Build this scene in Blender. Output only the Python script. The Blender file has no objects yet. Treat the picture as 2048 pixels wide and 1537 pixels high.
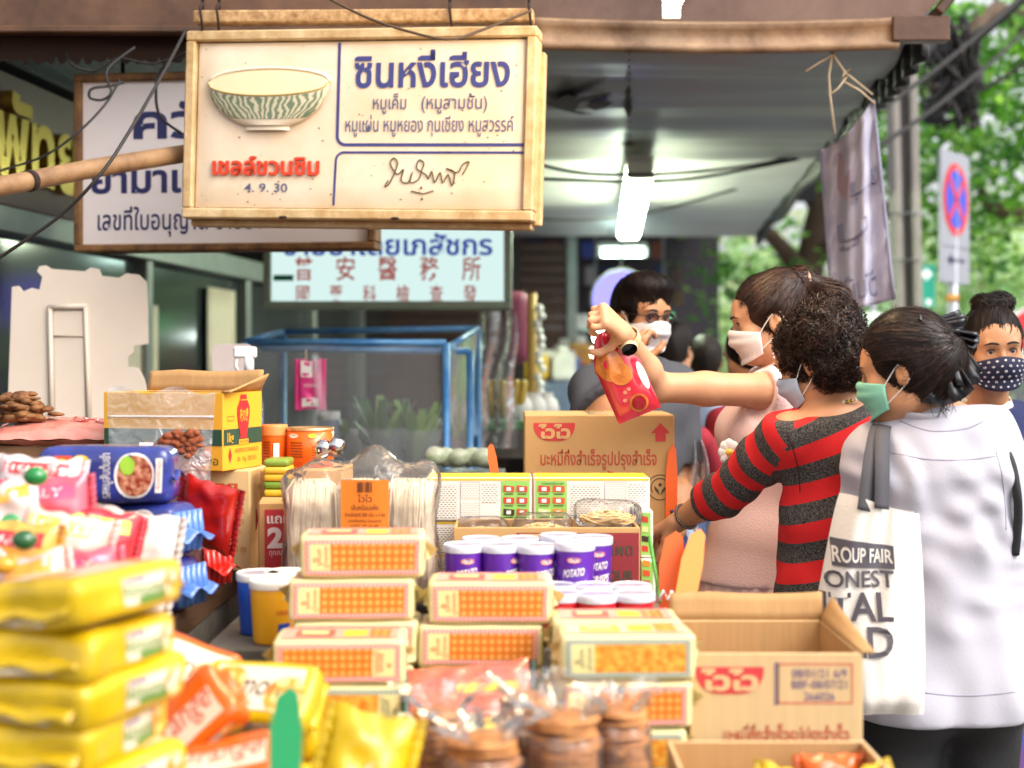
import bpy, math, random
import numpy as np
from mathutils import Vector, Matrix
SC = bpy.context.scene
COL = SC.collection
# ------------------------------------------------------------------ camera, sky, sun, exposure
H, HOR, CX, FPX = 1.5, 720.0, 1024.0, 2844.4
cam_d = bpy.data.cameras.new('camera'); cam = bpy.data.objects.new('camera', cam_d); COL.objects.link(cam)
cam.location = (0, 0, H); cam.rotation_euler = (math.radians(90), 0, 0)
cam_d.lens = 50; cam_d.sensor_width = 36; cam_d.shift_y = -48.5/2048
cam_d.clip_start = .05; cam_d.clip_end = 400
cam_d.dof.use_dof = True; cam_d.dof.focus_distance = 3.05; cam_d.dof.aperture_fstop = 2.4
SC.camera = cam
SUN_DIR = Vector((.75, -.55, .95)).normalized()
world = bpy.data.worlds.new('World'); SC.world = world; world.use_nodes = True
wn = world.node_tree; bg = wn.nodes['Background']
sky = wn.nodes.new('ShaderNodeTexSky'); sky.sky_type = 'NISHITA'; sky.sun_disc = False
sky.sun_elevation = math.asin(SUN_DIR.z); sky.sun_rotation = math.atan2(SUN_DIR.x, SUN_DIR.y)
sky.air_density = 1.0; sky.dust_density = 4.0; sky.ozone_density = 1.0
hs = wn.nodes.new('ShaderNodeHueSaturation'); hs.inputs['Saturation'].default_value = .15
wn.links.new(sky.outputs[0], hs.inputs['Color']); wn.links.new(hs.outputs[0], bg.inputs['Color'])
bg.inputs['Strength'].default_value = .15
sl = bpy.data.lights.new('sun', 'SUN'); sl.energy = .7; sl.angle = math.radians(40); sl.color = (1, .97, .92)
so = bpy.data.objects.new('sun', sl); COL.objects.link(so)
so.rotation_euler = SUN_DIR.to_track_quat('Z', 'Y').to_euler()
SC.view_settings.view_transform = 'Standard'; SC.view_settings.look = 'None'
SC.view_settings.exposure = 1.08; SC.view_settings.gamma = 1
SC.render.engine = 'CYCLES'
SC.cycles.use_denoising = True
SC.cycles.max_bounces = 8; SC.cycles.transparent_max_bounces = 14; SC.cycles.diffuse_bounces = 4
SC.cycles.glossy_bounces = 3; SC.cycles.transmission_bounces = 4
SC.cycles.caustics_reflective = False; SC.cycles.caustics_refractive = False
SC.cycles.sample_clamp_indirect = 6
rnd = random.Random(7)

# ------------------------------------------------------------------ helpers
def P(px, py, Y):
    return Vector(((px-CX)/FPX*Y, Y, H-(py-HOR)/FPX*Y))
def S(n, Y):                       # picture length at a distance -> metres
    return n/FPX*Y
def hexc(h):
    h = h.lstrip('#'); c = [int(h[i:i+2], 16)/255 for i in (0, 2, 4)]
    return tuple((x/12.92 if x <= .04045 else ((x+.055)/1.055)**2.4) for x in c)+(1,)
_M = {}
def nd(m, t): return m.node_tree.nodes.new(t)
def mat(name, c, rough=.55, metal=0., bump=0., bscale=60., var=0., vscale=8., spec=.5, sss=0., emit=0., coat=0., vcol=None, stretch=None):
    if name in _M: return _M[name]
    m = bpy.data.materials.new(name); m.use_nodes = True; _M[name] = m
    b = m.node_tree.nodes['Principled BSDF']; L = m.node_tree.links
    c = hexc(c) if isinstance(c, str) else c
    b.inputs['Base Color'].default_value = c; b.inputs['Roughness'].default_value = rough
    b.inputs['Metallic'].default_value = metal; b.inputs['Specular IOR Level'].default_value = spec
    if sss:
        b.inputs['Subsurface Weight'].default_value = sss; b.inputs['Subsurface Radius'].default_value = (1, .35, .2)
        b.inputs['Subsurface Scale'].default_value = .008
    if coat: b.inputs['Coat Weight'].default_value = coat; b.inputs['Coat Roughness'].default_value = .08
    if emit:
        b.inputs['Emission Color'].default_value = c; b.inputs['Emission Strength'].default_value = emit
    tc = None
    if bump or var:
        tc = nd(m, 'ShaderNodeTexCoord'); mp = nd(m, 'ShaderNodeMapping'); L.new(tc.outputs['Object'], mp.inputs['Vector'])
        if stretch: mp.inputs['Scale'].default_value = stretch
    if bump:
        n = nd(m, 'ShaderNodeTexNoise'); n.inputs['Scale'].default_value = bscale; n.inputs['Detail'].default_value = 5
        L.new(mp.outputs[0], n.inputs['Vector'])
        bp = nd(m, 'ShaderNodeBump'); bp.inputs['Strength'].default_value = bump; bp.inputs['Distance'].default_value = .004
        L.new(n.outputs['Fac'], bp.inputs['Height']); L.new(bp.outputs['Normal'], b.inputs['Normal'])
    if var:
        n2 = nd(m, 'ShaderNodeTexNoise'); n2.inputs['Scale'].default_value = vscale; n2.inputs['Detail'].default_value = 6
        n2.inputs['Roughness'].default_value = .65; L.new(mp.outputs[0], n2.inputs['Vector'])
        rp = nd(m, 'ShaderNodeValToRGB'); rp.color_ramp.elements[0].position = .32; rp.color_ramp.elements[1].position = .68
        c2 = hexc(vcol) if isinstance(vcol, str) else tuple(max(0, x*(1-var)) for x in c[:3])+(1,)
        rp.color_ramp.elements[0].color = c2; rp.color_ramp.elements[1].color = c
        L.new(n2.outputs['Fac'], rp.inputs['Fac']); L.new(rp.outputs['Color'], b.inputs['Base Color'])
    return m
def film(name, tint='#ffffff', gloss=.16, rough=.08, bump=.6, bscale=25., haze=0.):
    """thin clear plastic film"""
    if name in _M: return _M[name]
    m = bpy.data.materials.new(name); m.use_nodes = True; _M[name] = m
    N = m.node_tree.nodes; L = m.node_tree.links; N.remove(N['Principled BSDF']); out = N['Material Output']
    tr = nd(m, 'ShaderNodeBsdfTransparent'); tr.inputs['Color'].default_value = hexc(tint)
    gl = nd(m, 'ShaderNodeBsdfGlossy'); gl.inputs['Roughness'].default_value = rough
    fr = nd(m, 'ShaderNodeFresnel'); fr.inputs['IOR'].default_value = 1.22
    ad = nd(m, 'ShaderNodeMath'); ad.operation = 'ADD'; ad.inputs[1].default_value = gloss*.25; ad.use_clamp = True
    L.new(fr.outputs[0], ad.inputs[0])
    tc = nd(m, 'ShaderNodeTexCoord'); n = nd(m, 'ShaderNodeTexNoise'); n.inputs['Scale'].default_value = bscale; n.inputs['Detail'].default_value = 3; n.inputs['Distortion'].default_value = .8
    L.new(tc.outputs['Object'], n.inputs['Vector'])
    bp = nd(m, 'ShaderNodeBump'); bp.inputs['Strength'].default_value = bump; bp.inputs['Distance'].default_value = .02
    L.new(n.outputs['Fac'], bp.inputs['Height'])
    for x in (gl, fr): L.new(bp.outputs[0], x.inputs['Normal'])
    mx = nd(m, 'ShaderNodeMixShader'); L.new(ad.outputs[0], mx.inputs[0]); L.new(tr.outputs[0], mx.inputs[1]); L.new(gl.outputs[0], mx.inputs[2])
    last = mx
    if haze:
        df = nd(m, 'ShaderNodeBsdfDiffuse'); df.inputs['Color'].default_value = (.8, .8, .82, 1)
        m2 = nd(m, 'ShaderNodeMixShader'); m2.inputs[0].default_value = haze*.5
        L.new(mx.outputs[0], m2.inputs[1]); L.new(df.outputs[0], m2.inputs[2]); last = m2
    L.new(last.outputs[0], out.inputs['Surface'])
    return m
def pattern(name, c1, c2, kind='grid', scale=60., thr=.5, soft=.12, rough=.5, bump=0., c3=None, coat=0., dist=3.):
    """a printed or woven pattern laid out in the mesh's own UV map (metres)"""
    if name in _M: return _M[name]
    m = bpy.data.materials.new(name); m.use_nodes = True; _M[name] = m
    L = m.node_tree.links; b = m.node_tree.nodes['Principled BSDF']; b.inputs['Roughness'].default_value = rough
    if coat: b.inputs['Coat Weight'].default_value = coat; b.inputs['Coat Roughness'].default_value = .1
    uv = nd(m, 'ShaderNodeUVMap'); mp = nd(m, 'ShaderNodeMapping'); mp.inputs['Scale'].default_value = (scale,)*3
    L.new(uv.outputs[0], mp.inputs['Vector'])
    if kind == 'grid':
        sx = nd(m, 'ShaderNodeSeparateXYZ'); L.new(mp.outputs[0], sx.inputs[0])
        a = []
        for i in (0, 1):
            s = nd(m, 'ShaderNodeMath'); s.operation = 'SINE'; L.new(sx.outputs[i], s.inputs[0])
            q = nd(m, 'ShaderNodeMath'); q.operation = 'ABSOLUTE'; L.new(s.outputs[0], q.inputs[0]); a.append(q)
        mu = nd(m, 'ShaderNodeMath'); mu.operation = 'MULTIPLY'; L.new(a[0].outputs[0], mu.inputs[0]); L.new(a[1].outputs[0], mu.inputs[1])
        f = mu.outputs[0]
    elif kind == 'noise':
        n = nd(m, 'ShaderNodeTexNoise'); n.inputs['Scale'].default_value = 1; n.inputs['Detail'].default_value = 5; L.new(mp.outputs[0], n.inputs['Vector']); f = n.outputs['Fac']
    elif kind == 'voronoi':
        n = nd(m, 'ShaderNodeTexVoronoi'); n.inputs['Scale'].default_value = 1; L.new(mp.outputs[0], n.inputs['Vector']); f = n.outputs['Distance']
    elif kind == 'brick':             # rows of small dashes: lines of print too small to read
        n = nd(m, 'ShaderNodeTexBrick'); n.inputs['Scale'].default_value = 1; n.inputs['Mortar Size'].default_value = .03
        n.inputs['Color1'].default_value = (0, 0, 0, 1); n.inputs['Color2'].default_value = (.35, .35, .35, 1); n.inputs['Mortar'].default_value = (1, 1, 1, 1)
        n.inputs['Mortar Size'].default_value = .16; n.inputs['Row Height'].default_value = .5; n.inputs['Brick Width'].default_value = .9
        L.new(mp.outputs[0], n.inputs['Vector']); f = n.outputs['Color']
    elif kind == 'wave':
        n = nd(m, 'ShaderNodeTexWave'); n.inputs['Scale'].default_value = 1; n.inputs['Distortion'].default_value = dist; n.inputs['Detail'].default_value = 2
        L.new(mp.outputs[0], n.inputs['Vector']); f = n.outputs['Fac']
    rp = nd(m, 'ShaderNodeValToRGB'); e = rp.color_ramp.elements
    e[0].position = max(0, thr-soft); e[1].position = min(1, thr+soft); e[0].color = hexc(c1); e[1].color = hexc(c2)
    if c3: x = e.new(min(1, thr+soft*2.2)); x.color = hexc(c3)
    L.new(f, rp.inputs['Fac']); L.new(rp.outputs[0], b.inputs['Base Color'])
    if bump:
        bp = nd(m, 'ShaderNodeBump'); bp.inputs['Strength'].default_value = bump; bp.inputs['Distance'].default_value = .003
        L.new(f, bp.inputs['Height']); L.new(bp.outputs[0], b.inputs['Normal'])
    return m
def leaf_mat(name, c):
    """thin leaf: part of the light passes through"""
    if name in _M: return _M[name]
    m = bpy.data.materials.new(name); m.use_nodes = True; _M[name] = m; N = m.node_tree.nodes; L = m.node_tree.links; b = N['Principled BSDF']
    b.inputs['Base Color'].default_value = hexc(c); b.inputs['Roughness'].default_value = .45; t = nd(m, 'ShaderNodeBsdfTranslucent'); k = hexc(c)
    t.inputs['Color'].default_value = (min(1, k[0]*1.7), min(1, k[1]*1.7), k[2]*.9, 1); mx = nd(m, 'ShaderNodeMixShader'); mx.inputs[0].default_value = .45
    L.new(b.outputs[0], mx.inputs[1]); L.new(t.outputs[0], mx.inputs[2]); L.new(mx.outputs[0], N['Material Output'].inputs['Surface']); return m
def lamp_mat(name, c, s):
    if name in _M: return _M[name]
    m = bpy.data.materials.new(name); m.use_nodes = True; _M[name] = m
    N = m.node_tree.nodes; N.remove(N['Principled BSDF']); e = nd(m, 'ShaderNodeEmission')
    e.inputs['Color'].default_value = hexc(c); e.inputs['Strength'].default_value = s
    m.node_tree.links.new(e.outputs[0], N['Material Output'].inputs['Surface']); return m

def wob(p, amp, fr=20., seed=0.):
    """smooth pseudo noise in [-amp, amp]"""
    x, y, z = p[0]*fr+seed*1.7, p[1]*fr+seed*2.3, p[2]*fr-seed*3.1
    return amp*(math.sin(x*1.1+1.3*math.sin(y*.9+z*.4))+math.sin(y*1.3+1.1*math.sin(z*1.2-x*.5))+math.sin(z*1.2+1.2*math.sin(x*.8+y*.7)))/3

class MB:
    """collects shapes and links them as one mesh object"""
    def __init__(s): s.v = []; s.f = []; s.mi = []; s.uv = []; s.sm = []; s.mats = []
    def slot(s, m):
        if m not in s.mats: s.mats.append(m)
        return s.mats.index(m)
    def add(s, vs, fs, m, uv=None, smooth=False):
        o = len(s.v); s.v += [tuple(x) for x in vs]
        s.uv += list(uv) if uv is not None else [(0, 0)]*len(vs)
        k = s.slot(m)
        for f in fs: s.f.append([i+o for i in f]); s.mi.append(k); s.sm.append(smooth)
        return s
    def box(s, c, size, m, R=None, b=.003):
        """box with chamfered edges; R rotates it about its centre"""
        hx, hy, hz = [x/2 for x in size]; b = min(b, hx*.45, hy*.45, hz*.45); vs = []; ix = {}
        for sx in (-1, 1):
            for sy in (-1, 1):
                for sz in (-1, 1):
                    for a in range(3):
                        q = [hx-b, hy-b, hz-b]; q[a] += b
                        ix[sx, sy, sz, a] = len(vs); vs.append(Vector((sx*q[0], sy*q[1], sz*q[2])))
        fs = []
        for a in range(3):
            b1, b2 = (a+1) % 3, (a+2) % 3
            for sg in (-1, 1):
                q = []
                for s1, s2 in ((-1, -1), (1, -1), (1, 1), (-1, 1)):
                    t = [0, 0, 0]; t[a] = sg; t[b1] = s1; t[b2] = s2; q.append(ix[t[0], t[1], t[2], a])
                fs.append(q if sg > 0 else q[::-1])
            for s1 in (-1, 1):
                for s2 in (-1, 1):
                    q = []
                    for sa in (-1, 1):
                        t = [0, 0, 0]; t[a] = sa; t[b1] = s1; t[b2] = s2; q.append((ix[t[0], t[1], t[2], b1], ix[t[0], t[1], t[2], b2]))
                    f = [q[0][0], q[1][0], q[1][1], q[0][1]]
                    fs.append(f if s1*s2 < 0 else f[::-1])
        for sx in (-1, 1):
            for sy in (-1, 1):
                for sz in (-1, 1):
                    f = [ix[sx, sy, sz, a] for a in range(3)]; fs.append(f if sx*sy*sz > 0 else f[::-1])
        R = R or Matrix.Identity(3); c = Vector(c)
        return s.add([R @ x+c for x in vs], fs, m, uv=[(x.x+x.y*.7, x.z) for x in vs])
    def grid(s, fn, us, vs, m, smooth=True, uvf=None, flip=False):
        pts = []; uv = []
        for v in vs:
            for u in us: pts.append(fn(u, v)); uv.append(uvf(u, v) if uvf else (u, v))
        n = len(us); fs = []
        for j in range(len(vs)-1):
            for i in range(n-1):
                q = [j*n+i, j*n+i+1, (j+1)*n+i+1, (j+1)*n+i]; fs.append(q[::-1] if flip else q)
        return s.add(pts, fs, m, uv, smooth)
    def rect(s, fn, x0, y0, x1, y1, m, nx=6, ny=4):
        return s.grid(fn, lin(x0, x1, nx), lin(y0, y1, ny), m)
    def poly(s, fn, pts, m):
        return s.add([fn(*p) for p in pts], [list(range(len(pts)))], m, uv=[tuple(p) for p in pts])
    def disc(s, fn, cx, cy, rx, ry, m, n=24, a0=0, a1=2*math.pi, inner=0.):
        if inner:
            return s.grid(lambda u, v: fn(cx+rx*v*math.cos(u), cy+ry*v*math.sin(u)), lin(a0, a1, n), [inner, 1], m, uvf=lambda u, v: (cx+rx*v*math.cos(u), cy+ry*v*math.sin(u)), flip=True)
        pts = [(cx+rx*math.cos(a0+(a1-a0)*i/n), cy+ry*math.sin(a0+(a1-a0)*i/n)) for i in range(n)]
        return s.poly(fn, pts, m)
    def frame(s, fn, x0, y0, x1, y1, t, m, nx=6):
        s.rect(fn, x0, y0, x1, y0+t, m, nx, 2); s.rect(fn, x0, y1-t, x1, y1, m, nx, 2)
        s.rect(fn, x0, y0+t, x0+t, y1-t, m, 2, 4); s.rect(fn, x1-t, y0+t, x1, y1-t, m, 2, 4); return s
    def text(s, fn, body, x, y, h, m, w=None, align='c', bold=0., rot=0., shear=0., flipx=False):
        """lettering: x, y is the anchor on the base line, h the letter height, w the total width if fixed"""
        v2, fs = glyphs(body, bold)
        if not v2: return s
        x0 = min(a for a, b in v2); x1 = max(a for a, b in v2); k = h/.7; kx = k if not w else w/(x1-x0)
        ox = {'l': x0, 'c': (x0+x1)/2, 'r': x1}[align]; ca, sa = math.cos(rot), math.sin(rot); out = []; uv = []
        for a, b in v2:
            px, py = (a-ox)*kx*(-1 if flipx else 1)+shear*b*k, b*k
            qx, qy = x+ca*px-sa*py, y+sa*px+ca*py
            out.append(fn(qx, qy)); uv.append((qx, qy))
        return s.add(out, fs, m, uv)
    def tube(s, pts, r, m, n=8, cap=True):
        pts = [Vector(p) for p in pts]; R = r if isinstance(r, (list, tuple)) else [r]*len(pts)
        vs = []; prev = None; N = len(pts)
        for i, p in enumerate(pts):
            t = (pts[min(i+1, N-1)]-pts[max(i-1, 0)]).normalized()
            if prev is None:
                a = Vector((0, 0, 1)) if abs(t.z) < .9 else Vector((1, 0, 0)); prev = (a-t*a.dot(t)).normalized()
            prev = (prev-t*prev.dot(t)).normalized(); q = t.cross(prev)
            for k in range(n):
                an = 2*math.pi*k/n; vs.append(p+(prev*math.cos(an)+q*math.sin(an))*R[i])
        fs = [[i*n+k, i*n+(k+1) % n, (i+1)*n+(k+1) % n, (i+1)*n+k] for i in range(N-1) for k in range(n)]
        if cap: fs += [list(range(n))[::-1], [(N-1)*n+k for k in range(n)]]
        return s.add(vs, fs, m, uv=[(i//n*.02, (i % n)*.02) for i in range(len(vs))], smooth=True)
    def lathe(s, prof, m, c=(0, 0, 0), n=28, R=None, uvh=1.):
        c = Vector(c); vs = []; uv = []; R = R or Matrix.Identity(3); n1 = n+1
        for r, z in prof:
            for k in range(n1):
                a = 2*math.pi*k/n; vs.append(c+R @ Vector((r*math.cos(a), r*math.sin(a), z))); uv.append((a*prof[0][0], z))
        fs = [[i*n1+k, i*n1+k+1, (i+1)*n1+k+1, (i+1)*n1+k] for i in range(len(prof)-1) for k in range(n)]
        return s.add(vs, fs, m, uv, smooth=True)
    def ball(s, c, r, m, nu=14, nv=9, R=None, amp=0, fr=20, seed=0):
        r = (r,)*3 if not hasattr(r, '__len__') else r; c = Vector(c); R = R or Matrix.Identity(3)
        def f(u, v):
            d = Vector((math.cos(u)*math.cos(v)*r[0], math.sin(u)*math.cos(v)*r[1], math.sin(v)*r[2]))
            if amp: d *= 1+wob(d, amp, fr, seed)
            return c+R @ d
        return s.grid(f, lin(0, 2*math.pi, nu+1), lin(-math.pi/2, math.pi/2, nv), m)
    def soft(s, size, r, m, n=(14, 8, 8), amp=.0, fr=25., seed=0., top=None, warp=None):
        """rounded box with crumpled faces, resting on z = 0; returns a mapping for its front (-y) face"""
        hx, hy, hz = [q/2 for q in size]; r = min(r, hx, hy, hz)
        def sh(p):
            p = Vector(p); i = Vector((max(-(hx-r), min(hx-r, p.x)), max(-(hy-r), min(hy-r, p.y)), max(-(hz-r), min(hz-r, p.z))))
            d = p-i
            if d.length > 1e-9: p = i+d.normalized()*r
            if amp: p = p*(1+wob(p, amp*12, fr, seed))+Vector((0, 0, 0))
            p = p+Vector((0, 0, hz))
            return warp(p) if warp else p
        ex = lambda h, k: sorted(set([-h, -(h-r*.5), -(h-r)]+lin(-(h-r), h-r, k)+[h-r*.5, h]))
        X, Y, Z = ex(hx, n[0]), ex(hy, n[1]), ex(hz, n[2])
        s.grid(lambda a, b: sh((a, -hy, b)), X, Z, m); s.grid(lambda a, b: sh((a, hy, b)), X, Z, m, flip=True)
        s.grid(lambda a, b: sh((a, b, hz)), X, Y, top or m); s.grid(lambda a, b: sh((a, b, -hz)), X, Y, m, flip=True)
        s.grid(lambda a, b: sh((hx, a, b)), Y, Z, m); s.grid(lambda a, b: sh((-hx, a, b)), Y, Z, m, flip=True)
        e = .0009
        def F(x, z): return sh((x, -hy, z-hz))+Vector((0, -e, 0))
        def T(x, y): return sh((x, y, hz))+Vector((0, 0, e))
        def Rt(y, z): return sh((hx, y, z-hz))+Vector((e, 0, 0))
        def Lf(y, z): return sh((-hx, -y, z-hz))+Vector((-e, 0, 0))
        return F, T, Rt, Lf
    def mesh(s, name, weld=False):
        me = bpy.data.meshes.new(name); me.from_pydata([tuple(v) for v in s.v], [], s.f)
        for m in s.mats: me.materials.append(m)
        me.polygons.foreach_set('material_index', s.mi); me.polygons.foreach_set('use_smooth', s.sm)
        ul = me.uv_layers.new(name='UVMap'); li = np.empty(len(me.loops), dtype=np.int32); me.loops.foreach_get('vertex_index', li)
        ul.data.foreach_set('uv', np.asarray(s.uv, dtype=np.float32)[li].ravel())
        if weld:
            import bmesh
            bm = bmesh.new(); bm.from_mesh(me); bmesh.ops.remove_doubles(bm, verts=bm.verts, dist=1e-5); bm.to_mesh(me); bm.free()
        me.update(); return me
    def build(s, name, parent=None, loc=None, rot=None, weld=False, solid=0.):
        o = bpy.data.objects.new(name, s.mesh(name, weld)); COL.objects.link(o)
        if parent: o.parent = parent
        if loc is not None: o.location = loc
        if rot is not None: o.rotation_euler = rot
        if solid:
            md = o.modifiers.new('thickness', 'SOLIDIFY'); md.thickness = solid
        return o
def lin(a, b, n): return [a+(b-a)*i/(n-1) for i in range(n)]
_G = {}
def glyphs(body, bold=0.):
    k = (body, bold)
    if k not in _G:
        c = bpy.data.curves.new('lettering', 'FONT'); c.body = body; c.offset = bold; c.resolution_u = 3
        o = bpy.data.objects.new('lettering', c); COL.objects.link(o)
        me = bpy.data.meshes.new_from_object(o.evaluated_get(bpy.context.evaluated_depsgraph_get()))
        _G[k] = ([(v.co.x, v.co.y) for v in me.vertices], [list(p.vertices) for p in me.polygons])
        bpy.data.objects.remove(o); bpy.data.curves.remove(c); bpy.data.meshes.remove(me)
    return _G[k]
def plane(o, ux, uy, e=.001):
    """mapping (x, y) -> point on a plane, lifted e off it"""
    o, ux, uy = Vector(o), Vector(ux).normalized(), Vector(uy).normalized(); n = ux.cross(uy)*e
    return lambda x, y: o+ux*x+uy*y+n
def lift(fn, n, e): n = Vector(n)*e; return lambda x, y: Vector(fn(x, y))+n
def tag(o, label, cat, group=None, kind=None):
    o['label'] = label; o['category'] = cat
    if group: o['group'] = group
    if kind: o['kind'] = kind
    return o
def thing(name, label, cat, loc=(0, 0, 0), rz=0., group=None, rot=None):
    o = bpy.data.objects.new(name, None); o.empty_display_size = .1; COL.objects.link(o); o.location = loc
    o.rotation_euler = rot or (0, 0, rz); return tag(o, label, cat, group)
def struct(o): o['kind'] = 'structure'; return o
def dup(o, loc, rz=None, label=None, rot=None):
    r = o.copy(); COL.objects.link(r); r.location = loc
    if rz is not None: r.rotation_euler = (o.rotation_euler[0], o.rotation_euler[1], rz)
    if rot is not None: r.rotation_euler = rot
    if label: r['label'] = label
    for ch in list(o.children):
        c = ch.copy(); COL.objects.link(c); c.parent = r
        for g in ch.children: d = g.copy(); COL.objects.link(d); d.parent = c
    return r
def sag(a, b, d, n=10):
    a, b = Vector(a), Vector(b); return [a.lerp(b, t)-Vector((0, 0, d*4*t*(1-t))) for t in lin(0, 1, n)]
def spline(pts, n=6):
    """Catmull-Rom through the points"""
    p = [Vector(q) for q in pts]; out = []
    for i in range(len(p)-1):
        a, b, c, d = p[max(i-1, 0)], p[i], p[i+1], p[min(i+2, len(p)-1)]
        for k in range(n):
            t = k/n; out.append(.5*((2*b)+(c-a)*t+(2*a-5*b+4*c-d)*t*t+(3*b-a-3*c+d)*t**3))
    return out+[p[-1]]
# ------------------------------------------------------------------ ground, road, sidewalk
m_pave = mat('pavement slabs', '#8d8a86', .8, bump=.3, bscale=40, var=.35, vscale=3)
m_road = mat('asphalt', '#3c3d40', .85, bump=.4, bscale=120, var=.2, vscale=6)
g = MB(); g.grid(lambda u, v: Vector((u, v, -.15)), lin(-60, 60, 9), lin(-10, 110, 9), m_road, smooth=False); struct(g.build('ground'))
g = MB()
for i in range(-3, 4):
    for j in range(0, 34):
        g.box((i*.9+.1*(j*.9-4)-.2, j*.9-.6, -.05), (.892, .892, .1), m_pave, b=.004)
struct(g.build('pavement'))
m_blue = mat('blue shade sheet', '#7f98b8', .55, bump=.3, bscale=9, var=.25, vscale=2)  # added sheet: the blue of the shaded pavement is put into its colour
g = MB(); g.grid(lambda u, v: Vector((u, v, .02+wob((u, v, 0), .012, 3)+.012)), lin(.75, 2.1, 20), lin(7.2, 11.5, 30), m_blue)
tag(g.build('tarpaulin'), 'crumpled grey blue tarpaulin spread on the pavement under the awning edge', 'tarpaulin')

# ------------------------------------------------------------------ awning over the pavement
def XR(Y): return 1.2+.1*(Y-4.2)
def XF(Y): return -1.66+.1*(Y-4.6)
m_sheet = mat('dark metal sheet', '#8a8682', .42, metal=.15, bump=.15, bscale=7, var=.3, vscale=2.5, stretch=(.6, 3, 1))
m_sheet2 = mat('pale grey sheet', '#c9c4bf', .5, bump=.1, bscale=9, var=.2, vscale=2, stretch=(.6, 3, 1))
m_teal = mat('pale ceiling boards', '#a9bcb8', .5, var=.12, vscale=3)
m_rust = mat('rusty dirt', '#2b1a12', .9, bump=.4, bscale=90)
m_brown = mat('brown painted steel', '#6a4a34', .4, bump=.25, bscale=26, var=.5, vscale=5, vcol='#3d2618')
m_gloss = mat('stained glossy sheet metal', '#7d6356', .22, metal=.45, bump=.12, bscale=6, var=.45, vscale=4, vcol='#5b4338')
m_lip = mat('cream gutter lip', '#b39271', .6, bump=.5, bscale=40, var=.35, vscale=5, vcol='#5f412a')
m_black = mat('black rubber', '#121212', .6)
m_steel = mat('grey steel', '#7b7d80', .45, metal=.7, var=.2)
aw = thing('awning', 'long sheet metal awning over the pavement with a stained grey underside', 'awning', (0, 0, 0))
def under(x, y): return 2.47+.014*math.sin(y*9+.6*math.sin(x*3))+.006*math.sin(x*5+y*4)+.004*math.sin(y*23)
g = MB(); g.grid(lambda u, v: Vector((-.55+u*(XR(v)+.55), v, under(u, v))), lin(0, 1, 30), lin(4.1, 6.76, 70), m_sheet, flip=True)
def stain(pts): b = MB(); b.poly(lambda px, py: (lambda q: Vector((q.x, q.y, q.z)))(P(px, py, .97*FPX/(HOR-py)*1.0)+Vector((0, 0, -.03))), pts, m_rust); b.build('stain', aw)
stain([(1092, 186), (1118, 183), (1135, 172), (1150, 180), (1172, 176), (1228, 168), (1200, 178), (1160, 190), (1150, 205), (1190, 213), (1160, 214), (1128, 206), (1095, 196)])
stain([(1170, 196), (1200, 186), (1226, 188), (1212, 200), (1190, 206)])
for y0, y1, w in ((152, 180, 7), (180, 222, 9), (268, 280, 16)): stain([(1256-w, (y0+y1)/2), (1258, y0), (1256+w, (y0+y1)/2), (1257, y1)])
for k in range(14): yy = 85+k*14; stain([(1257, yy), (1260, yy), (1260, yy+5), (1257, yy+5)])
g.build('sheet', aw)
g = MB(); g.grid(lambda u, v: Vector((-.62+u*(XR(v)+.62), v, under(u, v)*.4+2.47*.6-.004)), lin(0, 1, 16), lin(6.78, 11.1, 40), m_sheet2, flip=True); g.build('sheet', aw)
g = MB()
for k in range(22): g.box((-2.9+k*.108, 7.2, 2.50), (.104, 6.0, .012), m_teal, b=.003)
g.build('ceiling_board', aw)
g = MB()      # roof deck above, so that no sky shows through
def deckpt(x, y, z): return (x, y, z)
g.add([(-3.4, 4.06, 2.56), (XR(4.06), 4.06, 2.56), (XR(11.2), 11.2, 2.56), (-3.4, 11.2, 2.56), (-3.4, 4.06, 2.6), (XR(4.06), 4.06, 2.6), (XR(11.2), 11.2, 2.6), (-3.4, 11.2, 2.6)],
      [[3, 2, 1, 0], [4, 5, 6, 7], [0, 1, 5, 4], [1, 2, 6, 5], [2, 3, 7, 6], [3, 0, 4, 7]], m_steel); g.build('roof_deck', aw)
g = MB()      # ribbed edge along the street side
m_edge = mat('ribbed dark edge', '#3a3735', .55, metal=.3, var=.3)
pts = []
n = 120
g.grid(lambda u, v: Vector((XR(v)+.03+.018*math.sin(v*40), v, 2.57-u*(.16+.02*math.sin(v*3)))), [0, .4, .8, 1], lin(4.2, 11.1, 260), m_edge); g.build('edge_trim', aw, solid=.006)
g = MB()      # front fascia: gutter lip, sheet above, slanted right end
zl, zt = P(0, 88, 4.0).z, P(0, 40, 4.0).z
xl, xr = P(1060, 0, 4.0).x, P(1800, 0, 4.0).x
g.grid(lambda u, v: Vector((u, 4.0+.02*math.sin(v*3), zl-.012*math.sin((u-xl)/(xr-xl)*3.1)+(zt-zl)*v)), lin(xl, xr, 30), lin(0, 1, 6), m_lip)
g.box(((xr+.06), 4.02, (zl+zt)/2+.01), (.16, .05, .07), m_brown); g.build('gutter_lip', aw, solid=.02)
g = MB(); x2 = P(1868, 0, 4.03).x
g.add([(xl-.02, 4.03, zt-.005), (xr+.05, 4.03, zt-.005), (x2+.12, 4.03, 2.62), (xl-.02, 4.03, 2.62), (xl-.02, 4.09, zt-.005), (xr+.05, 4.09, zt-.005), (x2+.12, 4.09, 2.62), (xl-.02, 4.09, 2.62)],
      [[0, 1, 2, 3], [7, 6, 5, 4], [1, 5, 6, 2], [0, 4, 5, 1], [3, 2, 6, 7], [0, 3, 7, 4]], m_gloss)
g.box((x2+.075, 4.03, 2.56), (.025, .09, .22), m_brown, R=Matrix.Rotation(.72, 3, 'Y')); g.build('fascia_sheet', aw)
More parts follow.
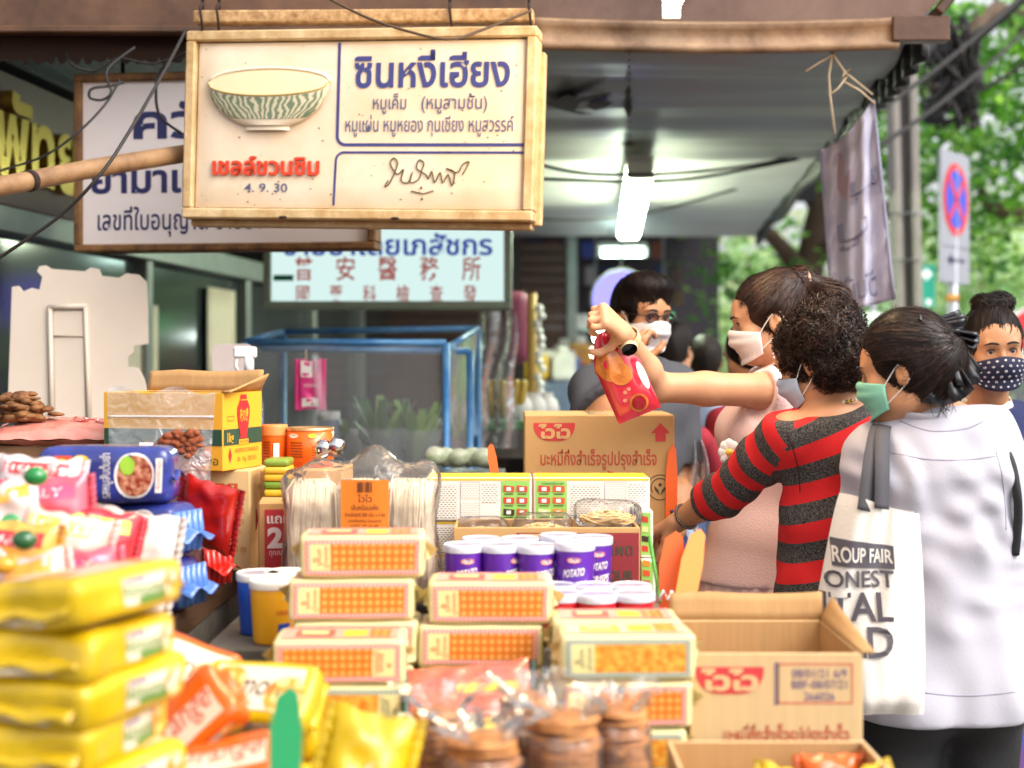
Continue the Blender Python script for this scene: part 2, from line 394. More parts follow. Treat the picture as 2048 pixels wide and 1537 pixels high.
g = MB(); zb = P(0, 66, 4.0).z; xe = P(-60, 0, 4).x
g.box(((xe+xl)/2, 4.02, zb+.13), (xl-xe-.01, .05, .26), m_brown, b=.006)
g.box(((xe+xl)/2, 3.985, zb+.006), (xl-xe-.01, .02, .02), m_brown, b=.004)
g.build('fascia_board', aw)
g = MB()      # ragged dark valance under the left part
vt = []; N = 150
for i in range(N+1):
    x = xe+(xl-xe)*i/N; d = .05+.018*abs(math.sin(i*.9))+.012*rnd.random()
    vt += [(x, 4.07, zb+.01), (x, 4.07, zb-d)]
g.add(vt, [[2*i, 2*i+1, 2*i+3, 2*i+2] for i in range(N)], m_rust); g.build('valance', aw, solid=.004)
for i in (1342,): pass

# ------------------------------------------------------------------ tube lamps (lit in the photo)
m_cap = mat('white lamp housing', '#d9d6cc', .5)
def tube_lamp(name, label, a, b_, r, c, e, n=1, gap=.07, housing=True, group=None):
    a, b_ = Vector(a), Vector(b_); mid = (a+b_)/2
    t = thing(name, label, 'lamp', mid, group=group); d = (b_-a).normalized(); s = d.cross(Vector((0, 0, 1))).normalized()
    for k in range(n):
        off = s*(k-(n-1)/2)*gap
        g = MB(); g.tube([a-mid+off+d*.03, b_-mid+off-d*.03], r, lamp_mat('lamp light %s %g' % (c, e), c, e), n=10); g.build('tube', t)
    if housing:
        g = MB(); R = Matrix((s, d, s.cross(d))).transposed()
        g.box((0, 0, r+.03), (.05+gap*(n-1), (b_-a).length, .04), m_cap, R=R); g.build('housing', t)
        g = MB()
        for q in (a-mid, b_-mid): g = MB(); g.box(q+Vector((0, 0, r*.4)), (.045+gap*(n-1), .025, r*2+.03), m_cap, R=R); g.build('socket', t)
        for q in (.25, .75): g = MB(); p = (a-mid).lerp(b_-mid, q); g.tube([p+Vector((0, 0, r+.04)), p+Vector((0, 0, 2.47-mid.z-p.z if 2.47-mid.z-p.z > r+.05 else r+.09))], .004, m_steel, n=6); g.build('hanger', t)
    return t
tube_lamp('tube_lamp', 'glowing twin fluorescent tube lamp under the pale part of the awning', P(1280, 345, 6.3), P(1257, 470, 8.7), .026, '#eaffdc', 40, 2, .075, group='tube lamps')
tube_lamp('tube_lamp', 'short level white tube lamp hanging in front of the dark market', P(1196, 506, 10.5), P(1294, 506, 10.5), .028, '#d8fff4', 16, group='tube lamps')
tube_lamp('tube_lamp', 'white tube lamp behind the fascia above the licence sign', P(185, 95, 5.2), P(262, 142, 5.6), .02, '#f4fff6', 10, group='tube lamps')
# warm tube over the stall: its far end hangs into the picture
tube_lamp('tube_lamp', 'warm tube lamp end hanging in front of the stained fascia', P(1342, 18, 3.45)+Vector((0, 0, .0)), P(1342, 18, 3.45)+Vector((0, -1.5, .03)), .02, '#ffd9a8', 46, group='tube lamps')
sg_ = None
# ------------------------------------------------------------------ signs
m_cream = mat('cream sign frame', '#d9c096', .6, bump=.5, bscale=55, var=.4, vscale=16, vcol='#b08c58')
m_face = mat('aged white acrylic', '#efe0cb', .28, bump=.06, bscale=30, var=.09, vscale=5, vcol='#e3cba9')
m_blue2 = mat('faded blue lettering', '#3d4384', .5, var=.12, vscale=20)
m_navy = mat('navy lettering', '#1f2357', .5)
m_red = mat('red raised lettering', '#d8401f', .4)
m_grey = mat('grey lettering', '#5b5f80', .5)
m_ink = mat('dark olive ink', '#4b4420', .6)
def tri_frame(g, fn, W, Hh, t, d, m, back=True):
    """four mitred bars round a sign box, d deep behind the plane"""
    o, ux, uy = fn(0, 0), (fn(1, 0)-fn(0, 0)), (fn(0, 1)-fn(0, 0)); n = ux.cross(uy)
    R = Matrix((ux, -n, uy)).transposed()
    for cx, cy, w, h in ((W/2, t/2, W, t), (W/2, Hh-t/2, W, t), (t/2, Hh/2, t, Hh-2*t), (W-t/2, Hh/2, t, Hh-2*t)):
        g.box(o+ux*cx+uy*cy-n*(d/2-.012), (w, d, h), m, R=R, b=.004)
    return R, n
BL, BR, TL = P(366, 437, 3.75), P(1066, 444, 3.58), P(366, 64, 3.75)
UX = (BR-BL); SW = UX.length; UX.normalize(); UY = (TL-BL); UY = (UY-UX*UY.dot(UX)); SH = UY.length; UY.normalize(); SN = UX.cross(UY)
sg = thing('sign_box', 'cream framed light box sign with a raised green bowl and blue lettering', 'sign', BL)
fn0 = plane((0, 0, 0), UX, UY, 0.)
g = MB(); Rs, _ = tri_frame(g, fn0, SW, SH, .027, .08, m_cream)
g.box(UX*SW/2+UY*SH/2-SN*.072, (SW-.06, .01, SH-.06), m_cream, R=Rs); g.build('frame', sg)
g = MB(); R2 = Rs      # second, slightly larger back frame showing at the right and below
g.box(UX*(SW+.001)+UY*(SH*.5-.03)-SN*.065, (.022, .03, SH*.90), m_cream, R=R2); g.box(UX*(SW*.5)+UY*(-.008)-SN*.055, (SW*.98, .05, .018), m_cream, R=R2)
for q in (.62, .3): g.ball(UX*SW*q+UY*.004+SN*.012, (.012, .004, .004), m_rust)
g.build('back_frame', sg)
def sl_(px, py):       # picture position on the front sign -> sign coordinates
    return ((px-366)/700*SW, (440.5-py)/376.5*SH)
ff = plane(-SN*.008, UX, UY, 0.)
g = MB(); x0, y0 = .03, .03
g.grid(lambda u, v: ff(u, v)+SN*(.006*min(1, min(u-x0, SW-x0-u)/.012, min(v-y0, SH-y0-v)/.012)), sorted(lin(x0, SW-x0, 14)+[x0+.012, SW-x0-.012]), sorted(lin(y0, SH-y0, 8)+[y0+.012, SH-y0-.012]), m_face)
F1 = plane(-SN*.0005, UX, UY, 0.)
def band(pts, w, m, g):
    n = len(pts); L = []; Rr = []
    for i in range(n):
        a, b_ = Vector(pts[max(i-1, 0)]), Vector(pts[min(i+1, n-1)]); t = (b_-a).normalized(); nn = Vector((-t.y, t.x))*w/2; p = Vector(pts[i])
        L.append(F1(*(p+nn))); Rr.append(F1(*(p-nn)))
    g.add(L+Rr, [[n+i, n+i+1, i+1, i] for i in range(n-1)], m)
def arc(cx, cy, r, a0, a1, n=8): return [(cx+r*math.cos(a), cy+r*math.sin(a)) for a in lin(a0, a1, n)]
A = sl_(678, 90); B_ = sl_(678, 282); C_ = sl_(1046, 292); r = .022
band([A, (A[0], C_[1]+r)]+arc(A[0]+r, C_[1]+r, r, math.pi, 1.5*math.pi)+[(C_[0]-.001, C_[1])], .008, m_blue2, g)
D_ = sl_(1046, 307); E_ = sl_(674, 412)
band([E_, (A[0]-.002, D_[1]-r*1.2)]+arc(A[0]-.002+r, D_[1]-r, r, math.pi, .5*math.pi)+[D_], .006, m_blue2, g)
def st(body, px, py, h, m, w=None, align='c', bold=0., rot=0., fn=F1):
    x, y = sl_(px, py); g.text(lift(fn, SN, .0008), body, x, y, h/376.5*SH, m, w/700*SW if w else None, align, bold, rot)
st('ซินหงี่เฮียง', 862, 178, 58, m_blue2, 305, bold=.022)
st('หมูเค็ม', 781, 222, 25, m_grey, 66, bold=.008); st('(หมูสามชั้น)', 908, 222, 25, m_grey, 128, bold=.008)
st('หมูแผ่น หมูหยอง กุนเชียง หมูสวรรค์', 859, 266, 27, m_grey, 330, bold=.006)
st('4. 9. 30', 536, 386, 17, m_grey, 88, bold=.01)
for _ in range(90):
    q = (rnd.uniform(.04, SW-.04), rnd.uniform(.035, SH-.035)); rr = rnd.uniform(.0006, .0017); g.disc(lift(F1, SN, .0003), q[0], q[1], rr*rnd.uniform(.8, 2.2), rr, m_rust, 7)
sig = [(782, 362), (776, 374), (786, 366), (800, 330), (792, 318), (786, 330), (800, 350), (812, 340), (808, 362), (822, 366), (830, 345), (826, 366), (842, 360), (848, 342), (852, 328), (842, 322), (838, 338), (856, 350), (862, 358), (868, 344), (874, 366), (884, 346), (890, 366), (900, 350), (908, 372), (912, 346), (896, 338), (918, 346), (928, 330), (940, 326), (928, 350)]
g.tube(spline([F1(*sl_(*q))+SN*.001 for q in sig], 5), .0016, m_ink, n=5)
g.tube([F1(*sl_(828, 383))+SN*.001, F1(*sl_(852, 388))+SN*.001, F1(*sl_(872, 382))+SN*.001], .0015, m_ink, n=5)
for q in ((848, 376), (850, 398)): g.ball(F1(*sl_(*q))+SN*.001, .003, m_ink)
g.build('face', sg)
g = MB()               # raised red word
vs2, fs2 = glyphs('เชลล์ชวนชิม', .02); xa, xb = min(v[0] for v in vs2), max(v[0] for v in vs2); k = 218/700*SW/(xb-xa); ox, oy = sl_(426, 352)
top = [F1(ox+(a-xa)*k, oy+b_*k*1.0)+SN*.007 for a, b_ in vs2]; base = [p-SN*.008 for p in top]; nn = len(top)
ed = {}
for f in fs2:
    for i in range(len(f)): e = (f[i], f[(i+1) % len(f)]); ed[e] = 1
side = [[a, a+nn, b_+nn, b_] for a, b_ in ed if (b_, a) not in ed]
g.add(top+base, fs2+side, m_red); g.build('raised_word', sg)
# raised bowl
m_bowl = mat('glazed bowl relief', '#efe3cd', .3, var=.05)
m_glaze = mat('bowl outline', '#b59b5a', .4)
m_green = pattern('green painted swirls', '#72866f', '#d6d0b4', 'wave', 17, .5, .3, .35, dist=10.)
g = MB()
cx, cyt = sl_(538, 172); rw = 124/700*SW; dp = 100/376.5*SH
def bowl(u, v, off=0.):          # v 0 rim .. 1 foot
    half = rw*math.sqrt(max(0, 1-(v*.93)**2.0))*(1-.02*v) if v < 1 else rw*.36
    zz = .034*math.sqrt(max(0, 1-(u*.96)**2))*(1-.4*v)+.001
    rim = -.30*dp*math.sqrt(max(0., 1-u*u))*(1-v)   # near rim dips below the far rim
    return F1(cx+half*u, cyt+.006+rim-dp*v*.88)+SN*(zz+off)
g.grid(lambda u, v: bowl(u, v), lin(-1, 1, 33), lin(0, 1, 12), m_bowl, flip=True)
g.grid(lambda u, v: bowl(u, v, .0012), lin(-.985, .985, 33), lin(.07, .80, 10), m_green, flip=True, uvf=lambda u, v: (u*rw, v*dp))
g.tube([bowl(u, .02, .001) for u in lin(-1, 1, 30)], .0022, m_glaze, n=6)
m_in = mat('bowl inside', '#ddc7a0', .35, var=.08)
g.grid(lambda u, v: F1(cx+rw*u, cyt+.006+math.sqrt(max(0, 1-u*u))*dp*(-.30+v*.58))+SN*(.033*math.sqrt(max(0, 1-(u*.96)**2))*(1-v)**.8+.002), lin(-1, 1, 33), lin(0, 1, 7), m_in)
g.tube([F1(cx+rw*u, cyt+.006+math.sqrt(max(0, 1-u*u))*dp*.28)+SN*.004 for u in lin(-1, 1, 30)], .0045, m_bowl, n=6)
g.grid(lambda u, v: F1(cx+rw*(.34+.03*v)*u, cyt+.006-dp*.86-v*.014)+SN*(.014*math.sqrt(max(0, 1-u*u*.9))+.001), lin(-1, 1, 14), [0, .5, 1], m_bowl, flip=True)
g.build('bowl_relief', sg)
# hanging bar with hooks
hb = thing('hanger_bar', 'mottled cream angle bar above the bowl sign with hooks', 'bar', P(725, 36, 3.72))
g = MB(); c = P(725, 36, 3.72); a, b_ = P(386, 38, 3.76)-c, P(1064, 34, 3.66)-c
dv = (b_-a); Rb = Matrix((dv.normalized(), Vector((0, 0, 1)).cross(dv.normalized()), Vector((0, 0, 1)))).transposed()
g.box((0, 0, 0), (dv.length, .05, .034), mat('mottled cream steel', '#caa678', .7, bump=.8, bscale=70, var=.5, vscale=45, vcol='#8a6437'), R=Rb, b=.004); g.build('bar', hb)
for px, Y in ((405, 3.75), (1058, 3.66), (438, 3.75), (900, 3.69)):
    g = MB(); p = P(px, 30, Y)-c; g.tube([p+Vector((0, 0, .03)), p+Vector((.0, -.03, .01)), p+Vector((.006, -.03, -.04)), p+Vector((0, 0, -.05))], .004, m_rust, n=6)
    g.tube([p+Vector((0, 0, .0)), p+Vector((0, .02, .25))], .004, m_rust, n=6)
    g.build('hook', hb)
# licence sign behind
o2 = P(150, 505, 4.15); ux2 = (P(752, 499, 4.05)-o2); W2 = ux2.length; ux2.normalize(); uy2 = Vector((0, 0, 1))-ux2*ux2.z; uy2.normalize(); H2 = S(355, 4.15); n2 = ux2.cross(uy2)
s2 = thing('sign_box', 'white licence sign in a rusty brown frame half hidden behind the bowl sign', 'sign', o2)
f2 = plane((0, 0, 0), ux2, uy2, 0.)
m_rf = mat('rusty sign frame', '#8a6236', .7, bump=.6, bscale=60, var=.5, vscale=20, vcol='#4a2c14'); m_white = mat('white sign panel', '#e6dcd8', .3, var=.06, vscale=4)
g = MB(); R_, _ = tri_frame(g, f2, W2, H2, .022, .09, m_rf); g.build('frame', s2)
g = MB(); f2a = plane(-n2*.006, ux2, uy2, 0.); g.rect(f2a, .02, .02, W2-.02, H2-.02, m_white)
q = lambda px, py: ((px-150)/602*W2, (502-py)/355*H2)
def s2t(body, px, py, h, w, al='l', bold=.02, m=m_navy): x, y = q(px, py); g.text(lift(f2a, n2, .001), body, x, y, h/355*H2, m, w/602*W2 if w else None, al, bold)
s2t('ควั', 268, 275, 62, 150, bold=.03); s2t('ยามาแผน', 182, 383, 52, 300, bold=.03); s2t('เลขที่ใบอนุญาต ขายยา', 195, 458, 38, 330, bold=.012)
g.build('panel', s2)
# lit pharmacy sign
o3 = P(527, 618, 5.65); ux3 = Vector((1, -.02, 0)).normalized(); W3 = S(496, 5.65); H3 = S(230, 5.65); n3 = ux3.cross(Vector((0, 0, 1)))
s3 = thing('sign_box', 'glowing white pharmacy light box with blue words and red characters', 'sign', o3)
f3 = plane((0, 0, 0), ux3, (0, 0, 1), 0.); m_fr3 = mat('pale green sign frame', '#8f9a84', .5, var=.2)
g = MB(); tri_frame(g, f3, W3, H3, .03, .16, m_fr3); g.build('frame', s3)
g = MB(); f3a = plane(-n3*.01, ux3, (0, 0, 1), 0.); m_lit = lamp_mat('lit acrylic', '#d6f0ec', .50); g.rect(f3a, .026, .026, W3-.026, H3-.026, m_lit)
q3 = lambda px, py: ((px-527)/496*W3, (618-py)/496*W3)
m_b3 = lamp_mat('backlit blue lettering', '#1238a0', .42); m_r3 = lamp_mat('backlit red lettering', '#a8342a', .40); m_g3 = mat('green label', '#12805a', .5)
def s3t(body, px, py, h, w, m, bold=.015): x, y = q3(px, py); g.text(lift(f3a, n3, .0015), body, x, y, h/496*W3, m, w/496*W3 if w else None, 'c', bold)
s3t('ขายยาโดยเภสัชกร', 775, 510, 38, 420, m_b3, .022); s3t('ร้านขายยา', 800, 455, 42, 400, m_b3, .022)
for i, ch in enumerate('普安醫務所'): s3t(ch, 607+i*84, 557, 36, 38, m_r3, .012)
for i, ch in enumerate('國藥科檢查發'): s3t(ch, 605+i*67, 602, 26, 27, m_r3, .012)
x, y = q3(546, 562); g.rect(lift(f3a, n3, .0015), x, y, x+.08, y+.024, m_g3)
g.build('panel', s3)
for k in (.25, .75): g = MB(); g.tube([o3+ux3*W3*k+Vector((0, .05, H3-.01))-o3, o3+ux3*W3*k+Vector((0, .05, 2.5-o3.z))-o3], .008, m_steel); g.build('hanger', s3)
for s_, px0, Y0 in ((s2, (240, 640), 4.17),):
    for px in px0: g = MB(); p = P(px, 150, Y0); g.tube([p-s_.location+Vector((0, .03, -.02)), Vector((p.x, p.y+.03, 2.52))-s_.location], .006, m_rust, n=6); g.build('hanger', s_)
# leaning bamboo / steel pipe at the left
g = MB(); pp = [P(-60, 385, 3.3), P(60, 362, 3.45), P(200, 335, 3.62), P(380, 306, 3.85)]; c = pp[1]
g.tube([p-c for p in spline(pp, 6)], [.024]*19, mat('worn brown pipe', '#a07e58', .6, bump=.4, bscale=40, var=.4, vscale=10, vcol='#6a4a30'), n=14)
g.tube([P(55, 363, 3.44)-c, P(64, 361.5, 3.455)-c], .0265, m_rust, n=14)
tag(g.build('pipe', loc=c), 'worn brown pipe slanting up behind the bowl sign', 'pipe')

# ------------------------------------------------------------------ wires and string
m_wire = mat('black cable', '#1b1614', .6); m_wire2 = mat('dusty brown cable', '#4a3a2a', .8)
def cable(label, pts, r, m=m_wire, n=8, name='cable', cat='cable', group='cables round the signs'):
    g = MB(); p = spline(pts, n); c = p[0].copy(); g.tube([x-c for x in p], r, m, n=6); return tag(g.build(name, loc=c), label, cat, group)
cable('thin dusty cable drooping in front of the top of the bowl sign', [P(640, -12, 3.5), P(740, 38, 3.5), P(850, 72, 3.49), P(908, 78, 3.5), P(960, 62, 3.55), P(1062, 22, 3.62)], .0035, m_wire2)
cable('long black cable falling from the fascia to the lower left across the pipe', [P(372, 60, 3.7), P(330, 140, 3.55), P(262, 258, 3.38), P(200, 350, 3.3), P(110, 440, 3.3), P(-40, 540, 3.3)], .0042)
cable('black cable hanging beside the left edge of the bowl sign', [P(372, 105, 3.8), P(322, 140, 3.85), P(312, 190, 3.85), P(322, 235, 3.85), P(364, 268, 3.85)], .0042)
cable('black cable from the pale ceiling sweeping down over the gold letters', [P(240, 160, 3.9), P(208, 212, 3.85), P(150, 270, 3.8), P(80, 316, 3.8), P(-30, 350, 3.8)], .0038)
cable('black loop of cable over the corner of the licence sign', [P(248, 165, 3.9), P(222, 172, 3.88), P(184, 178, 3.86), P(180, 196, 3.86), P(205, 200, 3.86), P(222, 184, 3.86), P(215, 140, 3.9), P(270, 95, 3.95)], .004)
cable('tangled short cable hanging under the ragged valance', [P(128, 98, 4.05), P(145, 130, 4.0), P(190, 142, 4.0), P(235, 118, 4.0), P(300, 128, 4.0), P(342, 118, 4.0)], .004)
cable('black cable strung under the pale awning sheet, upper of two', [P(1062, 325, 5.6), P(1150, 345, 5.7), P(1260, 350, 5.9), P(1400, 343, 6.2), P(1520, 328, 6.6), P(1630, 305, 6.9)], .007)
cable('black cable strung under the pale awning sheet, lower of two', [P(1062, 358, 5.5), P(1130, 360, 5.6), P(1255, 364, 5.8), P(1380, 358, 6.0), P(1500, 338, 6.4), P(1600, 318, 6.8)], .007)
cable('thin cable crossing behind the twin tube lamp to the awning edge', [P(1062, 438, 7.5), P(1230, 436, 7.6), P(1400, 400, 7.9), P(1570, 345, 8.2)], .008)
m_str = mat('pale plastic string', '#b3a088', .6)
st_ = thing('tied_string', 'knotted pale string tying the vinyl banner to the awning edge', 'string', P(1662, 95, 4.05))
c = P(1662, 95, 4.05)
for pts in ([(1662, 92), (1672, 118), (1690, 145), (1745, 190)], [(1660, 92), (1664, 112), (1640, 125), (1612, 143)], [(1664, 112), (1658, 150), (1660, 190), (1670, 268)], [(1690, 145), (1682, 162), (1696, 150), (1676, 178), (1660, 190)], [(1690, 165), (1720, 182), (1750, 208)], [(1690, 145), (1700, 138), (1692, 158), (1686, 148)]):
    g = MB(); g.tube([P(x, y, 4.05)-c for x, y in pts], .0036, m_str, n=5); g.build('strand', st_)
g = MB(); g.tube([P(1664, 50, 4.03)-c, P(1663, 95, 4.03)-c], .006, m_rust, n=6); g.build('hook', st_)
# vinyl banner, seen from the back
m_van = mat('grey vinyl banner back', '#cbc9da', .45, bump=.15, bscale=6, var=.22, vscale=3.5, vcol='#aba6bc')
m_bfade = mat('faded show-through print', '#8f8ea6', .45); m_bpink = mat('faded pink print', '#b89aa4', .45)
bn = thing('banner', 'grey vinyl banner hanging at the awning edge, its print faintly showing through', 'banner', P(1700, 420, 4.4))
c = P(1700, 420, 4.4)
def ban(u, v):
    L_ = Vector((1640+25*v, 300+330*v, 0)); R_ = Vector((1745+42*v, 200+400*v, 0)); q = L_.lerp(R_, u)
    if v < .12: q.y += (1-u)*0+18*math.sin(u*3.14)*(.12-v)/.12
    return P(q.x, q.y, 4.5-.15*u+.03*math.sin(u*7+v*2)+.010*math.sin(u*21+v*6)+.006*math.sin(v*31+u*9))-c
g = MB(); g.grid(ban, lin(0, 1, 40), lin(0, 1, 50), m_van)
bf = lambda x, y: ban(x, y)+Vector((-.002, -.006, 0))
g.poly(bf, [(.33, .1), (.5, .25), (.42, .42), (.26, .3)], m_bpink)
for body, x, y, h in (('ปู', .45, .62, .11), ('วันนี้', .5, .95, .12), ('มุ', .7, .40, .1)):
    g.text(lambda x, y: bf(x, 2*0-y), body, x, -y, h, m_bfade, flipx=True, w=.5)
g.build('sheet', bn, solid=.002)
g = MB(); g.tube([ban(0, v)+Vector((0, -.004, 0)) for v in lin(0, 1, 8)], .005, m_bfade, n=6); g.build('hem', bn); g = MB(); g.tube([ban(1, v)+Vector((0, -.004, 0)) for v in lin(0, 1, 8)], .006, m_bfade, n=6); g.build('hem', bn)

# ------------------------------------------------------------------ shop fronts at the left
m_glass = mat('dark shop glass', '#33393b', .12, spec=.5); m_alu = mat('dull aluminium frame', '#8b8f8a', .4, metal=.5, var=.2)
m_dark = mat('dark interior', '#4a4d4c', .8, var=.3, vscale=3); m_maroon = mat('maroon sign board', '#5b2f2c', .5, var=.2)
m_gold = mat('gold letters', '#b59a3c', .25, metal=.75)
sh = thing('shop_front', 'glass fronted shop with aluminium frames and raised gold letters above', 'shop', (XF(4), 4, 0))
dv = Vector((.1, 1, 0)).normalized(); nv = Vector((dv.y, -dv.x, 0)); L0 = Vector((XF(4), 4, 0))
def W(t, z, out=0.): return dv*t+nv*out+Vector((0, 0, z))          # t metres along the wall from y = 4
Rw = Matrix((dv, -nv, Vector((0, 0, 1)))).transposed()
g = MB(); g.box(W(3.2, 1.25, -2.5), (9, .1, 2.5), m_dark, R=Rw); g.box(W(3.2, 2.5, -1.25), (9, 2.5, .05), m_dark, R=Rw); g.box(W(-1.3, 1.25, -1.25), (.1, 2.5, 2.5), m_dark, R=Rw); g.box(W(7.7, 1.25, -1.25), (.1, 2.5, 2.5), m_dark, R=Rw); g.build('wall', sh)
for k in range(6):
    g = MB(); t0 = -1.0+k*1.45; t1 = t0+1.45
    g.box(W((t0+t1)/2, 1.0, -.02), (t1-t0-.09, .01, 1.85), m_glass, R=Rw); g.build('pane', sh)
    g = MB(); g.box(W(t0, 1.0, 0), (.07, .07, 2.0), m_alu, R=Rw, b=.006); g.build('mullion', sh)
g = MB(); g.box(W(3.2, 1.96, .01), (9, .1, .1), m_alu, R=Rw); g.build('rail', sh); g = MB(); g.box(W(3.2, .06, 0), (9, .09, .12), m_alu, R=Rw); g.build('rail', sh)
g = MB(); g.box(W(.6, 2.2, .03), (3.4, .08, .42), m_maroon, R=Rw)
vs2, fs2 = glyphs('พัทยาล้อ', .03)
k = .23/.7; top = [W(.36+a*k*1.05, 2.08+b_*k, .105) for a, b_ in vs2]; base = [p-nv*.04 for p in top]; nn = len(top); ed = {}
for f in fs2:
    for i in range(len(f)): ed[(f[i], f[(i+1) % len(f)])] = 1
g2 = MB(); g2.add(top+base, fs2+[[a, a+nn, b_+nn, b_] for a, b_ in ed if (b_, a) not in ed], m_gold); g2.build('gold_word', sh)
g.build('sign_board', sh)
m_pap = pattern('printed notice', '#c58a5a', '#ddd6c4', 'brick', 60, .5, .3)
for t, z, w, h in ((1.78, 1.42, .55, .62), (2.95, 1.62, .45, .45)):
    g = MB(); fw = plane(W(t, z, .045), -dv*-1, (0, 0, 1), 0.); g.rect(lambda x, y: W(t+x, z+y, .012), -w/2, -h/2, w/2, h/2, m_pap)
    tag(g.build('notice', loc=L0, solid=.002), 'printed paper notice taped inside the shop window %s' % ('beside the white cutout board' if t < 2 else 'beyond the door frames'), 'notice')
# brown rolling shutters further along
s5 = thing('shutter_front', 'closed brown roller shutter beyond the pharmacy sign', 'shutter', (XF(10.8), 10.8, 0))
g = MB(); m_sh = mat('brown shutter slats', '#5a4038', .5, metal=.3, var=.2)
for k in range(28): g.box(Vector((.55, .6, .1+k*.085)), (1.9, .04, .08), m_sh, b=.012)
g.build('slats', s5); g = MB(); g.box((-.42, .6, 1.25), (.1, .12, 2.5), m_alu); g.build('guide_rail', s5); g = MB(); g.box((1.52, .6, 1.25), (.08, .12, 2.5), m_alu); g.build('guide_rail', s5)

# ------------------------------------------------------------------ dark market beyond the awning
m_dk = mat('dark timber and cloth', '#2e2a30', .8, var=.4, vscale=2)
mk = thing('market_hall', 'dark covered market beyond the far end of the awning', 'market', (.3, 14, 0))
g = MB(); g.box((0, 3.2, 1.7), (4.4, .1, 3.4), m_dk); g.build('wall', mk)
g = MB(); g.box((-.1, -.2, 3.25), (4.4, 6.4, .1), m_dk); g.box((0, -2.75, 3.0), (4.2, .06, .5), m_dk); g.build('shade_roof', mk)  # unseen cover added over the market to keep skylight out
for x in (-2.0, -.28):
    g = MB(); g.box((x, -2.6, 1.6), (.1, .1, 3.2), mat('dark brown post', '#3a2c28', .6, var=.2)); g.build('post', mk)
cols = ['#2a3f8f', '#8f8f9a', '#5a4a3c', '#76402e', '#3d4460', '#b9b4b8', '#6a5638', '#27335f']
n = 0
for row, (py, hh) in enumerate(((500, 34), (548, 40), (592, 34))):
    for k in range(13):
        px = 1070+k*35+row*9
        if px > 1385: continue
        if rnd.random() < .12: continue
        g = MB(); w, h = S(24, 12.5), S(hh, 12.5); ci = rnd.choice(cols)
        g.soft((w, .06, h), .02, mat('hanging goods '+ci, ci, .6, var=.2), n=(3, 2, 3), amp=.003)
        g.tube([(0, 0, h), (0, 0, h+.1)], .004, m_wire, n=5)
        o = g.build('hanging_pack', loc=P(px, py+hh/2, 12.5)+Vector((0, row*.25, 0)))
        tag(o, 'small packet hanging in a row in the dark market', 'packet', 'packets hanging in the dark market'); n += 1
# round purple lamp sign and small lights
g = MB(); Rl = Matrix.Rotation(math.pi/2, 3, 'X'); c = P(1243, 600, 8.9); m_pur = lamp_mat('violet light', '#8d86ff', 1.05)
rr = S(58, 8.9); g.lathe([(rr*.02, -.03), (rr, -.03), (rr*1.0, .03), (rr*.02, .03)], m_pur, R=Rl, n=40)
t = thing('round_sign', 'round glowing violet sign behind the man in glasses', 'sign', c); g.build('disc', t)
g = MB(); g.lathe([(rr+.001, -.035), (rr+.016, -.035), (rr+.016, .035), (rr+.001, .035)], m_steel, R=Rl, n=40); g.tube([(0, 0, rr), (0, 0, 2.47-c.z)], .008, m_steel); g.build('rim', t)
for i, (px, py, r, e, cc, lab) in enumerate(((1120, 703, 9, 22, '#e8fff0', 'left end of the row of lit bulbs'), (1143, 703, 9, 22, '#f4fff0', 'second in the row of lit bulbs'), (1133, 716, 9, 18, '#ffffff', 'below the row of lit bulbs'), (1163, 704, 9, 22, '#f2fff4', 'right end of the row of lit bulbs'), (1172, 722, 12, 16, '#e0fff8', 'large and low near the man with glasses'), (1186, 705, 8, 18, '#fff4d0', 'warm one nearest the hanging snack packet'), (1200, 675, 13, 20, '#f0fff8', 'highest and largest one beside the held snack packet'), (1140, 735, 9, 9, '#a8fff0', 'dim greenish one low over the red stall'), (1150, 829, 10, 7, '#c8f4ff', 'pale one just above the tan noodle carton'))):
    g = MB(); Y = 11.6; g.ball((0, 0, 0), S(r, Y)*.95, lamp_mat('bulb %s %g' % (cc, e), cc, e), 12, 8)
    t = thing('light_bulb', 'small glowing market bulb, '+lab, 'bulb', P(px, py, Y), group='bulbs in the market'); g.build('bulb', t)
    g = MB(); q = S(r, Y)*.8; g.tube([(0, 0, q*.8), (0, 0, q*1.5)], q*.45, m_black); g.tube([(0, 0, q*1.4), (0, 0, q*1.4+.25)], .004, m_wire, n=5); g.build('socket', t)
m_ex = lamp_mat('green lit sign', '#7dffb8', 1.5)
for px, py, w, h, cc in ((1192, 645, 62, 26, '#5fd89a'), (1328, 648, 34, 40, '#6fe08a')):
    g = MB(); g.box((0, 0, 0), (S(w, 12), .06, S(h, 12)), lamp_mat('lit sign '+cc, cc, 1.3)); g.box((0, .05, 0), (S(w, 12)+.04, .06, S(h, 12)+.04), m_steel)
    g.tube([(0, .05, S(h, 12)/2), (0, .05, 3.2-P(0, py, 12).z)], .01, m_steel, n=6)
    tag(g.build('lit_sign', loc=P(px, py, 12)), 'small green lit sign %s' % ('left of the man with glasses' if px < 1250 else 'right of the man with glasses'), 'sign', 'green lit signs')
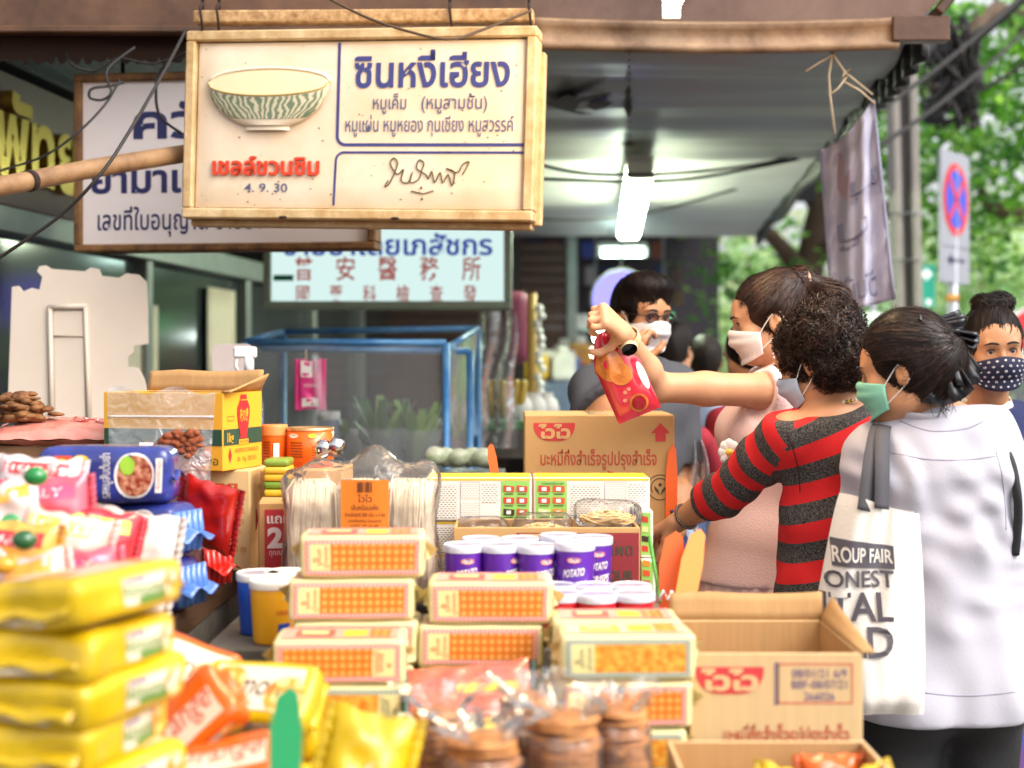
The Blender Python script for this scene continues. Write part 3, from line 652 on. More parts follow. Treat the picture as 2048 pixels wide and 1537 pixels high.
# market stall clutter below: grey counters, red cloth, garland post
g = MB(); g.box((0, 0, 0), (S(190, 12), .5, S(28, 12)), mat('grey counter board', '#8f8a88', .6, var=.15)); g.tube([(-.2, 0, 0), (-.2, 0, -P(0, 645, 12).z)], .03, m_steel); g.tube([(.3, 0, 0), (.3, 0, -P(0, 645, 12).z)], .03, m_steel)
tag(g.build('counter', loc=P(1160, 645, 12.2)), 'grey raised counter board in the far market', 'counter')
m_redc = mat('red stall cloth', '#a32a4a', .7, var=.2)
for px, py, w, h, Y, m, lab in ((1150, 765, 110, 60, 11, m_redc, 'red cloth covered market table far behind the man'), (1100, 800, 90, 80, 9.5, mat('blue grey cloth', '#56627c', .7, var=.3), 'blue grey cloth covered table left of the man')):
    z0 = P(0, py-h/2, Y).z; g = MB(); g.soft((S(w, Y), .7, z0), .05, m, n=(10, 6, 10), amp=.002, warp=lambda p: p+Vector((0, .012*math.sin(p.x*40)*(1-p.z/z0), 0)))
    tag(g.build('market_table', loc=P(px, 0, Y)*1.0-Vector((0, 0, P(px, 0, Y).z))), lab, 'table')
gp = thing('garland_post', 'thin yellow post hung with a white flower garland', 'post', (P(1064, 0, 6.4).x, 6.4, 0))
m_yel = mat('mustard post', '#b0843a', .6, var=.2); m_flw = mat('white jasmine flowers', '#e6e4e0', .6)
g = MB(); g.tube([(0, 0, 0), (0, 0, 1.8)], .022, m_yel, n=8); g.build('post', gp)
for k in range(16):
    g = MB(); g.ball((.035+rnd.uniform(-.012, .012), -.02, 1.22+k*.034), .019, m_flw, 8, 5, amp=.1, fr=60, seed=k); o = g.build('flower', gp)
g = MB(); g.ball((.02, -.03, 1.13), .03, mat('red tassel', '#c23a3a', .7), 8, 6); g.tube([(.02, -.03, 1.12), (.03, -.03, .98)], [.02, .008], mat('red tassel', '#c23a3a')); g.build('tassel', gp)
# coloured stock on the far market tables
for k, (px, py, Y, r, cc, lab) in enumerate(((1072, 752, 9.2, .10, '#c9a23a', 'mustard'), (1098, 756, 9.3, .09, '#b8493a', 'brick red'), (1126, 758, 9.2, .10, '#d8d4cc', 'white'), (1086, 726, 9.7, .09, '#4f8a4a', 'leaf green'), (1112, 728, 9.7, .09, '#d07a9a', 'pink'), (1140, 730, 9.6, .09, '#5f78b0', 'slate blue'), (1160, 752, 10.8, .11, '#e0a04a', 'amber'), (1128, 744, 10.9, .10, '#e6ddd0', 'cream'))):
    z0 = P(0, 760, 9.5).z if Y < 10 else P(0, 735, 11).z
    g = MB(); g.soft((r*1.6, r*1.2, r*1.7), .03, mat('market stock '+cc, cc, .5, var=.25), n=(5, 4, 5), amp=.004, seed=k); g.soft((r*.8, r*.8, r*2.2), .02, mat('market stock lid '+cc, '#d8d2c8', .4), n=(4, 4, 4), seed=k)
    tag(g.build('market_goods', loc=(P(px, 0, Y).x, Y, z0)), lab+' blurred bundle of goods on a far market table', 'goods', 'goods on the far market tables')
# ------------------------------------------------------------------ trees
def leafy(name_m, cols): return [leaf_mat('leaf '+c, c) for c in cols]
G_near = leafy('n', ['#5a9432', '#7ab542', '#3f7428', '#98c862']); G_mid = leafy('m', ['#6a9c50', '#4a7c40', '#8cb868', '#568850']); G_hazed = leafy('f', ['#a6c8a2', '#bcd8b6', '#8cb08c', '#cce4c6'])  # far greens paled and greyed: haze put into the leaf colour
m_bark = mat('grey brown bark', '#6a5346', .85, bump=.6, bscale=20, var=.4, vscale=4)
def crown(blobs, n, size, mats, seed, hang=.3):
    r = random.Random(seed); g = MB(); tot = sum(b[1][0]*b[1][1]*b[1][2] for b in blobs)
    for c, rad in blobs:
        k = int(n*rad[0]*rad[1]*rad[2]/tot); c = Vector(c)
        cl = []
        for _ in range(max(6, k//22)):
            d = Vector((r.gauss(0, 1), r.gauss(0, 1), r.gauss(0, 1))).normalized()*(r.random()**.4); cl.append((c+Vector((d.x*rad[0], d.y*rad[1], d.z*rad[2])), r.choice(mats)))
        for q in range(k):
            p0, m = r.choice(cl); p = p0+Vector((r.gauss(0, 1), r.gauss(0, 1), r.gauss(0, .7)))*size*2.6
            a = Vector((r.gauss(0, 1), r.gauss(0, 1), r.gauss(-hang, .6))).normalized(); b_ = a.cross(Vector((r.gauss(0, 1), r.gauss(0, 1), r.gauss(0, 1)))).normalized()
            s = size*r.uniform(.6, 1.3); t = a.cross(b_)*s*.12
            g.add([p-a*s, p+b_*s*.42+t, p+a*s, p-b_*s*.42+t], [[0, 1, 2, 3]], m if r.random() < .7 else r.choice(mats))
    return g
def tree(label, base, trunk, limbs, blobs, n, size, mats, seed, group='trees along the street', r0=.16):
    t = thing('tree', label, 'tree', base, group=group); b = Vector(base)
    g = MB(); p = spline([Vector(x)-b for x in trunk], 5); g.tube(p, [r0*(1-.6*i/(len(p)-1)) for i in range(len(p))], m_bark, n=10)
    for l in limbs: q = spline([Vector(x)-b for x in l], 4); g.tube(q, [r0*.5*(1-.75*i/(len(q)-1)) for i in range(len(q))], m_bark, n=7)
    g.build('trunk', t); crown([(Vector(c)-b, r) for c, r in blobs], n, size, mats, seed).build('crown', t); return t
b0 = P(1590, 720, 13); b0.z = 0
tree('leaning brown tree behind the vinyl banner with forked limbs', b0, [b0, P(1590, 640, 13), P(1618, 540, 13), P(1640, 420, 13), P(1700, 250, 13)],
     [[P(1610, 560, 13), P(1560, 490, 12.8), P(1480, 420, 12.5), P(1400, 360, 12.5)], [P(1625, 520, 13), P(1740, 440, 12.6), P(1900, 330, 12)], [P(1640, 420, 13), P(1560, 300, 13)]],
     [(P(1640, 250, 13), (1.1, 1.2, .9)), (P(1560, 520, 13.5), (.8, .8, .35)), (P(1500, 590, 13.8), (.5, .6, .4)), (P(1850, 330, 12.5), (.9, 1, .9))], 2600, .075, G_mid, 3, r0=.2)
b0 = Vector((6.2, 12.5, 0))
tree('large dark leafed tree filling the upper right behind the sign', b0, [b0, b0+Vector((-.2, 0, 2)), b0+Vector((-.6, -.5, 4)), b0+Vector((-1, -.8, 6))],
     [[b0+Vector((-.4, -.3, 3)), P(2040, 40, 10.5), P(1930, 100, 10), P(1860, 180, 9.8)], [b0+Vector((-.3, -.2, 2.8)), P(2040, 430, 11), P(1960, 380, 10.8)]],
     [(P(2000, 120, 10.5), (1.1, 1.1, .75)), (P(2060, 330, 10.8), (.75, 1, .9)), (P(1880, 60, 11), (.55, .8, .55)), (P(1960, 440, 11.2), (.55, .8, .35)), (P(1930, 250, 11), (.3, .6, .5))], 3300, .065, G_near+G_mid, 5, r0=.22)
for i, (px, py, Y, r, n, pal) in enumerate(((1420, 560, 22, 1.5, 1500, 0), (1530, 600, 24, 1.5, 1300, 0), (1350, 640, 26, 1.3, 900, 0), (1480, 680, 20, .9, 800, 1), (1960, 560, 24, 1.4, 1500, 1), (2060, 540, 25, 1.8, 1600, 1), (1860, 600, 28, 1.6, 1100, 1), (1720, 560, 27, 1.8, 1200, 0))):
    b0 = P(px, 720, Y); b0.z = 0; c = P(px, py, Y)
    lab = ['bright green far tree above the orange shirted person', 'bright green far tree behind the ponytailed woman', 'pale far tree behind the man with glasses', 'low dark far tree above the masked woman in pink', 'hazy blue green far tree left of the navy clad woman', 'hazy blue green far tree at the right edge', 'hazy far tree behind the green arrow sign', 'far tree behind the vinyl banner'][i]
    tree(lab, b0, [b0, b0+Vector((.1, 0, c.z*.5)), c], [[c-Vector((0, 0, .6)), c+Vector((.7, 0, .4))]], [(c, (r, r*.8, r*.75)), (c+Vector((r*.6, .3, -r*.6)), (r*.6, r*.6, r*.5)), (c+Vector((-r*.7, .2, -r*.4)), (r*.5, r*.5, r*.5))], n, .13, G_hazed if pal else G_hazed+G_mid, 20+i, 'far trees along the street', .14)
# ------------------------------------------------------------------ pole, road signs, parasols
m_conc = mat('grey concrete pole', '#a49c94', .8, bump=.3, bscale=30, var=.25, vscale=5); m_groove = mat('dark pole recess', '#4c4845', .85)
up = thing('utility_pole', 'grey concrete utility pole with a dark recess and cables', 'pole', (P(1822, 0, 8.6).x, 8.6, 0))
a, b_ = P(1826, 700, 8.6), P(1800, 60, 8.6); a.z = 0; a.x = up.location.x+.02
g = MB(); d = (b_-a); Rp = Matrix.Rotation(math.atan2(d.x, d.z), 3, 'Y'); L_ = d.length+2; cpos = a+d.normalized()*L_/2-Vector(up.location)
for x in (-.055, .055): g.box(cpos+Rp @ Vector((x, 0, 0)), (.05, .14, L_), m_conc, R=Rp, b=.01)
g.box(cpos+Rp @ Vector((0, .01, 0)), (.06, .08, L_-.1), m_groove, R=Rp); g.build('shaft', up)
for zz in (.6, .68, .4, .3):
    g = MB(); p = a.lerp(b_, zz)-Vector(up.location); g.tube([p+Vector((.1*math.cos(t), .09*math.sin(t), 0)) for t in lin(0, 6.283, 14)], .006, m_steel, n=5); g.build('band', up)
r2 = random.Random(11)
m_box = mat('black cable closure', '#19191c', .5)
cb = thing('cable_bundle', 'tangled black telephone cables and closures beside the utility pole', 'cables', P(1890, 150, 8.8))
c = P(1890, 150, 8.8)
for k in range(16):
    p = [P(r2.uniform(1840, 1960), r2.uniform(40, 260), 8.8+r2.uniform(-.15, .15))-c for _ in range(5)]; g = MB(); g.tube(spline(p, 6), r2.uniform(.008, .02), m_wire, n=6); g.build('loop', cb)
for (x, y, w, h) in ((1880, 75, 40, 90), (1900, 190, 50, 60), (1868, 225, 40, 50), (1940, 160, 50, 40)):
    g = MB(); g.soft((S(w, 8.8), .12, S(h, 8.8)), .04, m_box, n=(4, 3, 4)); o = g.build('closure', cb, loc=P(x, y+h/2, 8.8)-c)
for i, (a, b_, d) in enumerate((((1700, 260), (2100, -60), .05), ((1690, 330), (2100, 10), .08), ((1740, 190), (1900, 60), .02), ((1860, 120), (2120, -90), .1), ((1850, 200), (2120, 60), .12))):
    g = MB(); p = sag(P(*a, 7.5 if i < 3 else 8.8)-c, P(*b_, 8.8)-c, d); g.tube(p, .014 if i != 3 else .03, m_wire, n=6); g.build('cable', cb)
# no stopping sign
m_sw = mat('white sign plate', '#93949c', .35); m_sr = mat('sign red', '#cc1f2a', .4); m_sb = mat('sign blue', '#1a3fc0', .4); m_gal = mat('galvanised post', '#9a9ca2', .4, metal=.5)
ns = thing('no_stopping_sign', 'no stopping road sign with blue disc, red cross and arrow plate below', 'sign', (P(1908, 0, 8).x, 8, 0))
ang = .93; ux = Vector((math.cos(ang), math.sin(ang), 0)); un = Vector((math.sin(ang), -math.cos(ang), 0)); zc = P(0, 437, 8).z
w, h = .46, S(262, 8); fo = plane(Vector((0, 0, zc)), ux, (0, 0, 1), 0.)
g = MB(); Rn = Matrix((ux, -un, Vector((0, 0, 1)))).transposed(); g.box((0, 0, zc), (w, .02, h), m_sw, R=Rn, b=.004)
f4 = lift(fo, un, .0125); g.disc(f4, 0, h*.14, .205, .205, m_sr, 32); g.disc(lift(fo, un, .0145), 0, h*.14, .162, .162, m_sb, 32)
for s in (1, -1):
    q = lambda x, y: lift(fo, un, .0165)(x*.7071*1-y*.7071*s, h*.14+x*.7071*s+y*.7071); g.rect(q, -.16, -.018, .16, .018, m_sr, 2, 2)
m_dkb = mat('dark blue arrow', '#23284a', .5); f5 = lift(fo, un, .0125)
g.rect(f5, -.22, -h*.225, .22, -h*.22, m_dkb, 2, 2); g.rect(f5, -.07, -h*.335, .14, -h*.325+.012, m_dkb, 2, 2); g.poly(f5, [(-.07, -h*.33-.03), (-.07, -h*.33+.04), (-.14, -h*.33+.005)], m_dkb)
g.build('plate', ns); g = MB(); g.tube([(0, .03, 0), (0, .03, zc+h*.4)], .035, m_gal, n=10); g.build('post', ns)
g = MB(); g.tube([(0, .03, zc-h*.5-.1), (0, .03, zc-h*.5-.06)], .038, mat('orange tape band', '#c98a3a', .5), n=10); g.build('band', ns)
# green turn sign
gs = thing('arrow_sign', 'green sign with a white bent arrow on a post beside the utility pole', 'sign', (P(1846, 0, 9.4).x, 9.4, 0))
z0 = P(0, 573, 9.4).z; g = MB(); fo = plane((0, -.012, z0), (1, 0, .0), (0, 0, 1), 0.); g.box((0, 0, z0), (S(48, 9.4), .02, S(86, 9.4)), mat('sign green', '#12917a', .4), b=.003)
u = S(1, 9.4); fo = plane((0, -.0125, z0), (1, 0, 0), (0, 0, 1), 0.); m_w2 = mat('white arrow', '#e9f0ee', .4)
g.poly(fo, [(x*u, y*u) for x, y in ((-16, 2), (-6, 2), (-6, 14), (0, 18), (4, 18), (4, 10), (18, 24), (4, 38), (4, 30), (-4, 30), (-16, 20))][::1], m_w2); g.disc(fo, 10*u, -32*u, 6*u, 7*u, m_w2)
g.build('plate', gs); g = MB(); g.tube([(0, .03, 0), (0, .03, z0+.1)], .03, m_gal, n=8); g.build('post', gs)
def parasol(label, px, py, Y, R, c1, c2, drop=.35):
    t = thing('parasol', label, 'parasol', (P(px, 0, Y).x, Y, 0), group='parasols in the street'); z = P(0, py, Y).z; ms = [mat('canopy '+c, c, .6) for c in (c1, c2)]
    g = MB(); n = 10
    for k in range(n):
        a0, a1 = 2*math.pi*k/n, 2*math.pi*(k+1)/n
        g.grid(lambda u, v: Vector((R*v*math.cos(a0+(a1-a0)*u), R*v*math.sin(a0+(a1-a0)*u), z-drop*v**1.25+(0.05 if v > .99 else 0)*0-.06*v*math.sin(u*math.pi)*.5)), lin(0, 1, 5), lin(.01, 1, 7), ms[k % 2])
    g.build('canopy', t, solid=.004)
    g = MB(); g.tube([(0, 0, 0), (0, 0, z+.05)], .022, m_gal, n=8); g.build('pole', t)
    g = MB()
    for k in range(n): a0 = 2*math.pi*k/n; g.tube([(0, 0, z-.02), (R*.98*math.cos(a0), R*.98*math.sin(a0), z-drop*.98-.02)], .006, m_gal, n=4)
    g.build('ribs', t); return t
parasol('pale green street parasol just behind the short haired shopper', 1745, 622, 9.0, .45, '#cfe6cf', '#dcece0', .26)
parasol('red and white street parasol at the right edge behind the navy clad woman', 2075, 608, 10, .62, '#d8343c', '#f0e6e6', .3)
# ------------------------------------------------------------------ stall furniture
m_wood = mat('dark worn wood', '#5a3f28', .6, bump=.4, bscale=30, var=.5, vscale=6, stretch=(4, .6, 4)); m_ply = mat('grey weathered board', '#6e675c', .8, bump=.4, bscale=25, var=.45, vscale=7, vcol='#3e382f')
def table(name, label, x0, x1, y0, y1, z, m, t=.035, cat='table'):
    c = Vector(((x0+x1)/2, (y0+y1)/2, 0)); o = thing(name, label, cat, c); g = MB()
    g.box((0, 0, z-t/2), (x1-x0, y1-y0, t), m, b=.004); g.build('table_top', o)
    for sx in (-1, 1):
        for sy in (-1, 1):
            g = MB(); g.box((sx*((x1-x0)/2-.05), sy*((y1-y0)/2-.05), (z-t)/2), (.05, .05, z-t), m_wood, b=.004); g.build('leg', o)
    g = MB()
    for s in (-1, 1): g.box((s*((x1-x0)/2-.015), 0, z-t-.06), (.02, y1-y0-.02, .115), m_ply, b=.003)
    for s in (-1, 1): g.box((0, s*((y1-y0)/2-.015), z-t-.06), (x1-x0-.06, .02, .115), m_ply, b=.003)
    g.build('apron', o); return o
TZ, RZ, SZ = .90, 1.035, 1.075
table('stall_table', 'low front table of the stall under the cracker stacks', -1.2, .56, 1.4, 2.27, TZ, m_ply)
table('stall_table', 'raised middle table of the stall under the potato crisp cups', -.50, .30, 2.29, 3.12, RZ, m_ply)
shf = table('stall_shelf', 'dark brown wooden shelf table at the left edge of the stall', -1.75, -.56, 1.8, 4.2, SZ, m_wood, .05)

# ------------------------------------------------------------------ cartons
m_kraft = mat('kraft cardboard', '#c99c63', .75, bump=.12, bscale=40, var=.10, vscale=6, stretch=(1, 1, 1)); m_kraft2 = mat('light cardboard', '#d6b482', .75, bump=.15, bscale=30, var=.13, vscale=5, stretch=(14, 14, .6)); m_kin = mat('cardboard inside', '#b98f5c', .8, bump=.25, bscale=14, var=.12, stretch=(8, 8, .5))
m_pred = mat('red carton print', '#cc3a3c', .6); m_pdark = mat('dark carton print', '#3f4433', .6); m_pbr = mat('red brown print', '#b8452f', .6); m_tan = mat('unprinted tan', '#d2a56c', .75)
m_stamp = mat('violet stamp ink', '#6a5a80', .7)
def carton(name, label, loc, rz, w, d, h, m=m_kraft, open_top=False, group=None, flaps=(), t=.006, inner=None):
    """origin at the middle of the bottom; front is -y"""
    o = thing(name, label, 'carton', loc, rz, group); inner = inner or m_kin; g = MB()
    if open_top:
        g.box((0, -d/2+t/2, h/2), (w, t, h), m, b=.0015); g.box((0, d/2-t/2, h/2), (w, t, h), m, b=.0015)
        g.box((-w/2+t/2, 0, h/2), (t, d-2*t, h), m, b=.0015); g.box((w/2-t/2, 0, h/2), (t, d-2*t, h), m, b=.0015); g.box((0, 0, t/2), (w-2*t, d-2*t, t), inner, b=.001)
        e = .0008
        g.grid(lambda u, v: Vector((u, d/2-t-e, v)), [-w/2+t, w/2-t], [t, h-.001], inner); g.grid(lambda u, v: Vector((-w/2+t+e, u, v)), [-d/2+t, d/2-t], [t, h-.001], inner); g.grid(lambda u, v: Vector((w/2-t-e, u, v)), [-d/2+t, d/2-t], [t, h-.001], inner, flip=True)
    else:
        g.box((0, 0, h/2), (w, d, h), m, b=.003); g.box((0, 0, h+.0006), (.05, d-.01, .001), mat('packing tape', '#b98e55', .25, coat=.4), b=.0003)
    for f in flaps: f(o, g)
    F = plane((0, -d/2, 0), (1, 0, 0), (0, 0, 1), .001); Rt = plane((w/2, 0, 0), (0, 1, 0), (0, 0, 1), .001); Lf = plane((-w/2, 0, 0), (0, -1, 0), (0, 0, 1), .001)
    return o, g, F, Rt, Lf
def logo(g, F, x0, x1, ytop, h, m, mt, word='ไวไว'):
    cx = (x0+x1)/2; r = h*.85; pts = [(x0, ytop), (x0, ytop-h+r)]+[(x0+r-r*math.cos(a), ytop-h+r-r*math.sin(a)) for a in lin(0, math.pi/2, 8)][1:]+[(x1-r+r*math.sin(a), ytop-h+r-r*math.cos(a)) for a in lin(0, math.pi/2, 8)]+[(x1, ytop)]
    g.poly(F, pts, m); F2 = lambda x, y: F(x, y)+(F(0, 0)-Fbase(F))*1.0
    return pts
def Fbase(F): return F(0, 0)
FR = lambda F: lift(F, (0, -1, 0), .001)      # a second layer of print on a front face
def waiwai_front(g, F, w, h, full=True):
    """red half round logo, arrow, red line of print and a round emblem"""
    k = w/.35; logo(g, F, -w/2+.022*k, -w/2+.118*k, h-.02*k, .042*k, m_pred, m_tan); F2 = FR(F)
    g.text(F2, 'ไวไว', -w/2+.07*k, h-.055*k, .026*k, m_tan, .075*k, bold=.05)
    ax = w/2-.033*k; ay = h-.02*k
    g.poly(F, [(ax-.022*k, ay-.024*k), (ax-.012*k, ay-.024*k), (ax-.012*k, ay-.043*k), (ax+.012*k, ay-.043*k), (ax+.012*k, ay-.024*k), (ax+.022*k, ay-.024*k), (ax, ay)], m_pred)
    g.text(F, 'บะหมี่กึ่งสำเร็จรูปปรุงสำเร็จ', -.002*k, h-.118*k, .030*k, m_pbr, .27*k, bold=.012)
    if full:
        g.text(F, 'รสหมูสับ', -.01*k, h-.16*k, .026*k, m_pbr, .12*k, bold=.01)
        cx, cy = w/2-.034*k, h-.170*k
        g.disc(F, cx, cy, .030*k, .030*k, m_pdark, 32, inner=.94); g.disc(F, cx, cy, .022*k, .022*k, m_pdark, 32, a0=-.6, a1=3.75, inner=.90)
        g.disc(F, cx, cy+.006*k, .004*k, .004*k, m_pdark, 14)
        for s in (-1, 1): g.poly(F, [(cx+s*.001*k, cy-.018*k), (cx+s*.004*k, cy-.006*k), (cx+s*.014*k, cy+.004*k), (cx+s*.012*k, cy-.006*k), (cx+s*.006*k, cy-.013*k)][::s], m_pdark)
x0, x1 = P(1045, 0, 3.3).x, P(1346, 0, 3.3).x; wC = x1-x0; hC = P(0, 829, 3.3).z/4; base = None
for k in range(4):
    lab = ['lowest tan noodle carton standing on the pavement behind the stall', 'second tan noodle carton from the ground behind the stall', 'third tan noodle carton of the pile, behind the reaching hand', 'top tan noodle carton with red half round logo and upward arrow'][k]
    o, g, F, Rt, Lf = carton('noodle_carton', lab, ((x0+x1)/2+(.004 if k % 2 else 0), 3.3+.13, k*hC), 0, wC, .26, hC-.001, group='tan noodle cartons piled behind the stall')
    waiwai_front(g, F, wC, hC); g.build('body', o)
# front right open carton
w, h = S(345, 2.02), .182
def flapfun(w, d, h, m_):
    def f(o, g):
        q = MB(); q.grid(lambda u, v: Vector((u, d/2-.003+v*.010+.0015*math.sin(u*40)*v, h+v*.045-.004*abs(math.sin(u*17+1))*v)), lin(-w/2, w/2, 24), lin(0, 1, 4), m_); q.build('flap', o, solid=.0035)
        q = MB(); q.grid(lambda u, v: Vector((w/2-.003+v*.02, u, h+v*.035*(u+d/2)/d)), lin(-d/2, d/2, 6), lin(0, 1, 4), m_); q.build('flap', o, solid=.0035)
    return f
o, g, F, Rt, Lf = carton('open_carton', 'open tan carton with red half round logo and a violet date stamp', (P(1553, 0, 2.02).x, 2.02+.13, TZ+.001), 0, w, .26, h, m_kraft2, True, flaps=[flapfun(w, .26, h, m_kin)])
kx = w/345
logo(g, F, -w/2+10*kx, -w/2+147*kx, h-27*kx, 54*kx, m_pred, m_tan); g.text(FR(F), 'ไวไว', -w/2+78*kx, h-72*kx, 34*kx, mat('pale logo lettering', '#e3b07e', .7), 116*kx, bold=.05)
g.text(F, 'บะหมี่กึ่งสำเร็จรูปปรุงสำเร็จ', 20*kx, h-182*kx, 34*kx, m_pbr, 250*kx, bold=.012)
X0, X1, Y0, Y1 = w/2-170*kx, w/2-20*kx, h-100*kx, h-20*kx
g.frame(F, X0, Y0, X1, Y1, .0016, m_pred); g.frame(F, X0-6*kx, Y0-2*kx, X0+2*kx, Y1+2*kx, .002, m_stamp)
for q, (tx, ty) in enumerate((('08/01/21 6/9', Y1-28*kx), ('BBF-08/07/21', Y1-50*kx), ('266026', Y1-74*kx))): g.text(F, tx, (X0+X1)/2+8*kx, ty, 17*kx, m_stamp, (110 if q < 2 else 62)*kx, bold=.005)
g.build('body', o)
w2 = S(440, 1.72); h2 = .085
o, g, F, Rt, Lf = carton('open_carton', 'open tan carton cut off by the bottom edge with yellow snacks inside', (P(1590, 0, 1.72).x, 1.72+.1, TZ+.001), 0, w2, .2, h2, m_kraft2, True)
g.build('body', o)
# tan bulk carton and yellow seasoning carton on the left shelf
m_cream2 = mat('pale carton', '#d9bb84', .7, bump=.1, bscale=40, var=.06)
c0 = P(500, 0, 2.85)
def corner_box(cx, cy, w, d, rz):       # centre of a box whose front right corner stands at cx, cy
    R = Matrix.Rotation(rz, 3, 'Z'); return Vector((cx, cy, 0))-R @ Vector((w/2, -d/2, 0))
rz = -.09; cc = corner_box(c0.x, 2.85, .21, .2, rz)
o, g, F, Rt, Lf = carton('bulk_carton', 'closed tan carton printed 5,000 under the yellow seasoning carton', (cc.x, cc.y, SZ+.001), rz, .21, .2, .203, m_cream2)
m_or = mat('orange red print', '#c2502c', .6); m_bl = mat('blue print', '#2f4f9a', .6)
for i in range(2):
    X = .105-.062+i*.027; g.rect(F, X-.010, .155, X+.010, .176, m_or, 2, 2); f2 = FR(F)
    g.text(f2, '/', X, .159, .013, m_cream2, bold=.03); g.text(f2, '\\' if i else ')', X, .159, .013, m_cream2, bold=.03)
g.text(F, 'กันความชื้น', .015, .160, .010, m_or, .035); g.text(F, 'สุทธิ 5,000 กรัม X 1 ถุง', .045, .038, .013, m_or, .105); g.text(F, 'จำหน่ายโดยตรงต่อผู้บริโภค', .04, .075, .008, m_or, .09)
for q in range(3): g.frame(F, .055, .14-q*.022, .092, .148-q*.022, .001, m_or)
g.text(Rt, 'MM!', -.02, .08, .04, mat('dark red print', '#a3282c', .6), .08, bold=.03, rot=0); g.text(Rt, 'แป้งมัน', -.01, .16, .012, m_pdark, .06); g.text(Rt, 'ADN', -.01, .14, .016, m_bl, .03)
g.poly(Rt, [(.045, .10), (.052, .17), (.06, .10), (.052, .085)], m_bl); g.build('body', o)
m_ycar = mat('yellow carton', '#e8a92c', .55, bump=.08, var=.06); m_gband = mat('dark green band', '#1f4636', .55); m_vase = mat('red vase print', '#c5262c', .5)
c0 = P(446, 0, 2.80); rz = -.30; w, d, h = .27, .165, .155; cc = corner_box(c0.x, 2.80, w, d, rz)
o, g, F, Rt, Lf = carton('seasoning_carton', 'open yellow carton with a red vase emblem and dark green band', (cc.x, cc.y, SZ+.205), rz, w, d, h, m_ycar, True, flaps=[flapfun(w, d, h, m_kin)])
for FF, a, b_ in ((F, -w/2+.002, w/2-.002), (Rt, -d/2+.002, d/2-.002)): g.rect(FF, a, .05, b_, .082, m_gband, 3, 2)
R2 = lift(Rt, (1, 0, 0), .001); vx = .0
g.poly(R2, [(vx-.012, .150), (vx-.014, .140), (vx-.025, .125), (vx-.026, .112), (vx-.020, .085), (vx-.013, .068), (vx-.015, .062), (vx+.015, .062), (vx+.013, .068), (vx+.020, .085), (vx+.026, .112), (vx+.025, .125), (vx+.014, .140), (vx+.012, .150)][::-1], m_vase)
R3 = lift(Rt, (1, 0, 0), .002); g.rect(R3, vx-.014, .138, vx+.014, .140, m_ycar, 2, 2)
for q, ch in enumerate('味の素'): g.text(R3, ch, vx-.012+q*.012, .098, .020, m_ycar, .011, bold=.02)
g.rect(R2, vx-.02, .050, vx+.02, .060, m_ycar, 2, 2); g.text(R3, 'SINCE 1909', vx, .053, .005, m_vase, .034)
g.text(R2, '1kg', -.055, .057, .018, m_ycar, .026, bold=.02); g.text(Rt, 'AJINOMOTO CO.,(THAILAND) LTD', .015, .034, .008, m_vase, .10); g.text(Rt, '20 : 1kg  220 213', .015, .016, .009, m_or, .08)
g.poly(Rt, [(-.055, .045), (-.062, .03), (-.055, .014), (-.048, .03)], m_vase); g.frame(Rt, -.066, .098, -.038, .108, .001, m_vase); g.text(F, 'พ่อ', .11, .012, .016, m_pdark, .03)
g.build('body', o)
# dark box with a pink pack and dried skin at the far left, plain box behind
o, g, F, Rt, Lf = carton('brown_carton', 'brown carton at the far left under the flat pink pack', (P(70, 0, 2.95).x, 3.08, SZ+.001), .05, .30, .26, S(0, 1)+.245, mat('dark brown carton', '#7a5638', .7, var=.2))  # dark brown is the board's own colour
g.rect(F, -.148, .15, -.05, .215, m_cream2, 3, 2); g.text(FR(F), 'CALL CENTER', -.095, .185, .012, m_pdark, .075); g.text(FR(F), '085-123-4567', -.095, .165, .012, m_pdark, .08); g.build('body', o)
o, g, F, Rt, Lf = carton('brown_carton', 'tan carton behind the noodle bag under the orange tin', (P(590, 0, 3.0).x, 3.02, RZ+.001), 0, .22, .19, .238, m_kraft); g.build('body', o)
# red promotional box
m_rbox = mat('red box print', '#bf3038', .5); m_wht = mat('white print', '#efe6de', .5)
c0 = P(545, 0, 2.72); o, g, F, Rt, Lf = carton('promo_carton', 'red fronted carton with large white 2 beside the rice noodle bag', (c0.x+.03, 2.80, RZ+.001), .12, .135, .12, .19, m_kraft)
g.rect(F, -.055, .008, .062, .176, m_rbox, 3, 3); f2 = FR(F); g.text(f2, 'แถม', -.028, .150, .017, m_wht, .045, bold=.03); g.text(f2, '2', -.035, .104, .036, m_wht, .030, bold=.05); g.text(f2, 'ชิ้น', .0, .12, .014, m_wht, .02); g.text(f2, 'ทุกกล่อง', -.026, .088, .011, m_wht, .04)
g.poly(f2, [(.0, .02), (.055, .02), (.055, .09)], mat('gold print', '#d9a83a', .5)); g.build('body', o)
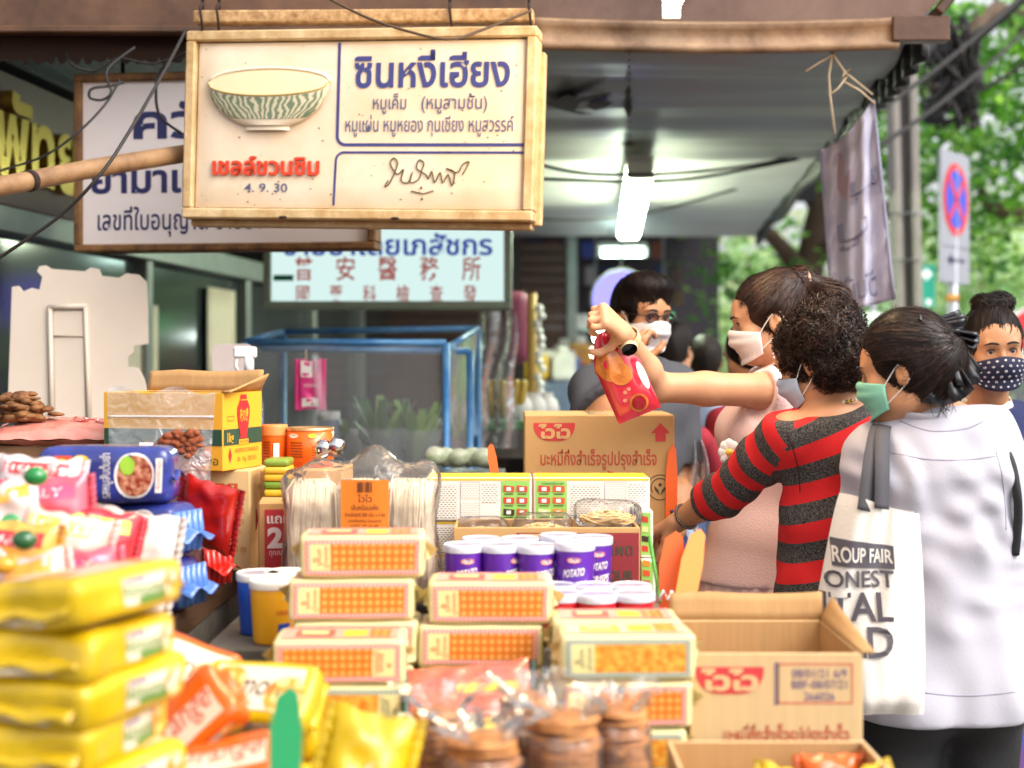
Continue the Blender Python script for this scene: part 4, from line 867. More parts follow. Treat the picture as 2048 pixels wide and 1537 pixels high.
# flour carton with noodle bags inside
m_flr = mat('dark red carton print', '#8f2a30', .6); x0, x1 = P(907, 0, 2.68).x, P(1280, 0, 2.68).x; w = x1-x0; h = .148
o, g, F, Rt, Lf = carton('flour_carton', 'open tan carton with dark red FLOUR print behind the purple cups', ((x0+x1)/2, 2.68+.075, RZ+.001), 0, w, .15, h, m_kraft, True)
g.rect(F, w/2-S(247, 2.68), .004, w/2-.002, h-.010, m_flr, 4, 3); f2 = FR(F); g.rect(f2, w/2-S(240, 2.68), h-.030, w/2-S(185, 2.68), h-.012, m_kraft2, 2, 2); g.text(lift(F, (0, -1, 0), .002), 'COLONIAL', w/2-S(212, 2.68), h-.026, .010, m_pdark, S(46, 2.68), bold=.02)
g.text(f2, 'แป้งข้าวโพด', w/2-S(80, 2.68), h-.052, .022, m_pdark, S(130, 2.68), bold=.01); g.text(f2, 'CORN FLOUR', w/2-S(88, 2.68), h-.100, .019, m_pdark, S(150, 2.68), bold=.02); g.build('body', o)

# ------------------------------------------------------------------ printed wafer boxes
m_wb = mat('white glossy card', '#e4dcd2', .3, coat=.2); m_yel2 = mat('yellow print', '#e9bf2e', .4); m_gr2 = mat('light green print', '#8cc05c', .45)
m_fine = pattern('fine grey print', '#6a655f', '#e4dcd2', 'brick', 115, .55, .3, .35); m_fine2 = pattern('finer grey print', '#9a948d', '#e4dcd2', 'brick', 135, .55, .3, .35)
snack = [mat('snack picture '+c, c, .4) for c in ('#c2392f', '#e08a2c', '#3a2a20', '#b84a3a', '#cdd08a', '#d0532f')]
def wafer_box(label, x0, x1, z, h, Y, d, flip, group='wafer boxes in a block'):
    w = x1-x0; o = thing('wafer_box', label, 'box', ((x0+x1)/2, Y+d/2, z), 0, group); g = MB(); g.box((0, 0, h/2), (w, d, h), m_wb, b=.002)
    F = plane((0, -d/2, 0), (1, 0, 0), (0, 0, 1), .0008); F2 = FR(F); T = plane((0, 0, h), (1, 0, 0), (0, 1, 0), .0008)
    g.rect(T, -w/2+.003, -d/2+.003, w/2-.003, d/2-.003, m_yel2, 2, 2); g.rect(F, -w/2+.002, h-.006, w/2-.002, h-.0015, m_yel2, 2, 2)
    gw = w*.27; gx = (w/2-.004-gw) if flip else -w/2+.004; g.rect(F, gx, .003, gx+gw, h-.007, m_gr2, 3, 3)
    for i in range(2):
        for j in range(3):
            cx, cy = gx+gw*(.27+.46*i), h*(.2+.27*j); a = rnd.uniform(-.12, .12); m = rnd.choice(snack); u = gw*.19; v = h*.075
            g.poly(F2, [(cx-u, cy-v*.9), (cx+u, cy-v*1.1), (cx+u*1.05, cy+v*.8), (cx-u*.95, cy+v*1.1)], m); g.poly(lift(F, (0, -1, 0), .002), [(cx-u*.4, cy-v*.6), (cx+u*.4, cy-v*.6), (cx+u*.4, cy+v*.5), (cx-u*.4, cy+v*.5)], m_wht)
            g.rect(F2, cx-u*.8, cy-v*1.75, cx+u*.8, cy-v*1.45, m_pdark, 2, 2)
    if not flip: g.text(F2, 'อร่อยทุกที่ทุกเวลา', gx+gw*.55, h-.0145, .0055, mat('green dark print', '#2c5a2c', .5), gw*.7)
    tx0 = -w/2+.005 if flip else gx+gw+.004; tx1 = gx-.004 if flip else w/2-.005; tw = tx1-tx0
    for a, b_, c_, dd, mm in ((.02, .40, .06, .9, m_fine), (.46, .72, .55, .92, m_fine2), (.46, .72, .08, .48, m_fine2), (.76, .98, .45, .92, m_fine)):
        if flip: a, b_ = 1-b_, 1-a
        if flip: a, b_ = 1-b_, 1-a
        g.rect(F, tx0+tw*a, h*c_*.92, tx0+tw*b_, h*dd*.92, mm, 2, 2)
    g.frame(F2, tx0+tw*.45, h*.05, tx0+tw*.73, h*.9, .0006, m_grey)
    if not flip:
        for k in range(16): X = tx0+tw*.78+k*tw*.012; g.rect(F2, X, h*.12, X+tw*.012*rnd.choice((.3, .5, .7)), h*.33, m_black, 2, 2)
    g.build('body', o); return o
Yw = 2.85; zz = [RZ+.001, RZ+.0775, RZ+.143]; hh = [.0755, .0645, .0865]
a0, a1, b0, b1 = P(872, 0, Yw).x, P(1063, 0, Yw).x, P(1067, 0, Yw).x, P(1299, 0, Yw).x
nm = ['bottom', 'middle', 'top']
for k in range(3):
    wafer_box('wafer box with green picture panel at its right end, %s of the left pile' % nm[k], a0-.02, a1, zz[k], hh[k], Yw-.006*(k == 2), .11, True)
    wafer_box('wafer box with green picture panel and barcode, %s of the right pile' % nm[k], b0, b1-.004*(k < 2), zz[k], hh[k], Yw-.006*(k == 2), .11, False)
for k, (px0, px1, z, h, Y) in enumerate(((1281, 1306, RZ+.082, .09, 2.76), (1283, 1311, RZ+.001, .079, 2.73))):
    xx0, xx1 = P(px0, 0, Y).x, P(px1, 0, Y).x; g = MB(); w = xx1-xx0; g.box((0, 0, h/2), (w, .16, h), m_wb, b=.0015); F = plane((0, -.08, 0), (1, 0, 0), (0, 0, 1), .0008); g.rect(F, -w/2+.001, .004, w/2-.005, h-.004, m_gr2, 2, 2)
    for j in range(4): g.poly(FR(F), [(-w*.40, .012+j*.019), (w*.1, .010+j*.019), (w*.1, .021+j*.019), (-w*.4, .023+j*.019)], snack[(j*2+k) % 6])
    tag(g.build('wafer_box', loc=((xx0+xx1)/2, Y+.08, z)), 'slim end of a green and white wafer box right of the flour carton, %s' % ('upper one' if k == 0 else 'lower one'), 'box', 'wafer boxes in a block')

# ------------------------------------------------------------------ cracker packs
m_wax = mat('cream waxed paper', '#e2d69c', .4, bump=.25, bscale=45, var=.07); m_waxp = mat('pink printed paper', '#e9a790', .4, var=.06); m_waxg = mat('grey green printed paper', '#b9bfa6', .4, var=.06)
m_cr1 = pattern('cracker photo print', '#d9701c', '#f2b25e', 'grid', 275, .62, .40, .35, coat=.35); m_cr2 = pattern('seaweed cracker photo print', '#d87a1c', '#efb64a', 'noise', 95, .50, .14, .35, coat=.35)
m_dotp = pattern('pink dotted border', '#d9596a', '#f6cdbd', 'grid', 480, .5, .2, .4); m_dotg = pattern('grey dotted border', '#6c7a74', '#cfd2bb', 'grid', 480, .5, .2, .4)
m_lab = mat('cream label print', '#f0dd98', .4); m_lr = mat('red label lettering', '#c8432f', .45); m_lg = mat('grey label lettering', '#6a7a5c', .45); m_topy = mat('yellow top print', '#eac23c', .4); m_topr = mat('red top print', '#d65a4a', .4)
def cracker(kind='pink', flip=False, seed=0, w=.19, h=.0645, d=.10):
    o = bpy.data.objects.new('cracker_pack', None); COL.objects.link(o); g = MB()
    F, T, Rt, Lf = g.soft((w, d, h), .0075, m_wax, n=(20, 10, 8), amp=.0015, fr=55, seed=seed, warp=lambda p: p)
    mb, md, mc, ml = (m_waxp, m_dotp, m_cr1, m_lr) if kind == 'pink' else (m_waxg, m_dotg, m_cr2, m_lg)
    e1, e2, e3 = (lift(F, (0, -1, 0), q) for q in (.0005, .0011, .0017)); s = -1 if flip else 1
    g.rect(F, -w/2+.008, .005, w/2-.008, h-.005, mb, 14, 8); g.frame(e1, -w/2+.010, .007, w/2-.010, h-.007, .0035, md, 14)
    def r(a, b_): a, b_ = (a*s, b_*s); return min(a, b_), max(a, b_)
    xa, xb = r(-w/2+.0155, -w/2+.047); g.rect(e1, xa, .0125, xb, h-.0125, m_lab, 5, 6); xa, xb = r(-w/2+.047, w/2-.0145); g.rect(e1, xa, .0125, xb, h-.0125, mc, 12, 6)
    X = (-w/2+.035)*s; g.text(e2, 'รสเนย' if kind == 'pink' else 'รสสาหร่าย', X-.002, h/2, .0075, ml, .026, rot=math.pi/2*s); g.text(e2, 'ปูไทยทอง', X+.0085*s, h/2, .007, ml, .033, rot=math.pi/2*s); g.disc(e2, X-.012*s, h/2-.004, .0035, .0035, ml, 14, inner=.6)
    t1, t2 = lift(T, (0, 0, 1), .0005), lift(T, (0, 0, 1), .0011)
    g.rect(T, -w/2+.010, -d/2+.006, w/2-.010, d/2-.006, mb, 12, 6); g.frame(t1, -w/2+.012, -d/2+.008, w/2-.012, d/2-.008, .0035, md, 12)
    g.rect(t1, -w*.34, -d*.28, -w*.05, d*.22, m_topr if kind == 'pink' else m_topy, 5, 4); g.rect(t1, w*.02, -d*.26, w*.2, d*.2, m_topy, 4, 4); g.rect(t1, w*.22, -d*.3, w*.38, d*.28, mc, 4, 4); g.rect(t2, -w*.3, -d*.1, -w*.1, d*.1, m_lab, 3, 3)
    b = g.build('wrapper', o)
    for sd in (1, -1):                     # folded ends of the waxed paper
        q = MB(); r_ = random.Random(seed*7+sd)
        def endf(u, v): return Vector((sd*(w/2-.002+.012*v*(1-abs(u)*.6)+.004*math.sin(u*5+seed)*v), u*(d/2-.008)*(1-.25*v), h/2+(h/2-.007)*(1-1.5*v*.5)*(1 if u > -2 else 1)*math.cos(v*.6)-.012*v))
        q.grid(endf, lin(-1, 1, 9), lin(0, 1, 5), m_wax); q.grid(lambda u, v: Vector((endf(u, v).x-sd*.001, endf(u, v).y, h-endf(u, v).z)), lin(-1, 1, 9), lin(0, 1, 5), m_wax)
        z0 = h*(.45+.2*r_.random()); q.add([(sd*(w/2-.001), -d/2+.006, h-.008), (sd*(w/2+.012+.008*r_.random()), -d/2+.02, z0+.008), (sd*(w/2+.006), 0, z0-.012), (sd*(w/2-.001), .01, h-.02)], [[0, 1, 2, 3]], m_wax)
        q.build('end_fold', o)
    o['category'] = 'crackers'; o['group'] = 'cracker packs piled on the front table'; return o
protos = {}
for kd, fl, sd in (('pink', False, 1), ('pink', True, 2), ('grey', False, 3), ('grey', True, 4), ('pink', False, 5)): protos[(kd, fl, sd)] = cracker(kd, fl, sd)
used_p = set()
def put_cracker(key, px_l, px_r, z, Y, rz, label):
    p = protos[key]; x = P((px_l+px_r)/2, 0, Y).x; loc = (x, Y+.05, z)
    if key not in used_p: used_p.add(key); o = p; o.location = loc; o.rotation_euler = (0, 0, rz)
    else: o = dup(p, loc, rz)
    o['label'] = label; return o
A_, A2, F_, G_, GF = ('pink', False, 1), ('pink', False, 5), ('pink', True, 2), ('grey', False, 3), ('grey', True, 4)
pt = .0655
for k, (key, pl, pr, rz, lab) in enumerate(((A_, 560, 815, .01, 'pink cracker pack at the bottom of the back left stack'), (G_, 572, 830, .0, 'grey bordered cracker pack second from the bottom of the back left stack'), (A2, 580, 838, .01, 'pink cracker pack third from the bottom of the back left stack, mostly hidden'),
                                            (A_, 572, 828, .035, 'pink cracker pack under the topmost one in front of the noodle bag'), (A2, 592, 850, .05, 'topmost pink cracker pack against the rice noodle bag'))):
    put_cracker(key, pl, pr, TZ+.006+k*pt, 2.16, rz, lab)
for k, (key, pl, pr, rz, lab) in enumerate(((A2, 575, 842, .03, 'pink cracker pack at the bottom behind the green paddle'), (GF, 560, 815, .03, 'grey bordered cracker pack between two pink ones behind the green paddle'), (F_, 545, 805, .035, 'pink cracker pack with its label at the right end'))):
    put_cracker(key, pl, pr, TZ+.003+k*pt, 2.035, rz, lab)
for k, (key, pl, pr, rz, lab) in enumerate(((A_, 825, 1085, .0, 'pink cracker pack at the bottom of the middle stack'), (A2, 828, 1090, .0, 'pink cracker pack of the middle stack behind the red packet'), (A_, 832, 1092, -.01, 'pink cracker pack second from the top of the middle stack'), (A2, 850, 1112, -.01, 'topmost pink cracker pack of the middle stack before the purple cups'))):
    put_cracker(key, pl, pr, TZ+.001+k*pt, 2.16, rz, lab)
for k, (key, pl, pr, rz, lab) in enumerate(((G_, 1100, 1375, .02, 'grey bordered cracker pack at the bottom of the right stack'), (A_, 1110, 1385, .03, 'pink cracker pack between two grey ones in the right stack'), (G_, 1118, 1392, .04, 'topmost grey bordered cracker pack of the right stack with a loose end fold'))):
    put_cracker(key, pl, pr, TZ+.018+k*(pt+.001), 1.985, rz, lab)
for k, lab in enumerate(('pink cracker pack hidden low behind the right stack', 'pink cracker pack in the middle behind the right stack', 'pink cracker pack behind the right stack showing only its top')):
    put_cracker(A_, 1105, 1362, TZ+.016+k*(pt+.002), 2.10, .01, lab)
bd = MB(); bd.box((0, 0, .002), (.5, .26, .004), m_kraft, b=.001)

# ------------------------------------------------------------------ cups
m_pur2 = mat('purple cup print', '#5a1f9a', .3, coat=.3); m_lid = mat('clear white lid', '#d8d6e2', .15, coat=.5); m_foil = mat('printed foil lid', '#c9c6d2', .3, metal=.3, var=.3, vscale=60, vcol='#8a83a8'); m_redcup = mat('red cup print', '#c71f2c', .3, coat=.3); m_ycup = mat('yellow cup print', '#eaa51e', .35, coat=.2); m_bcup = mat('blue cup print', '#1e4fb4', .35, coat=.2); m_oval = mat('pink oval print', '#e88a72', .4)
m_whl = mat('white paper lid', '#eee6dc', .5)
def cup(name, label, loc, rz, r, h, m, lidm, kind, group):
    o = thing(name, label, 'cup', loc, rz, group); g = MB(); rb = r*.86
    g.lathe([(0.001, .002), (rb*.97, 0), (rb, .004), (r, h-.008), (r*.98, h-.004), (.001, h-.005)], m, n=30)
    def F(x, y): q = rb+(r-rb)*y/h; a = x/r-math.pi/2; return Vector(((q+.0009)*math.cos(a), (q+.0009)*math.sin(a), y))
    def F2(x, y): q = rb+(r-rb)*y/h; a = x/r-math.pi/2; return Vector(((q+.0016)*math.cos(a), (q+.0016)*math.sin(a), y))
    if kind == 'crisp':
        g.disc(F, 0, h*.80, r*.36, r*.15, m_oval, 20); g.text(F2, 'CECIA', 0, h*.775, r*.15, m_wht, r*.5, bold=.03)
        g.text(F, 'POTATO', -.001, h*.575, r*.36, m_wht, r*1.15, bold=.03, shear=.25, rot=.12); g.text(F, 'CRISPS', .003, h*.39, r*.38, m_wht, r*1.2, bold=.03, shear=.25, rot=.12); g.rect(F, -.005, h*.33, .02, h*.35, m_ycup, 3, 2)
    elif kind == 'red': g.text(F, 'CECIA', 0, h*.6, r*.2, m_wht, r*.7, bold=.02)
    elif kind == 'yellow': g.text(F, 'CECIA', r*.5, h*.5, r*.16, m_lr, r*.6, bold=.02); g.rect(F, r*.3, h*.2, r*.9, h*.35, m_bcup, 4, 2)
    g.build('body', o)
    q = MB(); R = r*1.045; q.lathe([(R*.985, h-.010), (R, h-.006), (R, h+.001), (R*.96, h+.004), (R*.90, h+.003), (R*.86, h+.001), (.001, h+.001)], lidm, n=30); q.build('lid', o)
    g = MB(); g.lathe([(R*.84, h+.0018), (.001, h+.0018)], m_foil if kind != 'yellow' else m_whl, n=24); g.build('seal', o)
    return o
# cardboard tray under the purple cups
o, g, F, Rt, Lf = carton('cup_tray', 'shallow cardboard tray under the purple potato crisp cups', (P(1050, 0, 2.54).x, 2.545, RZ+.001), 0, .33, .19, .030, m_kraft, True); g.build('body', o)
pc = [(927, 2.50, .25, 'leftmost purple crisp cup beside the noodle bag'), (1001, 2.50, .9, 'second purple crisp cup from the left in the front row'), (1073, 2.49, .55, 'third purple crisp cup from the left in the front row'), (1150, 2.48, -.1, 'purple crisp cup with the fully readable POTATO CRISPS print'), (962, 2.585, .2, 'purple crisp cup in the second row behind the two left ones'), (1040, 2.585, 0, 'purple crisp cup in the second row behind the middle cups'), (1118, 2.585, .3, 'purple crisp cup in the second row before the COLONIAL print'), (1186, 2.555, .25, 'purple crisp cup at the right end by the dark red carton')]
for px, Y, rz, lab in pc: cup('crisp_cup', lab, (P(px, 0, Y).x, Y, RZ+.0205), rz, .0345, .118 if px < 1100 else .124, m_pur2, m_lid, 'crisp', 'purple potato crisp cups')
rc = [(1122, 2.345, 'red lidded cup at the left of the front row'), (1193, 2.335, 'red lidded cup in the middle of the front row'), (1268, 2.345, 'red lidded cup at the right end of the front row'), (1112, 2.425, 'red lidded cup at the left of the back row'), (1188, 2.425, 'red lidded cup in the middle of the back row'), (1263, 2.425, 'red lidded cup at the right end of the back row')]
for px, Y, lab in rc: cup('lidded_cup', lab, (P(px, 0, Y).x, Y, RZ+.001), .2, .0335, .078, m_redcup, m_lid, 'red', 'red lidded cups')
for px, Y, m, lab in ((505, 2.42, m_bcup, 'blue paper cup with white lid behind the yellow one'), (532, 2.34, m_ycup, 'yellow paper cup with white lid beside the cracker stack'), (560, 2.43, m_ycup, 'yellow paper cup hidden behind the cracker stack')):
    cup('paper_cup', lab, (P(px, 0, Y).x+.012, Y, RZ+.001), .1, .038, .10, m, m_whl, 'yellow' if m is m_ycup else 'x', 'paper cups with white lids')
# orange tub and tin
m_otub = mat('orange tub', '#e0661c', .35, coat=.3); m_otub2 = mat('orange tin print', '#e2610f', .35, coat=.3); m_orl = mat('dark orange fine print', '#8f3a0c', .5)
Yt = 3.0; zt = RZ+.24
o = thing('orange_tub', 'orange plastic tub with a lid beside the yellow seasoning carton', 'tub', (P(546, 0, Yt).x, Yt+.01, zt)); r = S(27, Yt)
g = MB(); g.lathe([(.001, 0), (r*.88, 0), (r*.98, .07), (r*.98, .072), (.001, .072)], m_otub); FF = lambda x, y: Vector(((r*.96+.002)*math.cos(x/r-1.57), (r*.96+.002)*math.sin(x/r-1.57), y)); g.rect(FF, .004, .004, .016, .05, m_wht, 3, 3)
for k in range(7): g.rect(FF, -.02, .015+k*.006, -.003, .0175+k*.006, m_orl, 3, 2)
g.build('body', o); g = MB(); g.lathe([(r*1.04, .066), (r*1.04, .084), (r, .088), (.001, .088)], mat('pale orange lid', '#e58a4a', .4)); g.build('lid', o)
o = thing('orange_tin', 'bright orange tin with small print behind the noodle bag', 'tin', (P(617, 0, Yt).x, Yt+.02, zt)); r = S(48, Yt)
g = MB(); g.lathe([(.001, 0), (r, 0), (r, .078), (.001, .078)], m_otub2, n=36); FF = lambda x, y: Vector(((r+.0012)*math.cos(x/r-1.57), (r+.0012)*math.sin(x/r-1.57), y))
g.disc(FF, -.03, .066, .013, .005, m_wht, 16); g.disc(FF, .012, .066, .009, .005, m_topy, 12)
for k in range(6): g.rect(FF, -.038, .02+k*.006, -.008, .0225+k*.006, m_orl, 4, 2); g.rect(FF, .012, .012+k*.006, .04, .014+k*.006, m_orl, 4, 2)
g.build('body', o); g = MB(); g.lathe([(r*1.02, .076), (r*1.02, .082), (r*.95, .082), (r*.93, .079), (.001, .079)], mat('tin rim', '#c9a070', .3, metal=.7)); g.build('rim', o)

# ------------------------------------------------------------------ bags
f_clear = film('clear film', gloss=.5, rough=.09, bump=.8, bscale=26, haze=.20); f_soft = film('soft clear film', '#fffaf4', gloss=.14, rough=.12, bump=.55, bscale=22, haze=.10)
m_rice = mat('pale rice noodle', '#f6e4ca', .5, bump=.6, bscale=30, var=.12, vscale=10, stretch=(14, 14, .7))
o = thing('noodle_bag', 'big clear bag of pale rice noodle bundles with an orange label', 'bag', (P(716, 0, 2.6).x, 2.66, RZ+.001)); wN, hN = .27, .262
for k in range(3):
    g = MB(); X = -wN/2+wN*(k+.5)/3
    g.soft((wN/3+.002, .105, hN-.03), .03, m_rice, n=(10, 6, 12), amp=.002, fr=30, seed=k)
    rr = random.Random(k)
    for q in range(26):
        xx = rr.uniform(-.036, .036); g.tube([(xx, -.052-rr.random()*.004, .02), (xx+rr.uniform(-.006, .006), -.055, .12), (xx+rr.uniform(-.01, .01), -.05, hN-.045), (xx*.9, -.03+rr.random()*.03, hN-.028)], .0022, m_rice, n=5)
    g.build('noodle_bundle', o, loc=(X, 0, .008))
def bagwarp(a, b, hh):
    return lambda p: Vector((p.x*(1+.03*math.sin(p.z*30)), p.y*(1-.55*max(0, (p.z-hh*.86)/(hh*.2))), p.z+(.010*math.sin(p.x*26+1)+.008*math.sin(p.x*61))*max(0, (p.z-hh*.8)/(hh*.2))))
g = MB(); g.soft((wN+.016, .128, hN+.018), .03, f_soft, n=(26, 12, 22), amp=.0020, fr=48, seed=4, warp=bagwarp(0, 0, hN)); g.build('film', o)
g = MB(); m_olab = mat('orange paper label', '#e5791a', .5, var=.05); m_blk = mat('black print', '#2a211c', .6)
lf = lambda x, y: Vector((x, -.0672-.002*math.sin(x*60), y)); lw = S(95, 2.6)
g.rect(lf, -.03-.001, .155, -.03+lw, .245, m_olab, 8, 6); l2 = lift(lf, (0, -1, 0), .0009); lx = -.03+lw/2
for k in range(14): g.rect(l2, lx-.014+k*.002, .222, lx-.014+k*.002+.001*rnd.choice((.5, 1, 1.3)), .241, m_blk, 2, 2)
for tx, ty, hh_, ww in (('ไวไว', .205, .011, .026), ('เส้นหมี่อบแห้ง', .190, .009, .05), ('น้ำหนักสุทธิ 500 กรัม x 3 ห่อ', .178, .007, .074), ('ควรบริโภคก่อน วันหมดอายุ', .168, .005, .06), ('LOT: 19 12 20', .160, .004, .05)): g.text(l2, tx, lx, ty, hh_, m_blk, ww)
g.build('label', o)
# foil twist on top of the tin
g = MB(); m_sil = mat('silver foil', '#d0d0d0', .12, metal=1.)
c = P(668, 905, 2.93)
for k in range(2): g.ball((-.012+k*.026, 0, .018+.006*k), (.016, .013, .02), m_sil, 16, 10, amp=.35, fr=160, seed=k*3)
for k in range(14):
    p = [Vector((rnd.uniform(-.035, .035), rnd.uniform(-.015, .015), rnd.uniform(0, .04))) for _ in range(3)]; g.grid(lambda u, v: p[0].lerp(p[1], u).lerp(p[2], v)+Vector((0, 0, .004*math.sin(u*9))), lin(0, 1, 4), [0, .35], m_sil)
tag(g.build('foil_twist', loc=(c.x, 2.84, RZ+.268)), 'crumpled silver foil ties sticking up behind the noodle bag', 'foil')
# zip bag of brown floss
o = thing('zip_bag', 'clear zip bag half full of brown meat floss beside the yellow carton', 'bag', (P(322, 0, 2.62).x, 2.60, SZ+.001), -.10, rot=(-.04, 0, -.10)); wZ, hZ = S(212, 2.6), .368
def zf(s, off=0.): return lambda u, v: Vector((u*(wZ/2)*(1+.06*v-.05*math.sin(v*3.1)), s*(.034*math.sin(min(1, v*1.25)*math.pi)**.7*(1-u*u)**.6*(1-.35*max(0, v-.5))+.001+off)+wob((u*.1, v*.3, s), .0045, 45)*(1-u*u), v*hZ+.007*math.sin(u*6)*(v > .95)))
g = MB(); g.grid(zf(-1), lin(-1, 1, 26), lin(0, 1, 30), f_clear); g.grid(zf(1), lin(-1, 1, 26), lin(0, 1, 30), f_clear); g.build('film', o)
g = MB(); q = zf(-1, .002); g.tube([q(u, .86) for u in lin(-1, 1, 20)], .0018, f_soft, n=5); g.tube([q(u, .87) for u in lin(-1, 1, 20)], .0012, mat('white zip', '#e6e6ea', .3), n=5); g.build('zip', o)
m_floss = mat('brown meat floss', '#a5562c', .75, bump=1., bscale=60, var=.5, vscale=28, vcol='#6e3014')
g = MB(); r4 = random.Random(4); g.ball((.012, 0, hZ*.39), (wZ*.43, .021, hZ*.39), m_floss, 40, 26, amp=.10, fr=90, seed=3)
for k in range(520):
    u = r4.uniform(-.95, .98); top = hZ*(.74+.10*u+.03*math.sin(u*5)); v = r4.random()**.45; g.ball((u*wZ*.44, r4.uniform(-.026, .012)*(1-.5*v)*(1-u*u*.6), .016+v*(top-.02)), (r4.uniform(.006, .013), .009, r4.uniform(.004, .009)), m_floss, 8, 5, amp=.5, fr=150, seed=k)
g.build('floss', o)
g = MB(); q = zf(-1, .003); g.rect(lambda x, y: q(x, y), -.35, .66, -.08, .74, m_wht, 5, 3); g.text(lambda x, y: q(x, y)+Vector((0, -.001, 0)), 'ราคา 80', -.21, .68, .03, m_lr, .2); g.build('price_label', o)
# generic printed pillow bag lying or standing
def pillow(name, label, loc, rot, w, h, d, m, group=None, decor=None, seed=0, crimp=None, cat='packet', amp=.002):
    """pillow bag standing in its own x-z plane, front -y, crimped ends left and right"""
    o = thing(name, label, cat, loc, group=group, rot=rot)
    def sf(s, e=0.): return lambda u, v: Vector((u*w/2, s*(d/2*max(0, 1-abs(u)**3.2)**.55*max(0, 1-abs(v)**2.6)**.6+e)+wob((u*w, v*h, s*.05), amp, 60, seed)*(1-u*u)*2+.0006*s, h/2+v*h/2*(1-.06*(1-abs(u)**2))+.002*math.sin(u*9+seed)*(abs(v) > .9)))
    g = MB(); U, V = lin(-1, 1, 30), lin(-1, 1, 18); g.grid(sf(-1), U, V, m); g.grid(sf(1), U, V, m, flip=True)
    if decor: decor(g, lambda x, y: sf(-1, .0008)(x, y), lambda x, y: sf(-1, .0018)(x, y), sf)
    g.build('bag', o)
    for s in (-1, 1): q = MB(); q.grid(lambda u, v: Vector((s*(w/2+u*.012), .0035*math.sin(v*40+seed), h/2+v*h/2*(.97+.02*u))), lin(0, 1, 3), lin(-1, 1, 30), crimp or m); q.build('crimp', o, solid=.0006)
    return o
# blue noodle packs
m_navyp = mat('blue noodle wrapper', '#343f96', .22, coat=.5, var=.15, vscale=12, vcol='#27306e'); m_bltr = mat('light blue wrapper end', '#5b86cf', .2, coat=.5, var=.3, vscale=30); m_meat = pattern('noodle dish photo', '#8c2c18', '#d79a78', 'noise', 90, .52, .13, .3, c3='#e8c08a'); m_lime = mat('lime green print', '#9ac43a', .35); m_orlogo = mat('orange red logo print', '#e04a1c', .35); m_ylt = mat('yellow lettering', '#f3c52e', .4)
def noodle_pack(label, loc, rot, w=.225, h=.095, d=.085, m=m_navyp, seed=0, red=False):
    o = thing('noodle_pack', label, 'noodles', loc, group='multipacks of noodles', rot=rot); g = MB()
    F, T, Rt, Lf = g.soft((w, d, h), .022, m, n=(18, 8, 8), amp=.0022, fr=46, seed=seed); e1, e2 = lift(F, (0, -1, 0), .0006), lift(F, (0, -1, 0), .0013)
    if not red:
        g.rect(F, -w*.36, .012, -w*.23, h-.014, m_orlogo, 4, 6); g.text(e1, 'ไวไว', -w*.30+.008, h/2, .020, m_ylt, h*.6, rot=math.pi/2, bold=.04)
        g.text(e1, 'ชุดสุด', -w*.13+.004, h/2-.018, .014, m_ylt, .034, rot=math.pi/2, bold=.04); g.text(e1, '10', -w*.13+.004, h/2+.022, .024, m_ylt, .026, rot=math.pi/2, bold=.06); g.text(e1, 'รสหมูสับต้นยำ', w*.06, h/2, .015, m_wht, h*.8, rot=math.pi/2)
        g.disc(F, w*.24, h/2, w*.15, h*.42, m_wht, 24); g.disc(e1, w*.245, h/2, w*.132, h*.36, m_meat, 24); g.disc(e2, w*.19, h*.68, .013, .016, m_lime, 14); g.disc(F, -w*.2, h*.25, .020, .020, m_lime, 14)
        g.rect(e1, w*.40, h*.2, w*.45, h*.8, m_wht, 3, 4); g.text(e2, 'เส้นเหนียวนุ่ม', w*.437, h/2, .006, m_lr, h*.5, rot=math.pi/2)
    g.build('wrapper', o); q = MB(); m2 = m_bltr if not red else mat('red wrapper film', '#d4261c', .18, coat=.6, var=.25, vscale=14)
    for k in range(5): q.soft((.02, d*.17, h*.8), .006, mat('white stick packet', '#cfd6e4', .3, var=.2) if not red else mat('orange red stick', '#e2542c', .3), n=(3, 3, 6)); q.v[-1] = q.v[-1]
    q = MB()
    for k in range(5 if seed != 1 else 0):
        y = (k-2)*d*.18; q.tube([(w/2+.001, y, .012), (w/2+.006, y, h*.5), (w/2+.001, y, h-.012)], .007, m2, n=7)
    q.grid(lambda u, v: Vector((w/2+.012+.018*v, u*d*.46, h*.5-.004+.008*math.sin(u*4+seed)-.006*v)), lin(-1, 1, 9), lin(-.6, 1 if seed != 1 else -.2, 4), m2 if seed != 1 else m); q.build('end_seal', o, solid=.0008); return o
noodle_pack('blue noodle multipack seen from its printed front, on top of its stack', (P(203, 0, 2.36).x, 2.41, SZ+.184), (0, 0, -.03), w=.225, h=.096, seed=1)
noodle_pack('blue noodle multipack in the middle of the stack with light blue ends', (P(255, 0, 2.4).x, 2.44, SZ+.093), (0, 0, -.42), w=.22, h=.09, seed=2)
noodle_pack('blue noodle multipack at the bottom of the stack with light blue ends', (P(262, 0, 2.4).x, 2.44, SZ+.001), (0, 0, -.40), w=.22, h=.091, seed=3)
m_rw = mat('red glossy wrapper', '#d02418', .16, coat=.7, var=.3, vscale=14, vcol='#a01410')
noodle_pack('red glossy multipack lying on top of the other red one', (P(345, 0, 2.62).x, 2.66, SZ+.098), (0, 0, -.5), w=.2, h=.095, m=m_rw, seed=5, red=True); noodle_pack('red glossy multipack under the other red one', (P(340, 0, 2.62).x, 2.66, SZ+.001), (0, 0, -.5), w=.2, h=.095, m=m_rw, seed=6, red=True)
def wingdecor(): pass
pillow('red_packet', 'torn red glossy packet with a pointed end beside the tan bulk carton', (P(400, 0, 2.5).x, 2.52, SZ+.09), (.2, .25, -.2), .10, .13, .03, m_rw, seed=3, crimp=m_rw)
